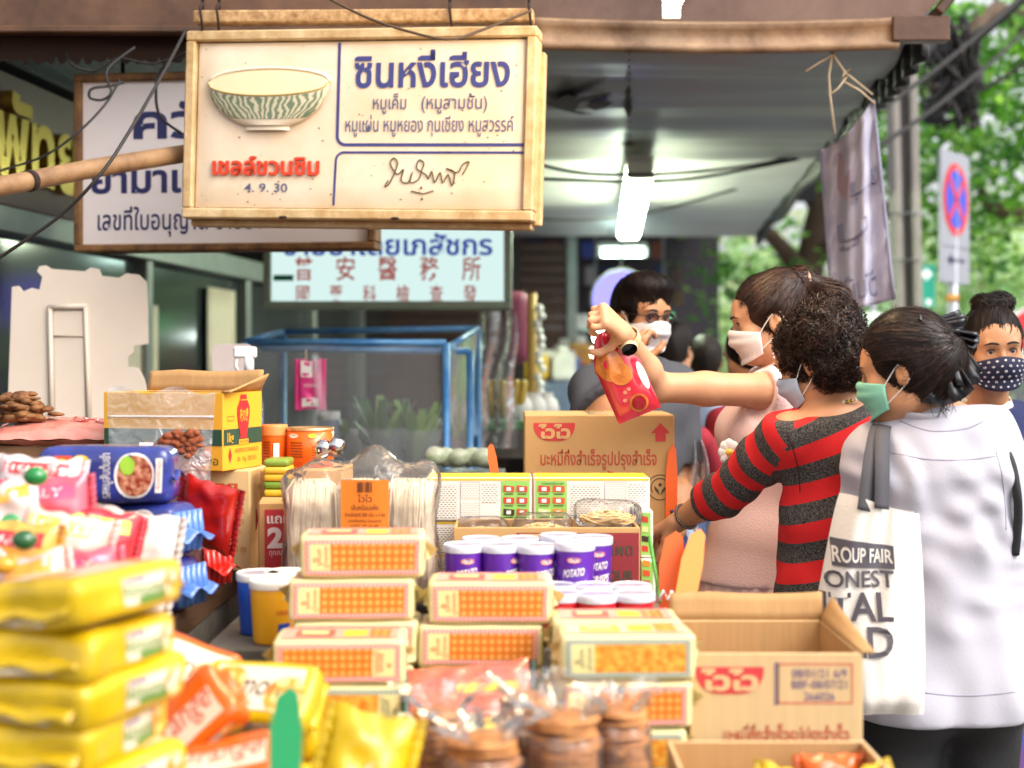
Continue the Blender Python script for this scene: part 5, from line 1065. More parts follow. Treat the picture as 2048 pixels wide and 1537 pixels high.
# patterned white bag, candy bags at the far left
m_wbag = pattern('white bag with dark shapes', '#2f2f33', '#dcd3c6', 'voronoi', 26, .17, .03, .35, c3='#e2dacf')
pillow('white_bag', 'white crumpled bag with small dark shapes below the blue noodle packs', (P(238, 0, 2.12).x, 2.14, SZ+.04), (-.15, .12, -.25), .13, .16, .05, m_wbag, seed=8, amp=.006)
def candy(cs, words):
    ms = [mat('candy print '+c, c, .25, coat=.4) for c in cs]
    def f(g, F, F2, sf):
        g.rect(F, -.8, -.95, .8, -.45, ms[0], 8, 5); g.rect(F, -.8, .45, .8, .8, ms[1], 8, 4); g.disc(F, -.25, .0, .4, .42, ms[2], 18); g.disc(F2, .25, -.15, .3, .3, ms[3], 16)
        if words: g.text(F2, words, 0, .52, .22, m_wht, 1.1)
    return f
pals = [('#d83a4a', '#f0a03a', '#e9dcd0', '#2f8f4a'), ('#e0483c', '#e8527a', '#f4d9a0', '#4a6a2f'), ('#f0a23a', '#d8343c', '#f0e6dc', '#e07a9a'), ('#2f9a4a', '#e8c83a', '#d8d0c8', '#d8343c')]
m_candy = [mat('candy bag '+c, c, .2, coat=.5, var=.1) for c in ('#e3b9ae', '#dd5a6c', '#e9a94a', '#cc2f3c', '#d9c9c6')]
spots = [(60, 1160, 1.93, .0, 0, 'pink and white candy bag low in the pile at the left edge'), (150, 1150, 1.98, .15, 1, 'pink sweet bag standing upright right of the candy pile'), (20, 1090, 1.98, -.2, 2, 'cream candy bag with orange band at the left edge'), (95, 1070, 2.02, .1, 0, 'white candy bag with red print in the middle of the pile'), (20, 1010, 2.05, .2, 4, 'pale candy bag with a green spot high at the left edge'), (100, 1000, 2.08, -.1, 1, 'rosy candy bag at the top of the pile before the blue packs'), (60, 955, 2.16, .0, 4, 'clear topped candy bag behind the pile'), (160, 1060, 2.06, .3, 3, 'deep pink candy bag beside the white patterned bag')]
for k, (px, py, Y, rz, ci, lab) in enumerate(spots):
    q = P(px, py, Y); lv = max(SZ+.001, q.z-.085)
    pillow('candy_bag', lab, (q.x, Y, lv), (-.25+.1*(k % 3), .15*((k % 4)-1.5), rz), .125, .12, .06, m_candy[ci], 'candy bags piled at the left', candy(pals[k % 4], ['', 'JELLY', 'เยลลี่', 'กัมมี่'][k % 4]), seed=k, amp=.005)
for k, (px, py, Y, cc) in enumerate(((195/2.8, 955, 1.98, '#147a36'), (50, 1080, 1.9, '#23592c'), (10, 1130, 1.9, '#e0a02c'), (130, 1180, 1.9, '#e07a3a'))):
    g = MB(); g.ball((0, 0, 0), (.017, .015, .014), mat('candy piece '+cc, cc, .2, coat=.6), 14, 9, amp=.12, fr=60, seed=k); tag(g.build('candy', loc=P(px, py, Y)), ['green wrapped sweet on top of the candy pile', 'dark green sweet low in the candy pile', 'mustard wrapped sweet at the left edge', 'orange wrapped sweet just above the yellow packs'][k], 'sweet', 'loose sweets on the candy pile')
# flat pink pack and dried skin
m_pinkf = mat('pink film pack', '#e2a494', .2, coat=.4, var=.3, vscale=8, vcol='#c9685c'); zc = SZ+.248
pillow('flat_pack', 'flat pinkish pack lying on the brown carton at the far left', (P(85, 0, 2.9).x, 2.93, zc+.012), (-1.45, 0, .05), .26, .2, .05, m_pinkf, seed=4, decor=lambda g, F, F2, sf: (g.rect(F, .2, -.2, .9, .3, m_rw, 6, 4), g.text(F2, 'ไวไว', .55, 0, .2, m_wht, .4)))
g = MB(); m_skin = mat('dried brown skin', '#8a5c30', .7, bump=1., bscale=50, var=.5, vscale=20, vcol='#5a3416')
for k in range(90): q = k/90; g.ball((rnd.gauss(-.008, .030)*(1.15-q*.7), rnd.uniform(-.03, .03)*(1-q*.5), .008+q*.052), (rnd.uniform(.010, .022), .014, rnd.uniform(.004, .009)), m_skin, 9, 6, amp=.6, fr=120, seed=k*1.3)
g.ball((.0, 0, .012), (.055, .035, .012), m_skin, 18, 9, amp=.4, fr=90, seed=9)
tag(g.build('dried_food', loc=(P(25, 0, 2.95).x, 3.0, zc+.045)), 'clump of brown dried food on the flat pink pack', 'food')
# yellow and green small packets beside the tan carton
for k in range(5):
    g = MB(); cc = ['#c9b02c', '#6a8a2c', '#d8a82c', '#d8b43a', '#7f9a3a'][k]; g.soft((.05, .08, .0145), .006, mat('small packet '+cc, cc, .4), n=(5, 6, 3), amp=.001, seed=k); tag(g.build('small_packet', loc=(P(562, 0, 2.9).x, 2.875, RZ+.192+k*.015)), ['yellow', 'dark green', 'gold', 'pale gold', 'olive'][k]+' flat packet in the little pile on the red promotional carton', 'packet', 'flat packets piled on the red carton')
# white cutout board, white card
m_board = mat('off white board', '#d8cabb', .65, bump=.05, bscale=30, var=.06); Yb = 3.95; c = P(150, 0, Yb)
out = [(8, 1010), (8, 572), (20, 570), (30, 582), (48, 574), (64, 578), (69, 552), (58, 540), (62, 530), (74, 528), (86, 535), (155, 540), (166, 532), (182, 535), (188, 549), (225, 553), (240, 544), (264, 547), (280, 562), (284, 620), (287, 688), (259, 692), (258, 706), (247, 714), (247, 734), (268, 736), (280, 758), (290, 792), (293, 1010)]
pts = [P(x, y, Yb)-Vector((c.x, Yb, 0)) for x, y in out]
lowz = SZ+.001; pts = [Vector((p.x, (p.z-lowz)*.10, max(lowz, p.z))) for p in pts]; pts[0].z = pts[-1].z = lowz; pts[0].y = pts[-1].y = 0
n = len(pts); g = MB(); bk = [p+Vector((0, .012, 0)) for p in pts]; g.add(pts+bk, [list(range(n))[::-1], [n+i for i in range(n)]]+[[i, (i+1) % n, n+(i+1) % n, n+i] for i in range(n)], m_board)
bo = thing('cutout_board', 'off white cutout display board with a wavy top, seen from the back', 'board', (c.x, Yb, 0)); g.build('board', bo)
g = MB(); bq = lambda px, py: (lambda p: Vector((p.x-c.x, (p.z-lowz)*.10-.008, p.z)))(P(px, py, Yb))
for a, b_ in (((88, 612), (101, 860)), ((160, 612), (176, 860))): g.tube([bq(*a), bq(*b_)], .008, m_board, n=4)
g.tube([bq(85, 614), bq(163, 612)], .008, m_board, n=4); g.grid(lambda u, v: bq(95+60*u+12*v, 622+238*v)+Vector((0, .003, 0)), [0, 1], [0, 1], m_board); g.tube([bq(98, 672), bq(160, 672)], .0025, mat('board crease', '#b7a898', .7), n=4); g.build('strut', bo)
Yc = 3.9; g = MB(); x0, x1 = P(424, 0, Yc).x, P(506, 0, Yc).x; w = x1-x0; zt = P(0, 688, Yc).z; r = .02
pts = [(-w/2, SZ+.001), (w/2, SZ+.001)]+[(w/2-r+r*math.cos(a), zt-r+r*math.sin(a)) for a in lin(0, math.pi/2, 6)]+[(-w/2+r-r*math.sin(a), zt-r+r*math.cos(a)) for a in lin(0, math.pi/2, 6)]
n = len(pts); g.add([(x, 0, z) for x, z in pts]+[(x, .008, z) for x, z in pts], [list(range(n)), [n+i for i in range(n)][::-1]]+[[(i+1) % n, i, n+i, n+(i+1) % n] for i in range(n)], mat('white plastic card', '#cfc2bf', .5)); tag(g.build('white_card', loc=((x0+x1)/2, Yc, 0)), 'plain white rounded card standing behind the yellow carton', 'card')
# spray bottle
o = thing('spray_bottle', 'clear spray bottle of blue liquid with white trigger', 'bottle', (P(521, 0, 3.7).x-.03, 3.7, SZ+.001)); zb = P(0, 690, 3.7).z-SZ; m_liq = mat('blue liquid', '#1c62b8', .1, coat=.5)
g = MB(); g.lathe([(.001, 0), (.036, 0), (.036, zb*.60), (.034, zb*.62), (.001, zb*.62)], m_liq); g.build('liquid', o); g = MB(); g.lathe([(.038, .0), (.038, zb*.66), (.030, zb*.74), (.014, zb*.80), (.014, zb*.84)], f_clear); g.build('body', o)
g = MB(); m_tr = mat('white trigger', '#dcdcdc', .4); g.tube([(0, 0, zb*.83), (0, 0, zb*.93)], .013, m_tr, n=12); g.box((-.01, 0, zb*.955), (.06, .02, .03), m_tr, b=.006); g.tube([(-.03, 0, zb*.94), (-.035, 0, zb*.88), (-.025, 0, zb*.84)], .005, m_tr); g.build('trigger', o)
for k, cc in enumerate(('#d8c8b0',)):
    pass
# ------------------------------------------------------------------ blue framed stall behind
m_bfr = mat('blue painted tube', '#2f6fae', .4, metal=.2, var=.25, vscale=9, vcol='#6aa0c8')
A0, A1, B0, B1 = P(492, 684, 4.6), P(892, 686, 4.6), P(566, 664, 5.5), P(956, 657, 5.5); cz = 1.13
ct = thing('food_stall', 'food stall with blue tube frame and clear plastic sheets', 'stall', ((A0.x+A1.x)/2, 5.0, 0)); c = Vector(ct.location)
def bar(a, b_, r=.0115, nm='frame_bar'): g = MB(); g.tube([a-c, b_-c], r, m_bfr, n=10); g.build(nm, ct)
dn = lambda p: Vector((p.x, p.y, 0)); bar(A0, A1); bar(B0, B1); bar(A0, B0); bar(A1+Vector((0, 0, -.02)), B1)
for p in (A0, A1, B0, B1): bar(dn(p), p, .0125, 'post')
mid0, mid1 = P(520, 697, 4.75), P(940, 703, 4.9); bar(mid0, mid1, .012); bar(Vector((mid1.x, mid1.y, .0)), mid1, .013, 'post')
g = MB(); g.add([A0-c-Vector((0, 0, A0.z-cz)), A1-c-Vector((0, 0, A1.z-cz)), B1-c-Vector((0, 0, B1.z-cz)), B0-c-Vector((0, 0, B0.z-cz)), A0-c-Vector((0, 0, A0.z-cz+.04)), A1-c-Vector((0, 0, A1.z-cz+.04)), B1-c-Vector((0, 0, B1.z-cz+.04)), B0-c-Vector((0, 0, B0.z-cz+.04))], [[0, 1, 2, 3], [7, 6, 5, 4], [0, 4, 5, 1], [1, 5, 6, 2], [2, 6, 7, 3], [3, 7, 4, 0]], m_steel); g.build('counter', ct)
f_sheet = film('stall plastic sheet', '#e6ecf0', gloss=.12, rough=.15, bump=.5, bscale=5, haze=.24)
g = MB(); g.grid(lambda u, v: A0.lerp(A1, u)-c-Vector((0, -.01*math.sin(u*14+v*3), v*(A0.z-cz-.02))), lin(.02, .98, 30), lin(.02, 1, 12), f_sheet); g.build('plastic_sheet', ct)
g = MB(); g.grid(lambda u, v: A1.lerp(B1, u)-c-Vector((-.01*math.sin(u*9+v*4), 0, v*(A0.z-cz-.02))), lin(.02, .98, 16), lin(.02, 1, 10), f_sheet); g.build('plastic_sheet', ct)
# goods on and round that stall
m_leafg = [mat('greens '+cc, cc, .45) for cc in ('#5f8a38', '#83a84e', '#3f6a2c')]; f_bag = film('white thin bag', '#f4f4f4', gloss=.12, rough=.15, bump=1, bscale=30, haze=.45)
def veg(px, Y, seed, lab, z=cz, s=1.):
    o = thing('greens_bag', lab, 'vegetables', (P(px, 0, Y).x, Y, z), group='bags of greens'); g = MB(); r = random.Random(seed)
    for k in range(26):
        a = r.uniform(0, 6.28); t = Vector((.07*math.cos(a), .05*math.sin(a), r.uniform(.08, .2)))*s; w_ = .018*s
        g.grid(lambda u, v: t*v+Vector((w_*u*math.sin(v*2.6)*math.sin(a)+.02*math.cos(a)*v*v, -w_*u*math.sin(v*2.6)*math.cos(a), .004*u*u)), [-1, 0, 1], lin(0.02, 1, 5), r.choice(m_leafg))
    g.build('leaves', o); g = MB(); g.lathe([(.045*s, 0), (.06*s, .05*s), (.075*s, .11*s)], f_bag, n=18); g.build('bag', o)
veg(770, 4.85, 1, 'greens in a clear bag at the left inside the blue framed stall', s=1.25); veg(830, 4.85, 2, 'greens in a clear bag near the front post inside the blue framed stall', s=1.2); veg(700, 5.2, 3, 'small greens bag at the back of the blue framed stall', s=.8)
for k, (px, Y, w, h, cc, lab) in enumerate(((720, 5.1, .10, .12, '#c9c4b8', 'white round container inside the blue framed stall'), (840, 5.2, .16, .10, '#b08a78', 'reddish brown container inside the blue framed stall'), (905, 5.15, .07, .16, '#c87a5a', 'orange jar near the right post of the blue framed stall'), (925, 5.3, .06, .17, '#8aa06a', 'green jar near the right post of the blue framed stall'), (880, 5.3, .07, .15, '#a06a6a', 'dull pink jar behind the front post of the blue framed stall'), (660, 5.2, .09, .18, '#8a93a2', 'grey blue container at the left of the blue framed stall'))):
    o = thing('container', lab, 'container', (P(px, 0, Y).x, Y, cz+.001), group='containers in the blue framed stall'); g = MB(); m = mat('container '+cc, cc, .35); g.lathe([(.001, 0), (w*.46, 0), (w*.5, h*.2), (w*.5, h*.8), (w*.36, h*.86), (.001, h*.86)], m); g.build('body', o); g = MB(); g.lathe([(w*.40, h*.84), (w*.40, h), (.001, h)], m_whl); g.build('lid', o)
m_mag = mat('magenta pouch', '#d8327c', .35)
pillow('pink_pouch', 'magenta and white pouch hanging on the blue stall frame', (P(617, 0, 4.5).x, 4.54, P(0, 822, 4.5).z), (0, 0, .1), .075, .165, .02, m_mag, decor=lambda g, F, F2, sf: (g.rect(F, -.8, .3, .2, .95, m_wht, 5, 4), g.rect(F, -.7, -.9, .7, -.55, m_whl, 5, 3), g.text(F2, 'SCISSORS', 0, -.1, .12, m_wht, 1.1)))
g = MB(); p0 = P(610, 700, 4.56)
g.tube([p0-p0, Vector((0, 0, .05))], .003, m_str, n=5); tag(g.build('string', loc=P(612, 730, 4.56)), 'short brown string holding the magenta pouch to the blue frame', 'string')
g = MB(); g.grid(lambda u, v: Vector((u*.018+.02*v, .01*math.sin(u*3)*(1-v), -v*.19)), lin(-1, 1, 7), lin(0, 1, 14), f_bag); tag(g.build('plastic_strip', loc=P(632, 712, 4.52)), 'long white plastic sleeve hanging beside the magenta pouch', 'plastic')
f_hang = film('hanging plastic', '#f2f2f4', gloss=.2, rough=.1, bump=1.2, bscale=12, haze=.3)
g = MB(); g.grid(lambda u, v: Vector((u*.08+.01*math.sin(v*9), .035*math.sin(u*5+v*4), -v*.55)), lin(-1, 1, 18), lin(0, 1, 24), f_hang); tag(g.build('plastic_curtain', loc=P(992, 622, 5.7)), 'crinkled clear plastic curtain hanging right of the blue frame', 'plastic')
# green table with bananas and white bags beyond
table('green_table', 'green topped market table right of the blue framed stall', P(955, 0, 6).x, P(1110, 0, 6).x, 5.9, 6.6, P(0, 842, 6).z, mat('green table top', '#4a7a4a', .5))
zt = P(0, 842, 6).z; g = MB(); m_ban = mat('ripe banana', '#b8962e', .5, var=.2, vscale=20)
for k in range(7): a = (k-3)*.22; g.tube(spline([Vector((.02*k-.06, -.05, .01)), Vector((.02*k-.06+.03*a, -.09, .09)), Vector((.02*k-.06+.05*a, -.06, .17))], 5), [.012]+[.02]*9+[.008], m_ban, n=8)
tag(g.build('bananas', loc=(P(1005, 0, 6.1).x, 6.15, zt)), 'bunch of bananas standing on the green market table', 'bananas')
for k, (px, lab) in enumerate(((1040, 'left'), (1068, 'middle'), (1092, 'right'))):
    g = MB(); g.lathe([(.04, 0), (.06, .04), (.05, .08), (.03, .10), (.036, .115)], mat('white tied bag', '#d6d2cc', .4, bump=.5, bscale=25), n=16, c=(0, 0, 0)); tag(g.build('tied_bag', loc=(P(px, 0, 6.1).x, 6.1+.04*k, zt)), 'white tied plastic bag on the green market table, %s of three' % lab, 'bag', 'tied bags on the green table')
for k in range(5):
    px = 868+k*24; g = MB(); g.ball((0, 0, .045), (.034, .03, .03), mat('pale vegetable bag', '#d6d2c6', .4, var=.5, vscale=30, vcol='#7f9a6a'), 14, 9, amp=.15, fr=50, seed=k); tag(g.build('vegetable_bag', loc=(P(px, 0, 4.3).x, 4.3+.03*(k % 2), P(0, 945, 4.3).z)), 'small pale bag of vegetables behind the wafer boxes, %s from the left' % ['first', 'second', 'third', 'fourth', 'fifth'][k], 'bag', 'vegetable bags behind the wafer boxes')
table('side_table', 'narrow table carrying vegetable bags behind the wafer boxes', P(840, 0, 4.3).x, P(1010, 0, 4.3).x, 4.15, 4.45, P(0, 945, 4.3).z, m_steel)
g = MB(); g.soft((S(60, 6.2), .3, .35), .05, mat('maroon cover', '#6e2140', .6), n=(5, 4, 5)); tag(g.build('maroon_cover', loc=(P(1032, 0, 6.5).x, 6.9, P(0, 730, 6.5).z)), 'maroon cloth cover left of the garland post', 'cover')

# ------------------------------------------------------------------ near goods
m_yw = mat('yellow wafer wrapper', '#e2ba0c', .34, coat=.35, bump=.2, bscale=25, var=.12, vscale=8, vcol='#b8960a'); m_ow = mat('orange wafer wrapper', '#d8600f', .25, coat=.4, var=.12, vscale=9, vcol='#c9560e'); m_scr = mat('green script print', '#5f8a3c', .4); m_wafer = pattern('wafer photo print', '#e0912c', '#f6cf86', 'grid', 120, .5, .35, .35); m_pv = mat('violet brand print', '#5a3f8f', .4); m_wcr = mat('white wrapper print', '#dccbb2', .35)
def wafer_pack(label, loc, rz, m=m_yw, w=.2, d=.125, h=.066, seed=0, group='wafer packs in a leaning stack', word='Almond', rot=None, name='wafer_pack'):
    o = thing(name, label, 'wafers', loc, rz, group, rot=rot); g = MB(); yl = m is m_yw
    F, T, Rt, Lf = g.soft((w, d, h), .016, m, n=(22, 14, 10), amp=.0062, fr=44, seed=seed); e1, e2 = lift(F, (0, -1, 0), .0007), lift(F, (0, -1, 0), .0014); t1 = lift(T, (0, 0, 1), .0007); t2 = lift(T, (0, 0, 1), .0014)
    g.rect(F, -w*.12, .012, w*.36, h-.010, m_wcr, 9, 6); g.text(e1, word, w*.04, h*.38, .016, m_scr if yl else m_lr, .075, bold=.01, shear=.25); g.text(e1, 'WAFER', -w*.02, h*.70, .006, m_pv, .035, bold=.02); g.rect(e1, -.0, .012, .05, .020, m_scr, 4, 2); g.disc(e1, w*.30, h*.5, w*.085, h*.33, m_wafer, 16)
    g.rect(T, -w*.35, -d*.35, w*.40, d*.35, m_wcr, 9, 6); g.text(t1, word, 0, -.012, .034, m_blk if yl else m_lr, .11, shear=.2); (g.disc(t1, -w*.22, d*.08, .026, .026, m_wafer, 18), g.disc(t1, w*.28, -d*.1, .028, .03, m_wafer, 18)) if yl or seed == 14 else g.rect(t1, -w*.35, d*.12, w*.40, d*.35, m, 8, 3)
    q = lift(Lf, (-1, 0, 0), .0006); g.disc(q, -d*.1, .008, d*.28, .006, m_wcr, 16)
    g.build('wrapper', o)
    for s in (-1, 1): q = MB(); q.grid(lambda u, v: Vector((s*(w/2-.004+u*.012), v*(d/2-.014), h*.5+.004*math.sin(v*5+seed)*u-.012*u)), lin(0, 1, 4), lin(-1, 1, 16), m); q.build('end_seal', o, solid=.0008)
    return o
ords = ['lowest', 'second from the bottom', 'third from the bottom', 'the middle one', 'third from the top', 'second from the top', 'topmost']
for k in range(7):
    c = P(150, 0, 1.55); offx = [.014, -.006, .008, -.010, .006, -.004, .008][k]
    wafer_pack('yellow wafer pack of the tall stack at the left edge, %s' % ords[k], (c.x-.012+offx, 1.62+.006*(k % 2), TZ+.001+k*.0498+(.007 if k == 6 else 0)), 0, seed=k+1, h=.054, d=.14, rot=(-.11 if k == 6 else 0, .03*(k == 5), 1.28+[.0, .10, -.08, .09, -.07, .06, -.10][k]))
wafer_pack('yellow wafer pack lying tilted with script word beside the orange ones', (P(500, 0, 1.86).x, 1.93, TZ+.13), 0, seed=11, rot=(.75, .05, -.18), w=.17, d=.10, h=.045, group='wafer packs in a heap')
wafer_pack('orange and white wafer pack leaning steeply against the yellow stack', (P(375, 0, 1.78).x, 1.83, TZ+.12), 0, m_ow, seed=12, rot=(.95, -.75, .1), w=.15, d=.09, h=.05, word='Orange', group='wafer packs in a heap')
wafer_pack('orange wafer pack lying lowest among the loose packs', (P(425, 0, 1.68).x, 1.74, TZ+.062), 0, m_ow, seed=13, rot=(.25, -.15, .2), w=.15, d=.10, h=.06, word='Orange', group='wafer packs in a heap')
wafer_pack('wafer pack with a lattice wafer picture wedged behind the leaning orange one', (P(330, 0, 1.9).x, 1.95, TZ+.165), 0, m_ow, seed=14, rot=(.9, .35, .1), w=.17, d=.10, h=.04, word='Orange', group='wafer packs in a heap')
wafer_pack('yellow wafer pack flat under the orange ones by the bottom edge', (P(430, 0, 1.68).x, 1.74, TZ+.001), .1, seed=15, w=.19, d=.13, h=.058, group='wafer packs in a heap')
wafer_pack('yellow wafer pack hidden under the tilted yellow one', (P(500, 0, 1.9).x, 1.95, TZ+.001), -.1, seed=16, w=.18, d=.12, h=.06, group='wafer packs in a heap')
wafer_pack('yellow wafer pack hidden under the lattice picture one', (P(340, 0, 1.9).x, 1.95, TZ+.06), .2, seed=17, w=.17, d=.12, h=.06, group='wafer packs in a heap'); wafer_pack('yellow wafer pack lowest under the lattice picture one', (P(340, 0, 1.9).x, 1.95, TZ+.001), .1, seed=27, w=.18, d=.12, h=.058, group='wafer packs in a heap'); wafer_pack('yellow wafer pack standing between the hidden ones and the tilted one', (P(495, 0, 1.9).x, 1.96, TZ+.062), .0, seed=28, w=.18, d=.11, h=.058, group='wafer packs in a heap')
pillow('yellow_bag', 'yellow snack bag standing at the bottom edge right of the green paddle', (P(668, 0, 1.6).x, 1.62, TZ+.001), (-.2, .25, .1), .095, .20, .05, m_yw, seed=21, amp=.004, decor=lambda g, F, F2, sf: (g.disc(F, .25, .2, .35, .25, m_wcr, 16), g.text(F2, 'Almond', .25, .16, .12, m_scr, .5)))
pillow('orange_bag', 'small orange and white bag between the yellow bag and the brown crackers', (P(772, 0, 1.75).x, 1.77, TZ+.04), (-.5, -.3, -.1), .07, .11, .03, m_ow, seed=22, decor=lambda g, F, F2, sf: g.rect(F, -.8, -.3, .5, .5, m_wcr, 5, 4))
wafer_pack('yellow wafer pack flat at the bottom edge before the brown crackers', (P(780, 0, 1.55).x, 1.60, TZ+.05), .05, seed=23, w=.14, d=.10, h=.06, group='wafer packs in a heap'); o, g, F, Rt, Lf = carton('brown_carton', 'small tan carton under the yellow pack at the bottom edge', (P(780, 0, 1.55).x, 1.60, TZ+.001), 0, .14, .1, .046); g.build('body', o)
# red packet and green white packets before the middle stack
m_redp = mat('red snack film', '#cf3a34', .18, coat=.5, var=.25, vscale=12, vcol='#e88a6a'); m_dgr = mat('dark green packet edge', '#20402c', .3, coat=.4)
pillow('red_packet', 'red snack packet leaning flat on the middle cracker stack', (P(945, 0, 2.02).x, 2.0, TZ+.085), (-.75, -.08, .03), .175, .10, .024, m_redp, seed=31, crimp=m_dgr, decor=lambda g, F, F2, sf: (g.rect(F, -.2, -.1, .8, .2, m_topy, 6, 3), g.disc(F, .3, .1, .3, .35, m_oval, 14), g.rect(F, -.9, -.95, .9, -.75, m_wcr, 8, 2)))
pillow('green_packet', 'pale green and white snack packet in front of the red one', (P(905, 0, 1.95).x, 1.93, TZ+.045), (-1.05, .1, .05), .14, .10, .024, mat('pale green film', '#b9c4a0', .2, coat=.5, var=.25, vscale=14), seed=32, decor=lambda g, F, F2, sf: (g.disc(F, 0, .1, .3, .4, m_oval, 14), g.disc(F2, .05, .15, .12, .2, m_kin, 12), g.disc(F, .45, -.3, .2, .25, m_scr, 12)))
pillow('yellow_packet', 'dark snack packet with a bright yellow strip beside the green one', (P(985, 0, 1.93).x, 1.95, TZ+.04), (-.9, -.05, -.05), .11, .10, .024, m_dgr, seed=33, decor=lambda g, F, F2, sf: (g.rect(F, -.9, .1, .9, .7, m_topy, 6, 3), g.text(F2, 'หมูแผ่นกรอบ', 0, .25, .2, m_blk, 1.4)))
for k, (px, Y, lab) in enumerate(((945, 2.0, 'lower support'),)):
    o, g, F, Rt, Lf = carton('brown_carton', 'small tan carton under the snack packets before the middle stack', (P(px, 0, Y).x, 2.02, TZ+.001), 0, .2, .10, .06); g.build('body', o)
# brown cracker towers in clear bags
m_bisc = mat('brown rice cracker', '#d29458', .6, bump=.9, bscale=45, var=.45, vscale=25, vcol='#9a5a28')
for k, (px, Y, r, top, lab) in enumerate(((880, 1.80, .034, 1.068, 'leftmost bag of stacked brown crackers, partly hidden'), (965, 1.70, .043, 1.058, 'bag of stacked brown crackers second from the left by the bottom edge'), (1125, 1.74, .043, 1.075, 'tall bag of stacked brown crackers in the middle by the bottom edge'), (1238, 1.80, .036, 1.07, 'rightmost bag of stacked brown crackers before the right cracker stack'), (1050, 1.84, .034, 1.075, 'bag of stacked brown crackers behind the two big ones'))):
    o = thing('cracker_bag', lab, 'crackers', (P(px, 0, Y).x, Y, TZ+.001), group='bags of stacked brown crackers'); hh_ = top-TZ-.012; n = int(hh_/.0085); r3 = random.Random(k)
    for q in range(n):
        g = MB(); z = .004+q*.0085; g.lathe([(.001, 0), (r*.8, -.001), (r*.97, .001), (r, .003), (r*.95, .0055), (r*.5, .006), (.001, .0055)], m_bisc, n=22); s0 = r3.random()*6
        g.v = [(x*(1+.05*math.sin(3*math.atan2(y, x)+s0)), y*(1+.05*math.sin(2*math.atan2(y, x)+s0)), zz_+.0018*math.sin(2*math.atan2(y, x)+s0)) for x, y, zz_ in g.v]
        g.build('cracker', o, loc=(r3.uniform(-.003, .003), r3.uniform(-.003, .003), z))
    def tf(u, v, k=k, r=r, hh_=hh_):
        R = r*1.10*(1 if v < .72 else 1-.55*((v-.72)/.14) if v < .86 else .45+.9*(v-.86)/.14); ru = 1+(.05+.28*max(0, v-.78)/.2)*math.sin(u*7+k)+.03*math.sin(u*13+v*20)
        return Vector((R*ru*math.cos(u), R*ru*math.sin(u), v*(hh_*1.16)+.006*math.sin(u*5+k)*(v > .8)))
    g = MB(); g.grid(tf, lin(0, 2*math.pi, 44), lin(0, 1, 26), f_soft); g.build('film', o)
# snacks inside the bottom right carton
for k, (px, Y, m, lab) in enumerate(((1560, 1.80, m_yw, 'yellow snack bag in the bottom right carton, left one'), (1665, 1.86, m_ow, 'orange snack bag in the middle of the bottom right carton'), (1745, 1.8, m_yw, 'yellow snack bag in the bottom right carton, right one'))):
    pillow('snack_bag', lab, (P(px, 0, Y).x, Y, TZ+.015), (-.25, .3-.3*k, .1), .075, .068, .03, m, 'snack bags in the bottom right carton', seed=40+k, amp=.004, decor=lambda g, F, F2, sf: g.disc(F, 0, .2, .5, .4, m_wcr, 14))
# noodle nests in clear film lying on the flour carton
m_nest = mat('dry yellow noodle', '#e0bd86', .5); f_nest = film('noodle film', gloss=.12, rough=.08, bump=.5, bscale=40, haze=.06)
def nest(label, px, Y, z, w, rz):
    o = thing('noodle_nest_bag', label, 'noodles', (P(px, 0, Y).x, Y+.0, z), rz, 'dry noodle bags on the flour carton'); g = MB(); r = random.Random(int(px))
    for k in range(34):
        a0 = r.uniform(0, 6.28); R = r.uniform(.3, 1); g.tube([Vector((w*.42*R*math.cos(a0+t), .045*R*math.sin(a0+t), .004+.022*(1-R*R*.6)+.006*math.sin(t*3+k))) for t in lin(0, 4.5, 16)], .0016, m_nest, n=4, cap=False)
    g.ball((0, 0, .013), (w*.40, .042, .011), m_nest, 16, 8); g.build('noodles', o)
    g = MB(); g.soft((w, .11, .05), .022, f_nest, n=(16, 9, 6), amp=.004, fr=50, seed=px); g.build('film', o)
zN = RZ+.148-.02
nest('clear bag of dry noodles lying on the right end of the flour carton', 1215, 2.77, zN+.013, S(135, 2.75), .05); nest('clear bag of dry noodles in the middle of the flour carton', 1085, 2.77, zN-.012, S(120, 2.75), -.05); nest('clear bag of dry noodles at the left end of the flour carton', 965, 2.77, zN-.02, S(110, 2.75), .1)
o, g, F, Rt, Lf = carton('brown_carton', 'low tan carton inside the flour carton under the noodle bags', ((x0+x1)/2*0+P(1093, 0, 2.75).x, 2.757, RZ+.008), 0, .3, .11, .095); g.build('body', o)
# paddles, cord, clip
def paddle(label, pts, Y, w, m, lean=0., text=None):
    """flat tapered plastic strip from its foot to its tip"""
    a, b_ = P(*pts[0], Y), P(*pts[1], Y+lean); c = a.copy(); d = (b_-a); L_ = d.length; d.normalize(); s = d.cross(Vector((0, -1, 0))).normalized(); nn = s.cross(d); g = MB(); prof = [(-.42, 0), (.42, 0), (.5, .75), (.36, .96), (.1, 1.), (-.3, .94), (-.5, .75)]
    pp = [s*x*w+d*y*L_ for x, y in prof]; n = len(pp); g.add(pp+[p+nn*.004 for p in pp], [list(range(n)), [n+i for i in range(n)][::-1]]+[[(i+1) % n, i, n+i, n+(i+1) % n] for i in range(n)], m)
    if text:
        fp = lambda x, y: s*x+d*y-nn*.0008; g.text(lambda x, y: fp(x, y), text, 0, L_*.45, w*.28, m_blk, L_*.42, rot=math.pi/2); 
    return tag(g.build('price_paddle', loc=c), label, 'paddle', 'price paddles stuck in the goods')
m_op = mat('orange plastic', '#e8621c', .4, var=.06); m_op2 = mat('bright orange plastic', '#f2801a', .4); m_gp = mat('green plastic', '#2f9f62', .4, var=.1)
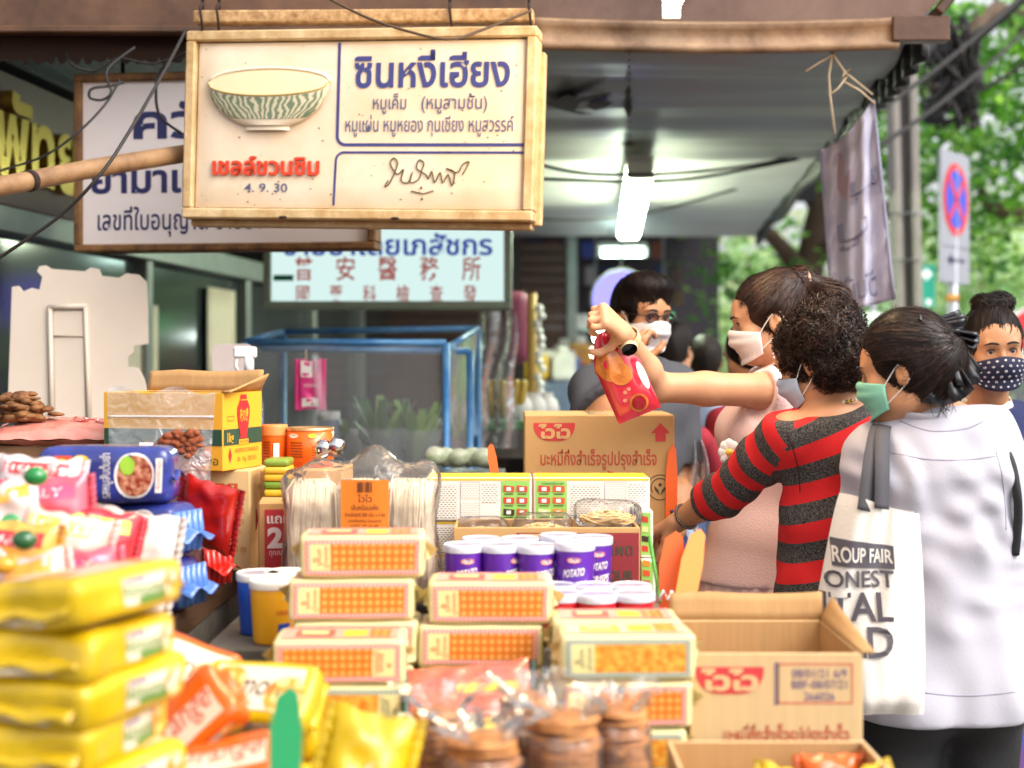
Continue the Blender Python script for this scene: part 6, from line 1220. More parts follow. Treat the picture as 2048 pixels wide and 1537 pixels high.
for (pts, Y, w, m, ln, lab, tx) in ((((1340, 1340), (1346, 1062)), 2.47, S(54, 2.47), m_op, .05, 'orange paddle with handwriting beside the red lidded cups', 'ราคา 25 บาท'), (((1345, 1330), (1396, 1058)), 2.40, S(46, 2.4), m_op2, .1, 'bright orange tilted paddle in front of the pink dress', None), (((1342, 1160), (1343, 888)), 3.275, S(24, 3.275), m_op, .02, 'narrow orange paddle before the tan noodle carton', '120'), (((998, 1000), (980, 888)), 3.05, S(18, 3.05), m_op, .02, 'narrow orange paddle sticking up behind the wafer boxes', None), (((568, 1720), (574, 1372)), 1.56, S(66, 1.56), m_gp, .02, 'green paddle in front of the cracker stack at the bottom edge', 'ราคา 20')):
    o = paddle(lab, pts, Y, w, m, ln, tx)
    if 'narrow orange paddle before' in lab:
        g = MB(); m_rib = mat('dark blue ribbon', '#23234f', .5)
        for k in range(6): g.tube(spline([Vector((0, -.005, .16)), Vector((rnd.uniform(-.015, .015), -.012, .14)), Vector((rnd.uniform(-.02, .02), -.012, .11))], 3), .004, m_rib, n=5)
        g.build('ribbon', o)
g = MB(); m_cord = mat('green cord', '#4f9a3a', .6); pp = [P(1299, 1072, 2.62), P(1308, 1130, 2.58), P(1317, 1180, 2.5), P(1320, 1205, 2.46)]; c = pp[0]; g.tube([p-c for p in spline(pp, 6)], .0035, m_cord, n=6); oc = thing('cord_clip', 'green cord with a small white metal clip beside the orange paddle', 'cord', c); g.build('cord', oc)
g = MB(); q = P(1328, 1196, 2.44)-c; g.tube([q+Vector((-.012, 0, -.01)), q+Vector((0, 0, .012)), q+Vector((.006, 0, -.004)), q+Vector((.014, 0, .012))], .003, mat('white metal clip', '#dcdce4', .2, metal=.4), n=6); g.build('clip', oc)
# ------------------------------------------------------------------ people: smooth blended volumes turned into one skin
def surfnet(F, ax):
    nx, ny, nz = F.shape; S_ = F < 0; cs = np.zeros((nx-1, ny-1, nz-1), np.int8)
    for i in (0, 1):
        for j in (0, 1):
            for k in (0, 1): cs += S_[i:nx-1+i, j:ny-1+j, k:nz-1+k]
    act = (cs > 0) & (cs < 8); idx = -np.ones(act.shape, np.int64); I = np.argwhere(act); idx[act] = np.arange(len(I))
    acc = np.zeros((len(I), 3)); cnt = np.zeros(len(I))
    cr = [(i, j, k) for i in (0, 1) for j in (0, 1) for k in (0, 1)]
    A = np.stack([F[I[:, 0]+c[0], I[:, 1]+c[1], I[:, 2]+c[2]] for c in cr], 1)
    X = np.stack([np.stack([ax[d][I[:, d]+c[d]] for d in range(3)], 1) for c in cr], 1)
    for a in range(8):
        for b in range(a+1, 8):
            if sum(abs(p-q) for p, q in zip(cr[a], cr[b])) != 1: continue
            m = (A[:, a] < 0) != (A[:, b] < 0); t = A[m, a]/(A[m, a]-A[m, b]); acc[m] += X[m, a]+(X[m, b]-X[m, a])*t[:, None]; cnt[m] += 1
    V = acc/cnt[:, None]; faces = []
    for d in range(3):
        e1, e2 = (d+1) % 3, (d+2) % 3; sl0 = [slice(None)]*3; sl1 = [slice(None)]*3; sl0[d] = slice(0, -1); sl1[d] = slice(1, None)
        a, b = S_[tuple(sl0)], S_[tuple(sl1)]; E = np.argwhere(a != b)
        ok = (E[:, e1] > 0) & (E[:, e2] > 0) & (E[:, e1] < F.shape[e1]-1) & (E[:, e2] < F.shape[e2]-1); E = E[ok]; ins = a[E[:, 0], E[:, 1], E[:, 2]]
        def cell(o1, o2): C = E.copy(); C[:, e1] -= o1; C[:, e2] -= o2; return idx[C[:, 0], C[:, 1], C[:, 2]]
        q = np.stack([cell(1, 1), cell(0, 1), cell(0, 0), cell(1, 0)], 1); q[~ins] = q[~ins][:, ::-1]; faces.append(q)
    return V, np.concatenate(faces)
from mathutils.bvhtree import BVHTree
def axis_pts(lo, hi, h, fine=()):
    """grid positions: step h, but finer inside the given (lo, hi, step) spans"""
    out = [lo]
    while out[-1] < hi:
        st_ = h
        for a, b, s in fine:
            if a-h < out[-1] < b+.01: st_ = min(st_, s)
        out.append(out[-1]+st_)
    return np.array(out)
class Vol:
    def __init__(s, lo, hi, h, fine=((), (), ())):
        s.ax = [axis_pts(lo[d], hi[d], h, fine[d]) for d in range(3)]; s.F = np.full([len(a) for a in s.ax], .3, np.float32)
    def sub(s, lo, hi):
        sl = tuple(slice(max(0, int(np.searchsorted(s.ax[d], lo[d]))), int(np.searchsorted(s.ax[d], hi[d]))) for d in range(3))
        g = [s.ax[d][sl[d]].astype(np.float32) for d in range(3)]
        return sl, g[0][:, None, None], g[1][None, :, None], g[2][None, None, :]
    def put(s, lo, hi, fn, k, cut=False):
        m = .03+k; sl, x, y, z = s.sub([q-m for q in lo], [q+m for q in hi])
        if any(q.stop <= q.start for q in sl): return
        d = fn(x, y, z); f = s.F[sl]
        if cut: d = -d; h = np.clip(.5-.5*(f-d)/k, 0, 1) if k else None; s.F[sl] = (f*(1-h)+d*h+k*h*(1-h)) if k else np.maximum(f, d)
        elif k: h = np.clip(.5+.5*(f-d)/k, 0, 1); s.F[sl] = f*(1-h)+d*h-k*h*(1-h)
        else: s.F[sl] = np.minimum(f, d)
    def cap(s, a, b, ra, rb=None, k=.012, cut=False):
        rb = ra if rb is None else rb; a, b = Vector(a), Vector(b); ba = b-a; L2 = max(ba.length_squared, 1e-9); R = max(ra, rb)
        def f(x, y, z):
            px, py, pz = x-a.x, y-a.y, z-a.z; t = np.clip((px*ba.x+py*ba.y+pz*ba.z)/L2, 0, 1)
            return np.sqrt((px-t*ba.x)**2+(py-t*ba.y)**2+(pz-t*ba.z)**2)-(ra+(rb-ra)*t)
        s.put([min(a[i], b[i])-R for i in range(3)], [max(a[i], b[i])+R for i in range(3)], f, k, cut)
    def ell(s, c, r, R=None, k=.012, cut=False):
        """ellipsoid; R rows are its axes"""
        c = Vector(c); R = R or Matrix.Identity(3); m = max(r)
        def f(x, y, z):
            px, py, pz = x-c.x, y-c.y, z-c.z; q = [(px*R[i][0]+py*R[i][1]+pz*R[i][2]) for i in range(3)]
            k0 = np.sqrt(sum((q[i]/r[i])**2 for i in range(3)))+1e-6; k1 = np.sqrt(sum((q[i]/r[i]**2)**2 for i in range(3)))+1e-6
            return k0*(k0-1)/k1
        s.put([c[i]-m for i in range(3)], [c[i]+m for i in range(3)], f, k, cut)
    def ecap(s, a, b, wa, wb, rt, fw, k=.03):
        """capsule of elliptic section: (half width, half depth) at both ends"""
        a, b = Vector(a), Vector(b); ba = b-a; L2 = max(ba.length_squared, 1e-9); m = max(wa+wb)
        def f(x, y, z):
            px, py, pz = x-a.x, y-a.y, z-a.z; t = np.clip((px*ba.x+py*ba.y+pz*ba.z)/L2, 0, 1); qx, qy, qz = px-t*ba.x, py-t*ba.y, pz-t*ba.z
            u = qx*rt.x+qy*rt.y+qz*rt.z; v = qx*fw.x+qy*fw.y+qz*fw.z; n2 = np.maximum(qx*qx+qy*qy+qz*qz-u*u-v*v, 0)
            w = wa[0]+(wb[0]-wa[0])*t; d = wa[1]+(wb[1]-wa[1])*t; mn = np.minimum(w, d)
            k0 = np.sqrt((u/w)**2+(v/d)**2+n2/mn**2)+1e-6; k1 = np.sqrt((u/w**2)**2+(v/d**2)**2+n2/mn**4)+1e-6; return k0*(k0-1)/k1
        s.put([min(a[i], b[i])-m for i in range(3)], [max(a[i], b[i])+m for i in range(3)], f, k)
    def half(s, p, n, k=.0):
        """keep only the side the normal n points away from"""
        p, n = Vector(p), Vector(n).normalized(); x, y, z = s.ax[0][:, None, None], s.ax[1][None, :, None], s.ax[2][None, None, :]
        d = ((x-p.x)*n.x+(y-p.y)*n.y+(z-p.z)*n.z).astype(np.float32)
        if k: h = np.clip(.5-.5*(s.F-d)/k, 0, 1); s.F = s.F*(1-h)+d*h+k*h*(1-h)
        else: s.F = np.maximum(s.F, d)
    def folds(s, amp, fr, ax_=(1, 1, 1), seed=0.):
        x, y, z = s.ax[0][:, None, None]*fr*ax_[0], s.ax[1][None, :, None]*fr*ax_[1], s.ax[2][None, None, :]*fr*ax_[2]
        near = np.abs(s.F) < .05
        n = np.sin(x*1.1+seed+1.4*np.sin(y*.8+z*.5))+np.sin(y*1.2+1.3*np.sin(z*.9-x*.6)+seed*2)+np.sin(z*1.1+1.5*np.sin(x*.9+y*.7)+seed)
        n2 = np.sin(x*2.3+z*1.7+2*np.sin(y*1.3+seed))*.5
        s.F = s.F+np.where(near, (amp*(n+n2)/3.5), 0).astype(np.float32)
    def ripple(s, c, d, wl, amp, rad):
        """a few creases running across direction d, fading out over rad"""
        c, d = Vector(c), Vector(d).normalized(); sl, x, y, z = s.sub([q-rad*2 for q in c], [q+rad*2 for q in c])
        r2 = (x-c.x)**2+(y-c.y)**2+(z-c.z)**2; ph = ((x-c.x)*d.x+(y-c.y)*d.y+(z-c.z)*d.z)*6.283/wl+1.1*np.sin((x+y*.7-z*1.3)*19)
        s.F[sl] = s.F[sl]+(amp*np.sin(ph)*np.exp(-r2/rad**2)).astype(np.float32)
    def mesh(s, name, m, parent=None, smooth=2, mats=None):
        V, Q = surfnet(s.F, s.ax); me = bpy.data.meshes.new(name); me.from_pydata(V.tolist(), [], Q.tolist())
        for q in (mats or [m]): me.materials.append(q)
        me.polygons.foreach_set('use_smooth', [True]*len(me.polygons)); me.update()
        if smooth:
            import bmesh
            bm = bmesh.new(); bm.from_mesh(me)
            for _ in range(smooth): bmesh.ops.smooth_vert(bm, verts=bm.verts, factor=.5, use_axis_x=True, use_axis_y=True, use_axis_z=True)
            bm.to_mesh(me); bm.free()
        o = bpy.data.objects.new(name, me); COL.objects.link(o)
        if parent: o.parent = parent
        return o

m_hair = mat('black brown hair', '#0d0908', .55, spec=.22, bump=.5, bscale=55, var=.35, vscale=30, vcol='#241610', stretch=(1, 1, .3)); m_hairb = mat('dark brown hair', '#1a0f0a', .5, spec=.25, bump=.5, bscale=55, var=.5, vscale=26, vcol='#47291a', stretch=(1, 1, .3)); m_hairc = mat('curly dark brown hair', '#140c09', .6, spec=.2, bump=.6, bscale=50, var=.4, vscale=30, vcol='#2c1a12')
def skin(n, c): return mat('skin '+n, c, .46, sss=.12, bump=.12, bscale=220, var=.12, vscale=11, vcol=None, spec=.4)
m_eye = mat('eye white', '#cfc8c2', .15); m_iris = mat('dark iris', '#1c0f0a', .08, coat=.6); m_brow = mat('brow hair', '#1a110d', .7); m_maskw = mat('white face mask', '#dcd6d6', .7, bump=.15, bscale=160); m_maskg = mat('green face mask', '#7fbfa8', .7, bump=.15, bscale=160); m_maskb = mat('pale blue face mask', '#a9bdd4', .7, bump=.15, bscale=160); m_strap = mat('white ear loop', '#e0dcd8', .7); m_lips = mat('lips', '#8f4a40', .5)
m_t1 = mat('dark strand', '#1d120d', .45, spec=.35); m_t2 = mat('brown strand', '#3a2216', .42, spec=.4); m_t3 = mat('light brown strand', '#5f3d28', .42, spec=.4)
class Head:
    def __init__(s, c, fwd, up=(0, 0, 1), k=1.):
        s.c = Vector(c); s.f = Vector(fwd).normalized(); u = Vector(up); s.u = (u-s.f*u.dot(s.f)).normalized(); s.r = s.f.cross(s.u); s.k = k; s.R = Matrix((s.r, s.f, s.u))
    def p(s, r, f, u): return s.c+(s.r*r+s.f*f+s.u*u)*s.k
def head_vol(v, h, nb, neck=.050, lid=True):
    K = h.k; e = lambda c, r, k=.014, cut=False: v.ell(h.p(*c), [q*K for q in r], h.R, k*K, cut)
    e((0, -.012, .035), (.074, .094, .086)); e((0, .028, -.040), (.060, .062, .078), .03); e((0, .062, -.096), (.026, .024, .018), .03); e((0, .05, .035), (.062, .045, .05), .03)
    for s in (-1, 1):
        e((s*.042, .060, -.026), (.022, .020, .020), .022); e((s*.046, .012, -.07), (.016, .035, .022), .03)
    v.cap(h.p(-.036, .083, .020), h.p(.036, .083, .020), .010*K, .010*K, .016*K)
    for s in (-1, 1): e((s*.031, .096, -.001), (.019, .013, .012), .010, True)
    v.cap(h.p(0, .086, .006), h.p(0, .107, -.036), .006*K, .0105*K, .010*K); e((0, .104, -.038), (.011, .011, .010), .006)
    for s in (-1, 1): e((s*.012, .094, -.040), (.008, .010, .007), .006)
    v.cap(h.p(-.016, .086, -.066), h.p(.016, .086, -.066), .006*K, .006*K, .010*K); v.cap(h.p(-.013, .084, -.077), h.p(.013, .084, -.077), .007*K, .007*K, .008*K)
    if lid:
        for s in (-1, 1): e((s*.031, .0745, .001), (.017, .0150, .0125), .006); e((s*.031, .094, -.0015), (.0150, .014, .0062), .002, True)
    for s in (-1, 1):
        R = (Matrix.Rotation(s*.30, 3, h.u)).to_3x3(); fr = R @ h.f; rr = R @ h.r; RR = Matrix((rr, fr, h.u))
        v.ell(h.p(s*.079, -.010, -.008), [.0075*K, .019*K, .031*K], RR, .007*K); v.ell(h.p(s*.090, -.004, -.004), [.0090*K, .0115*K, .0205*K], RR, .002*K, True)
    v.cap(h.p(0, -.018, -.05), nb, neck*K, (neck+.006)*K, .03)
def eyes(h, parent, look=(0, 0), open_=True):
    K = h.k
    for s in (-1, 1):
        g = MB(); c = h.p(s*.031, .0735, 0); r = .0128*K; d = (h.f+h.r*look[0]+h.u*look[1]).normalized(); a = d.cross(h.u).normalized(); Rm = Matrix((a, d.cross(a)*-1, d)).transposed()
        g.ball(c, r, m_eye, 18, 12, R=Rm); g.lathe([(.0061*K, r*.885), (.003*K, r*.985), (.0001, r*1.005)], m_iris, c=c+d*.0004, R=Rm, n=18); g.build('eye', parent)
        g = MB(); b = []
        for t in lin(0, 1, 11):
            q = h.p(s*(.011+.039*t), .2, .0205+.0065*math.sin(t*2.7)-.004*t); hit = h.bvh.ray_cast(q, -h.f)[0]; b.append((hit or h.p(s*(.011+.039*t), .09, .02))+h.f*.0012)
        g.tube(b, [.0014*K, .0026*K]+[.0030*K]*5+[.0026*K, .0020*K, .0014*K, .0006*K], m_brow, n=6); g.build('eyebrow', parent)
        g = MB(); b = [h.p(s*(.0175+.028*t), .0900-.010*abs(t-.45)**1.5*2, .0015+.0058*math.sin(math.pi*min(1, t*.9+.08))) for t in lin(0, 1, 9)]; g.tube(b, [.0009*K]+[.0021*K]*6+[.0016*K, .0006*K], m_brow, n=5); g.build('eyelashes', parent)
def mask(h, parent, m, top=-.016, strap=True, nose=True, fold=True, name='face_mask', pat=None):
    """cloth mask over nose, mouth and chin, with ear loops"""
    K = h.k; g = MB()
    def f(u, w):                       # u -1..1 across, w 0 (top) .. 1 (under the chin)
        a = u*1.36; up = top*(1-w)+(-.113)*w; up += (.006*(1-abs(u))**2*(1-w)) + (.020*u*u)*(w-.0)*1.3-(.012*u*u)*(1-w)
        rx = .0745+.007*math.sin(w*3.1)-.010*w; fz = .092+.025*math.sin(min(1, w*1.25+.18)*math.pi)**.8*(1-u*u)**1.2-.004*w**2
        pl = (.0030*math.sin(w*21)*(1-u*u) if fold else 0)
        return h.p(rx*math.sin(a), .012+(fz-.012+pl)*math.cos(a)**.8 if math.cos(a) > 0 else .012, up)
    g.grid(f, lin(-1, 1, 33), lin(0, 1, 22), m, flip=True, uvf=lambda u, v: (u*.085, v*.10))
    if pat: pat(g, f)
    o = g.build(name, parent, solid=.0018)
    if strap:
        for s in (-1, 1):
            q = MB(); q.tube(spline([f(s*.98, .08), h.p(s*.081, .004, .008), h.p(s*.086, -.022, .022), h.p(s*.084, -.034, -.008), h.p(s*.080, -.010, -.038), f(s*.98, .78)], 6), .0016*K, m_strap, n=5); q.build('ear_loop', parent)
    return o
def hand(v, w, d, back, thumb, curls, k=1., spread=.0, tcurl=.6, tdir=None):
    """palm and five bent fingers; d points along the palm, back out of the back of the hand"""
    d = Vector(d).normalized(); b = Vector(back); b = (b-d*b.dot(d)).normalized(); a = d.cross(b).normalized()*thumb; w = Vector(w); pal = .088*k
    for o_, r0 in ((-.026, .0125), (-.009, .0135), (.009, .0135), (.026, .0125)): v.cap(w+a*o_*.62*k+d*.008, w+a*o_*k+d*pal, .0150*k, r0*k, .012)
    tips = []
    for i, (o_, L) in enumerate(((.030, .070), (.010, .078), (-.010, .072), (-.029, .057))):
        p = w+a*o_*k+d*(pal-.004*abs(i-1.2)); dr = (d+a*spread*(1.5-i)).normalized(); c = curls[i] if hasattr(curls, '__len__') else curls; q = dr; r = .0092*k
        for j, fr in enumerate((.46, .30, .24)):
            ax = dr.cross(b).normalized(); ang = c*(.75 if j == 0 else 1.05 if j == 1 else .8); q = (Matrix.Rotation(-ang, 3, ax) @ q); n = p+q*L*fr*k; v.cap(p, n, r, r*.92, .0035); p = n; r *= .92
        tips.append((p, q))
    t0 = w+a*.020*k+d*.018; td = Vector(tdir).normalized() if tdir else (d*.62+a*.78-b*.25).normalized(); t1 = t0+td*.042*k; t2 = t1+(td*(1-tcurl*.4)+d*.45*tcurl-b*.3*tcurl).normalized()*.030*k; t3 = t2+(td*(1-tcurl)+d*.8*tcurl-b*.35*tcurl).normalized()*.024*k
    v.cap(t0, t1, .0145*k, .0115*k, .012); v.cap(t1, t2, .0108*k, .0098*k, .004); v.cap(t2, t3, .0098*k, .0085*k, .004); return tips
def strands(hm, m, flow, n, L, w, seed, name='hair_strands', parent=None, lift_=.002, curl=0., keep=None, tones=None):
    """thin ribbons lying along the hair so that it does not look like one smooth cap"""
    me = hm.data; r = random.Random(seed); V = [v.co.copy() for v in me.vertices]; N = [v.normal.copy() for v in me.vertices]; g = MB()
    from mathutils.kdtree import KDTree
    kd = KDTree(len(V)); [kd.insert(v, i) for i, v in enumerate(V)]; kd.balance()
    for _ in range(n):
        i = r.randrange(len(V)); p, nn = V[i], N[i]
        if keep and not keep(p): continue
        p = p+nn*lift_*r.uniform(-.5, 1.4); l = L*r.uniform(.5, 1.3); ps = []; st_ = 7; ph = r.random()*6; cu = curl*r.uniform(.5, 1.4)
        for q in range(st_+1):
            _, j, _ = kd.find(p); nn = N[j]; d = flow(p, r); d = (d-nn*d.dot(nn))
            if d.length < 1e-5: break
            d.normalize(); s = nn.cross(d); off = lift_*r.uniform(.2, 1)
            ps.append((p+nn*(off+cu*(.6+.6*math.sin(q*1.7+ph)))+s*cu*math.cos(q*1.7+ph), s)); p = V[j].lerp(p, .6)+d*l/st_; 
        if len(ps) < 4: continue
        vs = []; k = len(ps)
        for q, (pp, s) in enumerate(ps): ww = w*math.sin(math.pi*min(1, (q+.35)/(k-.3)))*.5+.00015; vs += [pp-s*ww, pp+s*ww]
        g.add(vs, [[2*q, 2*q+1, 2*q+3, 2*q+2] for q in range(k-1)], m if not tones else r.choice(tones), smooth=True)
    return g.build(name, parent)
Z = Vector((0, 0, 1))
def person(label, J, res=.007, hres=.0032):
    """J: joints and looks. Builds the continuous body, then clothes and hair as parts."""
    hd = J['head']; pel, nb, rt = Vector(J['pel']), Vector(J['nb']), Vector(J['right']).normalized(); sw = J.get('sw', .165); bu = (nb-pel).normalized(); fw = bu.cross(rt).normalized()*1.0; rt = fw.cross(bu).normalized()
    root = thing('person', label, 'person', (pel.x, pel.y, 0)); off = Vector(root.location)
    sh = {1: nb+rt*sw-bu*.055, -1: nb-rt*sw-bu*.055}
    for s in (1, -1):
        if 'sh%d' % s in J: sh[s] = Vector(J['sh%d' % s])
    ar = J['arms']; allp = [hd.p(*q) for q in ((.13, .14, .16), (-.13, -.14, .16), (.13, -.14, -.12), (-.13, .14, -.12))]+[pel+rt*.2+fw*.2, pel-rt*.2-fw*.2]
    for s, a in ar.items(): allp += [sh[s], Vector(a['el']), Vector(a['wr']), Vector(a['wr'])+Vector(a['d']).normalized()*.17]
    lo = [min(p[i] for p in allp)-.12 for i in range(3)]; hi = [max(p[i] for p in allp)+.12 for i in range(3)]; lo[2] = -.02
    fine = [[], [], []]
    hl, hh_ = hd.c-Vector((.13, .13, .15)), hd.c+Vector((.13, .13, .16))
    for i in range(3): fine[i].append((hl[i], hh_[i], hres))
    for s, a in ar.items():
        if a.get('fine', True):
            c = Vector(a['wr'])+Vector(a['d']).normalized()*.08
            for i in range(3): fine[i].append((c[i]-.10, c[i]+.10, .0036))
    W_ = J.get('girth', 1.)
    T = [(0, .150*W_, .105*W_), (.25, .138*W_, .098*W_), (.52, .130*W_, .094*W_), (.80, .142*W_, .095*W_), (.92, .130*W_, .075*W_)]
    def torso(v, inf, k=.03, t0=0., t1=1., bust=J.get('bust', .0)):
        for (a, wa, da), (b, wb, db) in zip(T[:-1], T[1:]):
            if b <= t0 or a >= t1: continue
            v.ecap(pel.lerp(nb, a), pel.lerp(nb, b), (wa+inf, da+inf), (wb+inf, db+inf), rt, fw, k)
        for s in (1, -1):
            v.cap(nb-bu*.035+rt*s*.03, sh[s], .040+inf, .043+inf, .035)
            if bust: v.ell(pel.lerp(nb, .70)+rt*s*.062+fw*.075, [.062+inf, .055+inf, .062+inf], Matrix((rt, fw, bu)), .04)
            v.ell(pel-bu*.05+rt*s*.07-fw*.055, [.085+inf*.6, .085+inf*.6, .09], Matrix((rt, fw, bu)), .04)
    def arm(v, s, inf, k=.02, r=(.044, .038, .030, .024)):
        a = ar[s]; e, w = Vector(a['el']), Vector(a['wr']); q = J.get('armk', 1.); v.cap(sh[s], sh[s].lerp(e, .55), r[0]*q+inf, .041*q+inf, k); v.cap(sh[s].lerp(e, .55), e, .041*q+inf, r[1]*q*.95+inf, k); m = e.lerp(w, .32); v.cap(e, m, r[1]*.95*q+inf, .037*q+inf, k); v.cap(m, w, .037*q+inf, r[3]*q+inf, k)
    kn, an, hp = {}, {}, {}
    for s in (1, -1):
        hp[s] = pel+rt*s*.085; kn[s] = Vector((hp[s].x, hp[s].y, .48))+fw*.03; an[s] = Vector((hp[s].x, hp[s].y, .085))-fw*.01
        f0 = Vector((fw.x, fw.y, 0)).normalized()
    def leg(v, s, inf, k=.03, cut=0): v.cap(hp[s], kn[s], .082*W_+inf, .056+inf, k); v.cap(kn[s], kn[s].lerp(an[s], .35), .055+inf, .053+inf, k); v.cap(kn[s].lerp(an[s], .35), an[s], .053+inf, .036+inf, k)
    v = Vol(lo, hi, res, fine); torso(v, -.004)
    for s in ar: arm(v, s, 0); a = ar[s]; a['tips'] = hand(v, a['wr'], a['d'], a['b'], a.get('t', s), a.get('c', .35), a.get('k', .98), a.get('sp', .03), a.get('tc', .6), a.get('td'))
    for s in (1, -1): leg(v, s, 0); v.cap(an[s]-Vector((0, 0, .045)), an[s]+f0*.12-Vector((0, 0, .052)), .036, .028, .02)
    head_vol(v, hd, nb-bu*.0, J.get('neck', .050)); b = v.mesh('body', J['skin'], None, 1); J['bvh'] = BVHTree.FromPolygons([q.co.copy() for q in b.data.vertices], [list(q.vertices) for q in b.data.polygons]); hd.bvh = J['bvh']; b.parent = root; b.matrix_parent_inverse = Matrix.Translation(-off)
    def part(o): o.parent = root; o.matrix_parent_inverse = Matrix.Translation(-off); return o
    J.update(root=root, part=part, torso=torso, arm=arm, leg=leg, sh=sh, rt=rt, fw=fw, bu=bu, lo=lo, hi=hi, kn=kn, an=an, hp=hp, nbv=nb, pelv=pel, f0=f0); return J
def seam(J, o, pts, m, r=.0013, name='seam'):
    """a stitched seam lying on the cloth, found by looking along the view towards each point"""
    me = o.data; t = BVHTree.FromPolygons([q.co.copy() for q in me.vertices], [list(q.vertices) for q in me.polygons]); e = Vector((0, 0, H)); out = []
    for q in spline([Vector((a, b, 0)) for a, b in pts], 6):
        d = (P(q.x, q.y, 3)-e).normalized(); h = t.ray_cast(e, d)
        if h[0]: out.append(h[0]+h[1]*r*.1)
    if len(out) > 2: g = MB(); g.tube(out, r, m, n=5); J['part'](g.build(name))
def put(J, fn, *a, **k):
    """run a builder that links objects, then hang what it made on the person"""
    before = set(COL.objects); fn(*a, **k)
    for o in list(COL.objects):
        if o not in before and o.parent is None and o is not J['root']: J['part'](o)
def hairvol(h, spec, res=.0042, m=None, extra=None, amp=.003, fr=90, vert=.4, front=(.078, -.040), fr_r=(.066, .070, .100), thick=.013, low=-.05, name='hair'):
    v = Vol(h.c-Vector((.22, .22, .24)), h.c+Vector((.22, .22, .22)), res); K = h.k
    v.ell(h.p(0, -.014, .036), [(.074+thick)*K, (.094+thick)*K, (.086+thick)*K], h.R, .01); v.ell(h.p(0, -.045, -.02), [(.062+thick*.8)*K, (.055+thick)*K, (.075)*K], h.R, .03)
    if extra: extra(v)
    v.ell(h.p(0, front[0], front[1]), [q*K for q in fr_r], h.R, .008, True)
    for s in (-1, 1): v.ell(h.p(s*.088, .012, -.02), [.022*K, .034*K, .044*K], h.R, .006, True)
    v.half(h.p(0, 0, low), -h.u+h.f*.25, .01); v.folds(amp, fr, (1, 1, vert)); return v
def cloth(J, res, t0, t1, inf, sleeves, sl_inf, neck=None, fold=(.004, 26, (1, 1, .5)), bust=None, m=None, name='shirt', hem=None, smooth=2, extra=None, cuts=(), seed=0., mats=None):
    v = Vol(J['lo'], J['hi'], res); J['torso'](v, inf, t0=t0, t1=t1) if bust is None else J['torso'](v, inf, t0=t0, t1=t1, bust=bust)
    for s in sleeves: J['arm'](v, s, sl_inf)
    if extra: extra(v)
    for s, fr in sleeves.items():
        a = J['ar'][s] if 'ar' in J else J['arms'][s]; e, w = Vector(a['el']), Vector(a['wr'])
        if fr <= 1: p = J['sh'][s].lerp(e, fr); n = e-J['sh'][s]; lim = e-p
        else: p = e.lerp(w, fr-1); n = w-e
        # cut the sleeve only near the arm
        n = n.normalized(); x, y, z = v.ax[0][:, None, None], v.ax[1][None, :, None], v.ax[2][None, None, :]
        dd = (x-p.x)*n.x+(y-p.y)*n.y+(z-p.z)*n.z; q = Vector(w)-p; far = np.sqrt((x-p.x)**2+(y-p.y)**2+(z-p.z)**2)
        aw = [Vector(t) for t in ((p+e)/2 if fr <= 1 else p, e if fr <= 1 else w, w)]
        near = np.zeros_like(v.F, bool)
        for a0, b0 in ((p, e if fr <= 1 else w), (e, w)):
            ba = b0-a0; L2 = max(ba.length_squared, 1e-9); t = np.clip(((x-a0.x)*ba.x+(y-a0.y)*ba.y+(z-a0.z)*ba.z)/L2, 0, 1.4); near |= ((x-a0.x-t*ba.x)**2+(y-a0.y-t*ba.y)**2+(z-a0.z-t*ba.z)**2) < (.075+sl_inf)**2
        v.F = np.where(near & (dd > -.0), np.maximum(v.F, dd), v.F).astype(np.float32)
    v.folds(*fold, seed=seed)
    if neck: v.half(*neck)
    if hem: v.half(*hem)
    for c in cuts: v.ell(*c, cut=True)
    return J['part'](v.mesh(name, m, None, smooth, mats))
def trousers(J, m, inf=.014, res=.010, top=.06):
    v = Vol(J['lo'], J['hi'], res)
    for s in (1, -1): J['leg'](v, s, inf)
    J['torso'](v, .006, t0=0, t1=.2, bust=0); v.half(J['pelv']+J['bu']*top, J['bu']); v.half(Vector((0, 0, .09)), -Z); v.folds(.004, 30, (1, 1, .6)); J['part'](v.mesh('trousers', m, None, 2))
def shoes(J, m):
    for s in (1, -1):
        v = Vol(J['an'][s]-Vector((.2, .2, .1)), J['an'][s]+Vector((.2, .2, .08)), .008); a = J['an'][s]; v.cap(a-Vector((0, 0, .042)), a+J['f0']*.13-Vector((0, 0, .05)), .043, .036, .02); v.half(Vector((0, 0, .0)), -Z); v.half(a+Vector((0, 0, .0)), Z); J['part'](v.mesh('shoe', m, None, 1))
m_shoe = mat('dark shoe', '#201d1c', .6); m_black_tr = mat('black trousers', '#151416', .7, bump=.2, bscale=150); m_jean = mat('blue jeans', '#33507f', .8, bump=.2, bscale=200, var=.2)

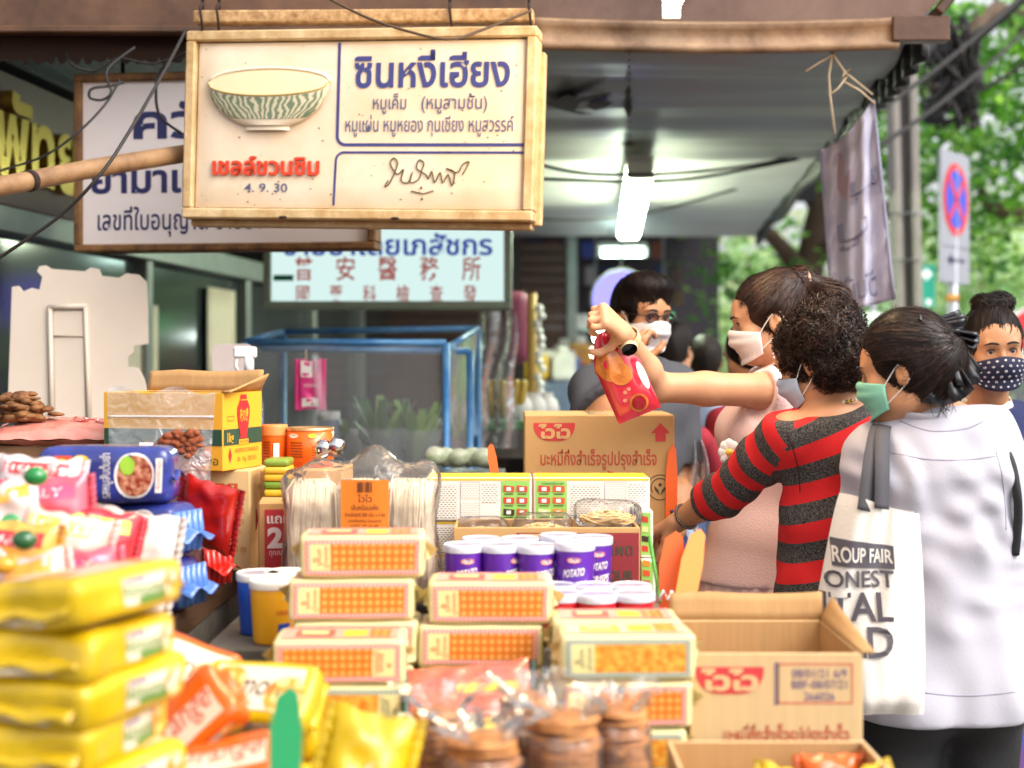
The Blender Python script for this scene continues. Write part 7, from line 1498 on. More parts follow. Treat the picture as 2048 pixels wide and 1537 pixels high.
# ================================================================== 1. shopper in pink, arm raised
c = P(1536, 642, 3.35); hf = Vector((-1, .06, -.16)); hK = Head(c, hf, (-.10, 0, 1), .84)
nbK = P(1570, 730, 3.38)-Vector((0, 0, .0)); sk1 = skin('light', '#cd9a76')
shL = P(1530, 782, 3.27); elL = P(1312, 775, 3.22); wrL = P(1246, 666, 3.10); 
J1 = dict(head=hK, pel=Vector((nbK.x-.02, 3.40, .93)), nb=nbK, right=Vector((-.10, 1, 0)), sw=.145, skin=sk1, neck=.043, bust=.9, girth=.86, armk=.90, arms={-1: dict(el=elL, wr=wrL, d=(-.52, -.62, .42), b=(0, -.8, .6), c=[1.3, 1.4, 1.45, 1.45], t=-1, tc=.9, td=(-.35, .3, -.5), k=.88), 1: dict(el=nbK+Vector((-.10, .20, -.32)), wr=nbK+Vector((-.30, .12, -.42)), d=(-1, -.2, -.1), b=(0, .5, 1), c=.6)})
J1['sh-1'] = shL
J1 = person('woman in a sleeveless pink dress holding up a red snack packet, white mask and wristwatch', J1, .007, .0034)
m_pink = pattern('pink waffle cloth', '#d9a5a2', '#edc4be', 'grid', 520, .35, .3, .85, bump=.3)
m_pink = mat('pink waffle cotton', '#f3d2cd', .85, bump=.55, bscale=300, var=.06, vscale=60)
def dress(v):
    p = J1['pelv']; v.ecap(p+Vector((-.01, 0, .12)), p+Vector((-.03, 0, -.06)), (.165, .155), (.20, .185), J1['rt'], J1['fw'], .05); v.ecap(p+Vector((-.03, 0, -.06)), p+Vector((-.045, 0, -.14)), (.20, .19), (.21, .20), J1['rt'], J1['fw'], .05)
zN = nbK.z
cloth(J1, .0072, 0, 1, .016, {}, 0, neck=(nbK+Vector((-.02, 0, .012)), Vector((-.45, 0, 1))), fold=(.004, 24, (1, 1, .35)), m=m_pink, name='dress', extra=dress, hem=(J1['pelv']+Vector((0, 0, .045)), -Z), cuts=((shL+Vector((-.032, -.055, .0)), [.046, .075, .078], None, .01), (J1['sh'][1]+Vector((-.02, .05, .01)), [.06, .08, .085], None, .01)))
g = MB(); p = J1['pelv']+Vector((-.02, 0, .062))
def ruf(u, v): a = u; r = 1+.30*v+.030*(.25+v)*math.sin(a*17+math.sin(a*5))+.012*math.sin(a*31); return p+J1['fw']*math.cos(a)*.172*r*1.0+J1['rt']*math.sin(a)*.180*r-Vector((0, 0, v*.50))
g.grid(ruf, lin(0, 2*math.pi, 150), lin(0, 1, 12), m_pink); J1['part'](g.build('skirt', solid=.002))
J1['part'](v_.mesh('trim', m_pink)) if False else None
put(J1, eyes, hK, None); put(J1, mask, hK, None, m_maskw)
tie = hK.p(0, -.085, .10)
v = hairvol(hK, None, .0042, amp=.0028, fr=80, thick=.012, low=-.062, front=(.082, -.040), fr_r=(.07, .078, .098), extra=lambda v: (v.cap(hK.p(0, -.06, .08), hK.p(0, -.115, .105), .050, .020, .03), v.cap(hK.p(0, -.12, .10), hK.p(0, -.20, .03), .022, .030, .02), v.cap(hK.p(0, -.20, .03), hK.p(.0, -.21, -.14), .030, .018, .02)))
ho = J1['part'](v.mesh('hair', m_hairb, None, 1))
put(J1, strands, ho, m_hairb, lambda p, r: (tie-p), 3600, .10, .0020, 5, tones=[m_hairb, m_hairb, m_hairb, m_t1, m_t2, m_hair])
put(J1, strands, ho, m_t2, lambda p, r: (tie-p)+Vector((r.gauss(0, .08), r.gauss(0, .08), r.gauss(0, .08))), 260, .07, .0007, 19, lift_=.009)
g = MB(); R = Matrix.Rotation(.6, 3, 'Y'); q = tie+hK.f*-.035+hK.u*.0; d1 = (hK.f*-.9+hK.u*.1).normalized(); s1 = d1.orthogonal().normalized(); s2_ = d1.cross(s1)
g.tube([q+(s1*math.cos(t)+s2_*math.sin(t))*.023 for t in lin(0, 6.283, 18)], .006, mat('beige hair tie', '#c9a48a', .6), n=8); J1['part'](g.build('hair_tie'))
g = MB(); e = hK.p(-.080, -.006, -.052); g.tube([e+Vector((.0, -.004, -.012*k)) for k in range(3)], .0015, m_gold, n=5)
for k in range(8): g.ball(e+Vector((.011*math.cos(k*.785), -.006, -.036+.013*math.sin(k*.785))), .005, mat('pearly earring', '#b08a7a', .2, coat=.5), 8, 6)
J1['part'](g.build('earring'))
# watch
wd = (elL-wrL).normalized(); wb = Vector((-.35, -.85, .3)); wb = (wb-wd*wb.dot(wd)).normalized(); ws = wd.cross(wb); wc = wrL+wd*.022
g = MB(); m_ws = mat('beige watch strap', '#cdb48e', .5); g.grid(lambda u, v: wc+(ws*math.cos(u)*.0285+wb*math.sin(u)*.0275)+wd*v, lin(0, 2*math.pi, 34), [-.009, -.007, .007, .009], m_ws); J1['part'](g.build('watch_strap', solid=.002))
g = MB(); Rw_ = Matrix((ws, wd, wb)).transposed(); g.lathe([(.001, .0), (.0185, .0), (.0195, .004), (.0175, .009)], m_ws, c=wc+wb*.025, R=Rw_, n=30); g.lathe([(.0172, .0091), (.001, .0098)], mat('black watch glass', '#07070a', .05, coat=.8), c=wc+wb*.025, R=Rw_, n=30); J1['part'](g.build('watch'))
g = MB(); fl = P(1458, 905, 3.16)
for k in range(8): g.ball(fl+Vector((.014*math.cos(k*.785), 0, .018*math.sin(k*.785))), (.011, .005, .013), m_flw, 8, 6)
g.ball(fl+Vector((0, -.004, 0)), .008, m_topy, 8, 6); J1['part'](g.build('flower_trim'))
shoes(J1, m_shoe)
# snack packet hanging from her hand
tip = wrL+Vector((-.035, -.03, .02))
def packm(u, v):                       # v 0 top .. 1 bottom
    top, bot = P(1206, 664, 3.12), P(1280, 832, 3.12); ax = (bot-top); s = Vector((.87, 0, .36)).normalized(); w = (.012+.045*min(1, v*2.2)**.6) if v < .4 else .050
    return top+ax*v+s*u*w+Vector((0, -1, 0))*(.020*math.sin(math.pi*min(1, v*1.02))**.5*(1-u*u)**.6-.004*math.sin(u*7+v*5)*(1-v))
m_rpk = mat('red glossy snack print', '#c8283c', .14, coat=.7, var=.1); m_dpk = mat('deep red print', '#8f1420', .2, coat=.5); m_bread = mat('golden bread print', '#d98a3c', .3, coat=.4, var=.45, vscale=40, vcol='#a8541c', bump=.2)
sp = thing('snack_packet', 'red snack packet with bread picture hanging from the raised hand', 'packet', packm(0, 0)); c0 = packm(0, 0)
g = MB(); pk = lambda u, v: packm(u, v)-c0; g.grid(pk, lin(-1, 1, 20), lin(0, 1, 30), m_rpk, flip=True); g.grid(lambda u, v: Vector((pk(u, v).x, -pk(u, v).y+.004, pk(u, v).z)), lin(-1, 1, 14), lin(0, 1, 20), mat('silver packet back', '#c9c2c2', .25, metal=.4))
pe = lambda e: (lambda x, y: pk(x, y)+Vector((0, -e, 0)))
def pdisc(cx, cy, rx, ry, m, e, n=28): g.grid(lambda u, v: pe(e)(max(-.99, min(.99, cx+rx*v*math.cos(u))), cy+ry*v*math.sin(u)), lin(0, 6.2832, n), [.001, .5, 1], m)
pdisc(-.35, .35, .62, .20, m_bread, .001); pdisc(-.05, .50, .5, .12, m_bread, .0016); pdisc(.18, .86, .42, .10, m_bread, .001); pdisc(.18, .86, .32, .078, m_dpk, .0018); pdisc(.82, .60, .17, .16, m_wht, .001, 18)
for a, b_ in ((-.2, .7), (-.35, .78), (.0, .68)): pdisc(a, b_, .09, .02, m_oval, .0012, 12)
g.build('packet', sp)

# ================================================================== 2. shopper in the striped jumper
hS = Head(P(1632, 726, 2.98), Vector((-.80, .52, -.30)), (-.22, .1, 1), .81); nbS = P(1688, 808, 3.0); sk2 = skin('warm', '#c78e68')
shS = P(1580, 868, 2.93); elS = P(1478, 962, 3.06); wrS = P(1366, 1038, 3.20)
J2 = dict(head=hS, pel=Vector((P(1672, 0, 3.0).x, 3.02, .91)), nb=nbS, right=Vector((.62, .78, .05)), sw=.155, skin=sk2, neck=.050, girth=1.0, arms={-1: dict(el=elS, wr=wrS, d=(-.62, .55, -.42), b=(-.25, .15, .95), c=[.5, .62, .72, .78], t=-1, tc=.5, sp=.05, td=(-.25, .1, -.75)), 1: dict(el=nbS+Vector((.20, .06, -.33)), wr=nbS+Vector((.10, .26, -.42)), d=(-.5, .8, -.1), b=(.3, .3, .9), c=.5)})
J2['sh-1'] = shS
J2 = person('woman with short curly hair in a red and grey striped jumper reaching over the boxes', J2, .007, .0036)
m_sred = mat('red knit', '#c9161c', .85, bump=.3, bscale=260, var=.08, vscale=40); m_sgry = mat('heather grey knit', '#55504e', .9, bump=.3, bscale=260, var=.65, vscale=150, vcol='#141313')
def stripe_mat():
    m = bpy.data.materials.new('red and grey stripes'); m.use_nodes = True; L = m.node_tree.links; b = m.node_tree.nodes['Principled BSDF']; b.inputs['Roughness'].default_value = .85
    at = nd(m, 'ShaderNodeAttribute'); at.attribute_name = 'stripe'; fr = nd(m, 'ShaderNodeMath'); fr.operation = 'FRACT'; L.new(at.outputs['Fac'], fr.inputs[0]); gt = nd(m, 'ShaderNodeMath'); gt.operation = 'GREATER_THAN'; gt.inputs[1].default_value = .5; L.new(fr.outputs[0], gt.inputs[0])
    tc = nd(m, 'ShaderNodeTexCoord'); n = nd(m, 'ShaderNodeTexNoise'); n.inputs['Scale'].default_value = 300; n.inputs['Detail'].default_value = 4; L.new(tc.outputs['Object'], n.inputs['Vector']); rp = nd(m, 'ShaderNodeValToRGB'); e = rp.color_ramp.elements; e[0].position = .38; e[1].position = .66; e[0].color = hexc('#0f0e0e'); e[1].color = hexc('#5e5855'); L.new(n.outputs['Fac'], rp.inputs[0])
    mx = nd(m, 'ShaderNodeMix'); mx.data_type = 'RGBA'; L.new(gt.outputs[0], mx.inputs['Factor']); mx.inputs['A'].default_value = hexc('#cf171b'); L.new(rp.outputs[0], mx.inputs['B']); L.new(mx.outputs['Result'], b.inputs['Base Color'])
    bp = nd(m, 'ShaderNodeBump'); bp.inputs['Strength'].default_value = .25; bp.inputs['Distance'].default_value = .003; L.new(n.outputs['Fac'], bp.inputs['Height']); L.new(bp.outputs[0], b.inputs['Normal']); return m
o = cloth(J2, .0066, 0, 1, .014, {-1: 1.62, 1: 1.6}, .011, neck=(nbS+Vector((-.0, -.0, .014)), Vector((-.10, -.30, 1))), fold=(.008, 36, (1, 1, .9)), m=stripe_mat(), name='jumper', hem=(J2['pelv']-Vector((0, 0, .075)), Vector((.1, 0, -1))), seed=2.)
m_rseam = mat('dark jumper seam', '#3a1214', .9)
seam(J2, o, [(1572, 862), (1588, 905), (1598, 950), (1600, 985)], m_rseam, .0012)
me = o.data; at = me.attributes.new('stripe', 'FLOAT', 'CORNER'); vals = np.zeros(len(me.loops), np.float32); e_, w_, s_ = elS, wrS, shS
def segd(p, a, b_): t = max(0, min(1, (p-a).dot(b_-a)/(b_-a).length_squared)); return (p-a.lerp(b_, t)).length, t
L1 = (e_-s_).length
sx = shS-J2['rt']*-.035
for pl in me.polygons:
    cc = pl.center; d1, t1 = segd(cc, s_, e_); d2, t2 = segd(cc, e_, w_); side = (cc-s_).dot(J2['rt'])
    arm_ = min(d1, d2) < .10 and ((cc-s_).dot((J2['rt']*-.5+J2['fw']*.75+Vector((0, 0, .30))).normalized()) > .004)
    for li in pl.loop_indices:
        p = me.vertices[me.loops[li].vertex_index].co
        if arm_: u = (p-s_).dot((e_-s_).normalized()) if t1 < .98 and d1 <= d2+.01 else L1+(p-e_).dot((w_-e_).normalized()); vals[li] = u/.070+.30
        else: zz_ = (p.z-J2['pelv'].z)/.45; vals[li] = (p.z-(.16+.26*max(0, min(1, zz_)))*(p.x-nbS.x))/.086+.55
at.data.foreach_set('value', vals)
put(J2, eyes, hS, None); put(J2, mask, hS, None, m_maskb)
v = hairvol(hS, None, .0046, amp=.006, fr=95, vert=1., thick=.016, low=-.070, front=(.085, -.045), fr_r=(.07, .074, .105), extra=lambda v: (v.ell(hS.p(0, -.06, .05), [.088, .07, .09], hS.R, .03), v.ell(hS.p(0, -.065, -.03), [.07, .055, .06], hS.R, .03)))
r5 = random.Random(5)
for k in range(120):
    d = Vector((r5.gauss(0, 1), r5.gauss(-.4, 1), r5.gauss(.2, .9))).normalized()
    if d.y > .45 and d.z < .4: continue
    q = hS.p(d.x*.080, -.022+d.y*.100, .032+d.z*.087)
    if d.z > -.75: v.ell(q, [r5.uniform(.010, .018)]*3, None, .008)
ho = J2['part'](v.mesh('hair', m_hairc, None, 1))
put(J2, strands, ho, m_hairc, lambda p, r: Vector((r.gauss(0, 1), r.gauss(0, 1), r.gauss(-.5, 1))), 2800, .045, .0022, 6, curl=.0042, lift_=.004, tones=[m_hairc, m_hairc, m_t1, m_t2])
g = MB(); bu = J2['bu']; ncx = (Vector((-.25, -.30, 1))).normalized(); a1 = ncx.orthogonal().normalized(); a2 = ncx.cross(a1); nc = nbS+Vector((-.006, -.008, .030))
for k in range(56): t = k/56*6.283; g.ball(nc+(a1*math.cos(t)+a2*math.sin(t))*.076, .0040, m_gold if k % 3 else mat('pale bead', '#e6dccb', .3), 8, 6)
J2['part'](g.build('necklace'))
dW = (wrS-elS).normalized(); a1 = dW.orthogonal().normalized(); a2 = dW.cross(a1); g = MB(); m_bead = mat('grey bracelet bead', '#6a625c', .25, metal=.6)
for k in range(30): t = k/30*6.283; g.ball(wrS-dW*.012+(a1*math.cos(t)+a2*math.sin(t))*.0285, .0038, m_bead, 8, 6)
J2['part'](g.build('bracelet')); trousers(J2, m_black_tr); shoes(J2, m_shoe)

# ================================================================== 3. shopper in the white blouse with the tote bag
hW = Head(P(1806, 744, 2.74), Vector((-.90, .40, -.14)), (-.05, .06, 1), .79); nbW = P(1872, 838, 2.78); sk3 = skin('warm2', '#c48c66')
J3 = dict(head=hW, pel=Vector((P(1885, 0, 2.8).x, 2.83, .90)), nb=nbW, right=Vector((.985, .17, 0)), sw=.165, skin=sk3, neck=.052, girth=1.02, arms={-1: dict(el=P(1728, 1050, 2.86), wr=P(1705, 1120, 3.06), d=(-.2, .9, .1), b=(-.6, .1, .8), c=.6, fine=False), 1: dict(el=P(2062, 1060, 2.84), wr=P(2052, 1170, 2.98), d=(-.2, .8, -.4), b=(.8, .1, .5), c=.6, fine=False)})
J3['sh-1'] = P(1752, 915, 2.80); J3['sh1'] = P(2004, 950, 2.84)
J3 = person('woman in a loose white blouse seen from behind with a black bow and green mask', J3, .0072, .0036)
m_blo = mat('white blouse cotton', '#bebac4', .8, bump=.12, bscale=180, var=.03)
m_seam = mat('blouse seam thread', '#a39dae', .8)
def blx(v):
    for c, d, wl, a, r in (((1930, 1160, 2.70), (.35, 0, 1), .075, .0045, .14), ((1890, 1010, 2.69), (-.3, 0, 1), .09, .003, .12), ((2000, 1020, 2.72), (.9, 0, .6), .06, .006, .10), ((1770, 950, 2.70), (1, 0, .5), .05, .005, .08), ((1960, 1330, 2.69), (1, 0, .25), .08, .005, .13), ((1720, 1000, 2.74), (.3, 0, 1), .05, .006, .08), ((1900, 900, 2.72), (.2, 0, 1), .08, .003, .09), ((2035, 1100, 2.8), (.2, 0, 1), .045, .007, .10)): v.ripple(P(*c), d, wl, a, r)
    p = J3['pelv']; v.ecap(p+Vector((0, 0, .02)), p+Vector((0, 0, -.10)), (.172, .13), (.182, .14), J3['rt'], J3['fw'], .04); v.ecap(p+Vector((0, 0, .42)), p+Vector((0, 0, .02)), (.158, .118), (.172, .13), J3['rt'], J3['fw'], .04)
bo3 = cloth(J3, .0065, 0, 1, .018, {-1: 1.75, 1: 1.78}, .016, neck=(nbW+Vector((0, 0, .012)), Vector((-.12, .25, 1))), fold=(.013, 27, (1, 1, .45)), m=m_blo, name='blouse', extra=blx, hem=(J3['pelv']-Vector((0, 0, .10)), -Z), seed=1.3)
for q in ([(1758, 868), (1745, 900), (1738, 950), (1734, 1000)], [(1992, 905), (2004, 950), (2010, 1010), (2012, 1060)], [(1770, 902), (1850, 918), (1930, 920), (1995, 912)], [(1800, 842), (1860, 862), (1930, 858), (1968, 842)], [(1850, 1386), (1900, 1391), (1960, 1391), (2030, 1384)]): seam(J3, bo3, q, m_seam)
g = MB(); cn = nbW-Vector((0, 0, .012)); cax = (hW.p(0, -.018, -.05)-nbW).normalized()
def col_(u, v): return cn+J3['rt']*math.cos(u)*(.078-.010*v)+J3['fw']*math.sin(u)*(.070-.012*v)+cax*.060*v+Vector((0, 0, .004*math.sin(u)))
g.grid(col_, lin(0, 6.2832, 44), lin(0, 1, 6), m_blo); J3['part'](g.build('collar', solid=.003))
put(J3, eyes, hW, None); put(J3, mask, hW, None, m_maskg)
v = hairvol(hW, None, .0042, amp=.0026, fr=85, thick=.013, low=-.066, front=(.086, -.042), fr_r=(.07, .080, .108), extra=lambda v: (v.ell(hW.p(0, -.095, .02), [.05, .045, .06], hW.R, .03), v.ell(hW.p(0, -.02, .075), [.066, .07, .06], hW.R, .03)))
ho = J3['part'](v.mesh('hair', m_hair, None, 1)); tw = hW.p(0, -.12, .045); put(J3, strands, ho, m_hair, lambda p, r: (tw-p), 3600, .09, .0018, 8, tones=[m_hair, m_hair, m_hair, m_t1, m_t2])
g = MB(); r6 = random.Random(2)
for k in range(34): a = hW.p(r6.uniform(-.03, .03), -.075+r6.uniform(-.012, .01), -.06+r6.uniform(-.01, .01)); g.tube(spline([a, a+Vector((r6.uniform(-.008, .02), -.008, -.02)), a+Vector((r6.uniform(-.012, .03), -.004, -.045))], 3), [.0005]*6+[.0002], m_hair, n=3, cap=False)
J3['part'](g.build('loose_hair'))
put(J3, strands, ho, m_hair, lambda p, r: (tw-p)+Vector((r.gauss(0, .06), r.gauss(0, .06), r.gauss(0, .06))), 260, .07, .0007, 18, lift_=.009)
# pleated black bow
m_bow = mat('black satin bow', '#15141a', .3, coat=.2, bump=.1, bscale=40, spec=.6); g = MB(); bc = hW.p(.0, -.078, .085); bx = Vector((.80, -.28, .30)).normalized()
def fan(c, d, s, L, w, nf, drop=Vector((0, 0, 0))):
    d, s = Vector(d).normalized(), Vector(s).normalized(); n = d.cross(s)
    g.grid(lambda u, v: Vector(c)+d*L*v*(1-.12*u*u)+s*u*w*(.25+.75*v)+n*.0055*math.sin(u*nf)*(.4+v)+drop*v*v, lin(-1, 1, 40), lin(0, 1, 8), m_bow)
fan(bc+Vector((-.01, -.035, .0)), (.22, -.12, -.97), (.97, -.2, .25), .140, .050, 7); fan(bc+Vector((.02, -.03, .01)), (.40, -.05, -.9), (.7, .5, .3), .12, .044, 6)
fan(bc+Vector((0, -.02, .005)), (.93, -.2, -.30), (.2, -.5, .8), .085, .022, 9); fan(bc+Vector((0, -.02, .0)), (-.75, -.35, .35), (.25, -.5, .8), .050, .018, 7); fan(bc+Vector((-.02, 0, .01)), (.75, -.1, .15), (.1, .8, .5), .085, .026, 9); fan(bc+Vector((-.02, 0, .01)), (-.7, .1, .45), (.1, .8, .3), .045, .02, 7)
J3['part'](g.build('hair_bow', solid=.0012))
g = MB(); q = hW.p(-.052, -.062, .062); [g.ball(q+Vector((.005*math.cos(k), -.006, .008*math.sin(k*1.3)-.004)), .0036, mat('copper crystal', '#d9b09a', .1, metal=.6), 8, 6) for k in range(6)]; J3['part'](g.build('hair_clip'))
trousers(J3, m_black_tr, .018); shoes(J3, m_shoe)
# black strap of a backpack on the right shoulder
g = MB(); m_bs = mat('black strap', '#17171a', .6); g.tube(spline([P(1968, 868, 2.75), P(2000, 888, 2.735), P(2022, 925, 2.72), P(2034, 985, 2.71), P(2036, 1040, 2.72), P(2030, 1110, 2.73)], 6), .0085, m_bs, n=8); J3['part'](g.build('shoulder_strap'))
# tote bag on her left shoulder
m_can = mat('cream canvas', '#e8e0d6', .85, bump=.25, bscale=240, var=.04, vscale=10); m_tsh = mat('grey webbing strap', '#47464c', .8, bump=.4, bscale=350); m_tpr = mat('charcoal bag print', '#57525a', .8)
bagY = 2.60; tb = thing('tote_bag', 'cream canvas tote bag with grey straps and large charcoal words', 'bag', P(1748, 1210, bagY)); c = P(1748, 1210, bagY)
def tote(px, py):
    v = (py-1010)/415; xl = 1686-62*min(1, v*1.5)**.8+34*max(0, v-.7)/.3; xr = 1838+12*math.sin(min(1, v)*2.2); u = max(-1, min(1, (px-(xl+xr)/2)/((xr-xl)/2)))
    top = 1010+8*math.sin(u*2.0)+(-14 if u < 0 else 10)*abs(u); q = P(px, py+(top-1010)*max(0, 1-v*3), bagY)
    return q+Vector((0, -.045*(1-abs(u)**2.6)**.6*min(1, .25+v)**.7*(1 if v < .93 else max(.2, (1.04-v)/.11))+.028*max(0, -u)**3+.005*math.sin(u*5+v*7)*(1-u*u)+.007*math.sin(v*6+u*3)*(1-u*u)+.004*math.sin(u*13+v*3)*(1-u*u)*(1-.6*v), 0))-c
def tote_uv(u, v): xl = 1686-62*min(1, v*1.5)**.8+34*max(0, v-.7)/.3; xr = 1838+12*math.sin(min(1, v)*2.2); return tote((xl+xr)/2+u*(xr-xl)/2*.999, 1010+415*v+(6*math.sin(u*2))*max(0, v-.85)*4)
g = MB(); g.grid(tote_uv, lin(-1, 1, 34), lin(0, 1, 36), m_can, flip=True); g.grid(lambda u, v: Vector((tote_uv(u, v).x, .03-.3*tote_uv(u, v).y, tote_uv(u, v).z)), lin(-1, 1, 20), lin(0, 1, 20), m_can)
tf = lambda e: (lambda x, y: tote(x, -y)+Vector((0, -e, 0)))
rt_ = .055
g.rect(lambda x, y: tote(x, -y+0)+Vector((0, -.0035, 0)), 1664, -1133, 1780, -1086, m_tpr, 12, 5)
def tt(body, x, y, h, w, m, e=.0035): g.text(lambda a, b_: tote(a, -(b_)-rt_*(a-1720)*.8)+Vector((0, -e, 0)), body, x, -y, h, m, w, 'r', .02)
tt('ROUP FAIR', 1777, 1123, 26, 112, m_can, .0048); tt('ONEST', 1777, 1170, 31, 126, m_tpr); tt('ITAL', 1773, 1235, 54, 130, m_tpr); tt('LD', 1772, 1303, 57, 86, m_tpr)
g.build('bag_body', tb)
def strap(pts, w, nm):
    g = MB(); p = spline([P(*q)-c for q in pts], 6); n = len(p); vs = []
    for i, q in enumerate(p): t = (p[min(i+1, n-1)]-p[max(i-1, 0)]).normalized(); s = Vector((1, .2, 0)); s = (s-t*s.dot(t)).normalized()*w; vs += [q-s, q+s]
    g.add(vs, [[2*i, 2*i+1, 2*i+3, 2*i+2] for i in range(n-1)], m_tsh, smooth=True); g.build(nm, tb, solid=.002)
strap([(1732, 1022, 2.575), (1742, 940, 2.60), (1752, 880, 2.655), (1760, 853, 2.72), (1768, 846, 2.80)], .0165, 'strap'); strap([(1764, 1018, 2.57), (1765, 940, 2.595), (1765, 880, 2.65), (1768, 852, 2.72), (1776, 846, 2.80)], .014, 'strap')

# ================================================================== 4. seller with glasses
hM = Head(P(1284, 632, 3.92), Vector((.52, -.85, -.10)), (.02, 0, 1), .85); nbM = P(1262, 742, 3.98); sk4 = skin('tan', '#b9835c')
J4 = dict(head=hM, pel=Vector((nbM.x, 4.02, .95)), nb=nbM, right=Vector((-.80, -.60, 0)), sw=.17, skin=sk4, neck=.056, girth=1.1, armk=1.18, arms={1: dict(el=P(1200, 862, 3.72), wr=P(1258, 740, 3.78), d=(.10, .05, .55), b=(-.5, -.7, .2), c=[.8, 1.1, 1.2, 1.2], t=1, tc=.7), -1: dict(el=nbM+Vector((.15, .12, -.32)), wr=nbM+Vector((.12, -.06, -.44)), d=(-.8, -.3, .1), b=(0, -.5, .8), c=.7)})
J4['sh1'] = P(1186, 782, 3.88)
J4 = person('man in a grey t-shirt with glasses and white mask standing behind the noodle carton', J4, .008, .0036)
m_gt = mat('dark grey t-shirt', '#4b4c52', .85, bump=.2, bscale=160, var=.05); cloth(J4, .0085, 0, 1, .016, {1: .72, -1: .8}, .018, neck=(nbM+Vector((0, 0, .032)), Vector((0, -.15, 1))), fold=(.005, 22, (1, 1, .6)), m=m_gt, name='t_shirt', hem=(J4['pelv']-Vector((0, 0, .09)), -Z))
put(J4, eyes, hM, None, (.1, -.25)); put(J4, mask, hM, None, m_maskw)
v = hairvol(hM, None, .0048, amp=.003, fr=90, thick=.016, low=-.040, front=(.084, -.040), fr_r=(.073, .072, .092), extra=lambda v: v.ell(hM.p(0, .03, .10), [.07, .06, .035], hM.R, .03)); ho = J4['part'](v.mesh('hair', m_hair, None, 1)); put(J4, strands, ho, m_hair, lambda p, r: hM.f*.7-hM.u*.9+Vector((r.gauss(0, .3), r.gauss(0, .3), 0)), 1200, .05, .003, 9)
g = MB(); m_gf = mat('dark glasses frame', '#1c1414', .3)
for s in (-1, 1):
    g.tube([hM.p(s*.033+.0215*math.cos(t), .102-.006*abs(math.cos(t)*.5+.5*s)**2, .0+.0155*math.sin(t)) for t in lin(0, 6.283, 22)], .0024, m_gf, n=6); g.tube([hM.p(s*.054, .098, .006), hM.p(s*.076, .05, .006), hM.p(s*.080, -.012, .004)], .0022, m_gf, n=5)
g.tube([hM.p(-.012, .103, .004), hM.p(0, .106, .007), hM.p(.012, .103, .004)], .0022, m_gf, n=5); o = J4['part'](g.build('glasses'))
g = MB(); f_len = film('lens film', '#e6e4f4', gloss=.10, rough=.05, bump=0.)
for s in (-1, 1): g.grid(lambda u, v: hM.p(s*.033+.021*v*math.cos(u), .1015, .015*v*math.sin(u)), lin(0, 6.2832, 20), [.01, 1], f_len)
J4['part'](g.build('lens')); trousers(J4, m_jean, .016, .012); shoes(J4, m_shoe)

# ================================================================== 5. woman in navy looking at the camera
hN = Head(P(1986, 702, 3.45), Vector((-.04, -1, -.03)), (-.06, 0, 1), .84); nbN = P(1972, 832, 3.55); sk5 = skin('tan2', '#bb8660')
J5 = dict(head=hN, pel=Vector((nbN.x+.0, 3.58, .90)), nb=nbN, right=Vector((-1, .05, 0)), sw=.175, skin=sk5, neck=.052, bust=.7, girth=1.05, arms={1: dict(el=nbN+Vector((-.20, -.02, -.34)), wr=nbN+Vector((-.16, -.18, -.50)), d=(.4, -.7, -.3), b=(-.5, -.2, .8), c=.6, fine=False), -1: dict(el=nbN+Vector((.22, 0, -.34)), wr=nbN+Vector((.18, -.18, -.5)), d=(-.4, -.7, -.3), b=(.5, -.2, .8), c=.6, fine=False)})
J5 = person('woman in a navy jumper with a hair bun and patterned navy mask facing the camera', J5, .0085, .0030)
m_nav = mat('navy jumper', '#232a58', .85, bump=.25, bscale=180, var=.08); cloth(J5, .0085, 0, 1, .018, {1: 1.85, -1: 1.85}, .018, neck=(nbN+Vector((0, 0, .034)), Vector((0, -.22, 1))), fold=(.005, 20, (1, 1, .6)), m=m_nav, name='jumper', hem=(J5['pelv']-Vector((0, 0, .08)), -Z))
g = MB(); m_col = mat('cream collar', '#ddd3c4', .7); nn_ = nbN+Vector((0, -.012, .022))
g.grid(lambda u, v: nn_+Vector((math.sin(u)*(.066-.010*v), -math.cos(u)*(.070-.012*v), .030*v-.026*math.cos(u)*(1-.2*v)+.006*math.cos(u*2))), lin(-math.pi, math.pi, 44), lin(0, 1, 6), m_col); J5['part'](g.build('collar', solid=.003))
put(J5, eyes, hN, None, (.05, .0)); m_mn = mat('navy mask cloth', '#161a38', .8, bump=.2, bscale=160)
def mpat(g, f):
    m = mat('white mask motif', '#cfcbd0', .8); k = 0; r = random.Random(3)
    for j in range(6):
        for i in range(9):
            u, v = -.86+i*.215+(.10 if j % 2 else 0), .10+j*.155
            if abs(u) > .92: continue
            F = lambda x, y: Vector(f(u+x/.085, v-y/.10))+hN.f*.0016; k += 1; s = .0034
            if k % 3 == 0: g.poly(F, [(-s, -.001), (-.001, -.001), (-.001, -s), (.001, -s), (.001, -.001), (s, -.001), (s, .001), (.001, .001), (.001, s), (-.001, s), (-.001, .001), (-s, .001)], m)
            elif k % 3 == 1: g.disc(F, 0, 0, s, s, m, 10, inner=.55)
            else: g.poly(F, [(-s, 0), (0, -s), (s, 0), (0, s)], m)
put(J5, mask, hN, None, m_mn, -.020, True, True, False, 'face_mask', mpat)
v = hairvol(hN, None, .0042, amp=.0025, fr=90, thick=.012, low=-.045, front=(.080, -.046), fr_r=(.072, .075, .094), extra=lambda v: (v.ell(hN.p(-.030, -.03, .134), [.040, .04, .028], hN.R, .012), v.ell(hN.p(.004, -.03, .136), [.034, .035, .026], hN.R, .010)))
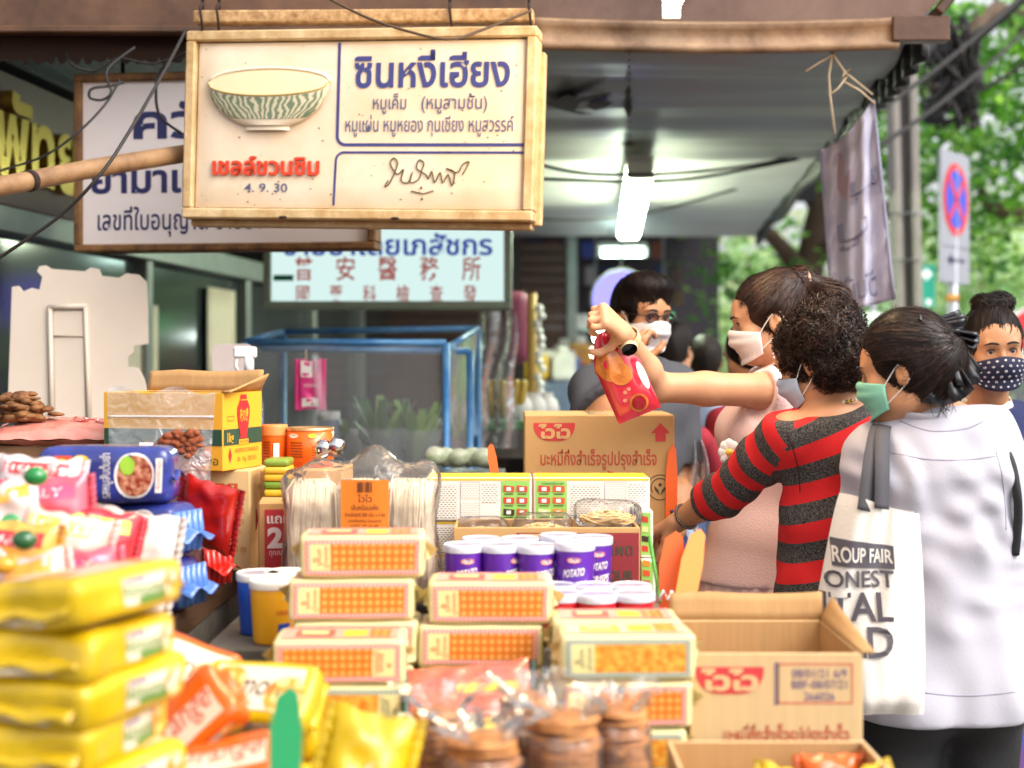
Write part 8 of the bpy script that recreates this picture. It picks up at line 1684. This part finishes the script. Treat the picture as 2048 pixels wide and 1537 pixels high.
ho = J5['part'](v.mesh('hair', m_hair, None, 1)); bt = hN.p(-.02, -.03, .125); put(J5, strands, ho, m_hair, lambda p, r: (bt-p) if p.z < bt.z else Vector((r.gauss(0, 1), r.gauss(0, 1), r.gauss(0, 1))), 1500, .07, .0022, 10)
g = MB()
m_scr2 = mat('dark red hair band', '#4a1424', .7); g.tube([hN.p(-.018+.034*math.cos(t), -.03+.034*math.sin(t), .116+.004*math.sin(t*9)) for t in lin(0, 6.283, 30)], .008, m_scr2, n=8); J5['part'](g.build('hair_band'))
m_skirt = pattern('striped skirt cloth', '#5f1f2c', '#c9c2c8', 'wave', 14, .5, .3, .8); v = Vol(J5['lo'], J5['hi'], .012); v.ecap(J5['pelv']-Vector((0, 0, .0)), Vector((nbN.x, 3.58, .25)), (.175, .15), (.22, .2), J5['rt'], J5['fw'], .04); v.half(Vector((0, 0, .25)), -Z); v.half(J5['pelv'], Z); v.folds(.006, 28, (1, 1, .1)); J5['part'](v.mesh('skirt', mat('blue and red striped skirt', '#2f4fa0', .8, var=.9, vscale=10, vcol='#8a1f30', stretch=(8, 8, .3)), None, 2)); shoes(J5, m_shoe)

# ================================================================== 6. others in the crowd
def bystander(label, px, py, Y, fwd, shirt, hairm=m_hair, girth=1., sk=None, msk=None, armr=None, sleeve=.8, low=-.05, tr=m_jean, k=.9):
    h = Head(P(px, py, Y), Vector(fwd), (0, 0, 1), k); nb = h.p(0, -.02, -.05)-Vector((0, 0, .115*k)); f = Vector((fwd[0], fwd[1], 0)).normalized(); r = f.cross(Z)
    arms = {s: dict(el=nb+r*s*.20+Vector((0, 0, -.32))-f*.02, wr=nb+r*s*.20+Vector((0, 0, -.50))+f*.12, d=f*.6-Z*.7, b=r*s+f*.3, c=.5, fine=False) for s in (1, -1)}
    if armr: arms[armr[0]] = armr[1]
    J = dict(head=h, pel=nb-Vector((0, 0, .50))-f*.01, nb=nb, right=r, sw=.165*girth, skin=sk or skin('mid', '#bd8a64'), girth=girth, arms=arms); J = person(label, J, .0105, .0055)
    cloth(J, .0105, 0, 1, .016, {1: sleeve, -1: sleeve}, .017, neck=(nb+Vector((0, 0, -.005)), Vector((f.x*.3, f.y*.3, 1))), m=shirt, name='shirt', hem=(J['pelv']-Vector((0, 0, .09)), -Z)); put(J, eyes, h, None)
    if msk: put(J, mask, h, None, msk)
    v = hairvol(h, None, .006, thick=.015, low=low); J['part'](v.mesh('hair', hairm, None, 1)); trousers(J, tr, .014, .012); shoes(J, m_shoe); return J
bystander('woman whose face shows between the curly haired and the white bloused shopper', 1722, 748, 3.75, (-.25, -1, -.05), mat('dark violet shirt', '#3a2f4a', .8), msk=m_maskw)
JR = bystander('person in a dark red t-shirt behind the pink dress, holding an iced drink', 1508, 712, 4.35, (-.7, .7, -.2), mat('dark red t-shirt', '#a02434', .85, var=.1), armr=(-1, dict(el=P(1428, 960, 4.25), wr=P(1398, 880, 4.1), d=(-.3, -.1, .2), b=(.2, -.9, .2), c=[.9, .9, .9, .9], t=1, fine=True)), girth=1.05)
bystander('person in an orange shirt walking away far behind the drink cup', 1412, 722, 6.6, (.2, 1, 0), mat('orange shirt', '#e8741c', .8, var=.1), girth=1.0); bystander('person in a pale blue shirt behind the hanging snack packet', 1345, 700, 5.4, (.5, .8, 0), mat('pale blue shirt', '#a9bcd8', .8, var=.1), girth=1.05); bystander('far passer-by in a dark shirt near the bright stall lights', 1130, 760, 9.6, (.1, 1, 0), mat('dark blue shirt', '#2f3a58', .8)); bystander('passer-by in blue jeans standing in front of the white bloused shopper', 1890, 800, 4.2, (-.3, .9, 0), mat('slate shirt', '#5a6070', .8), k=.88)
# iced drink in a plastic bag sling
cw = P(1368, 850, 4.08); o = thing('drink_cup', 'clear cup of iced brown drink with a red straw', 'cup', cw-Vector((0, 0, .07)))
g = MB(); g.lathe([(.001, 0), (.030, 0), (.040, .06)], mat('brown tea', '#5a2f1a', .2, coat=.4)); g.lathe([(.040, .061), (.044, .10), (.001, .10)], mat('milky ice', '#c9ad98', .3, var=.4, vscale=50)); g.build('drink', o); g = MB(); g.lathe([(.032, -.001), (.048, .125), (.050, .128), (.048, .131)], f_clear); g.build('cup', o); g = MB(); g.tube([(0, 0, .05), (-.03, -.01, .21)], .0045, mat('red straw', '#d22a35', .4)); g.build('straw', o); 
g = MB(); pb = P(1388, 960, 4.1); g.grid(lambda u, v: Vector((u*(.02+.055*v)+.006*math.sin(v*8), .02*math.sin(u*6), -v*.30)), lin(-1, 1, 16), lin(0, 1, 18), f_hang); tag(g.build('carrier_bag', loc=P(1390, 880, 4.05)), 'clear crinkled carrier bag hanging below the iced drink', 'bag')
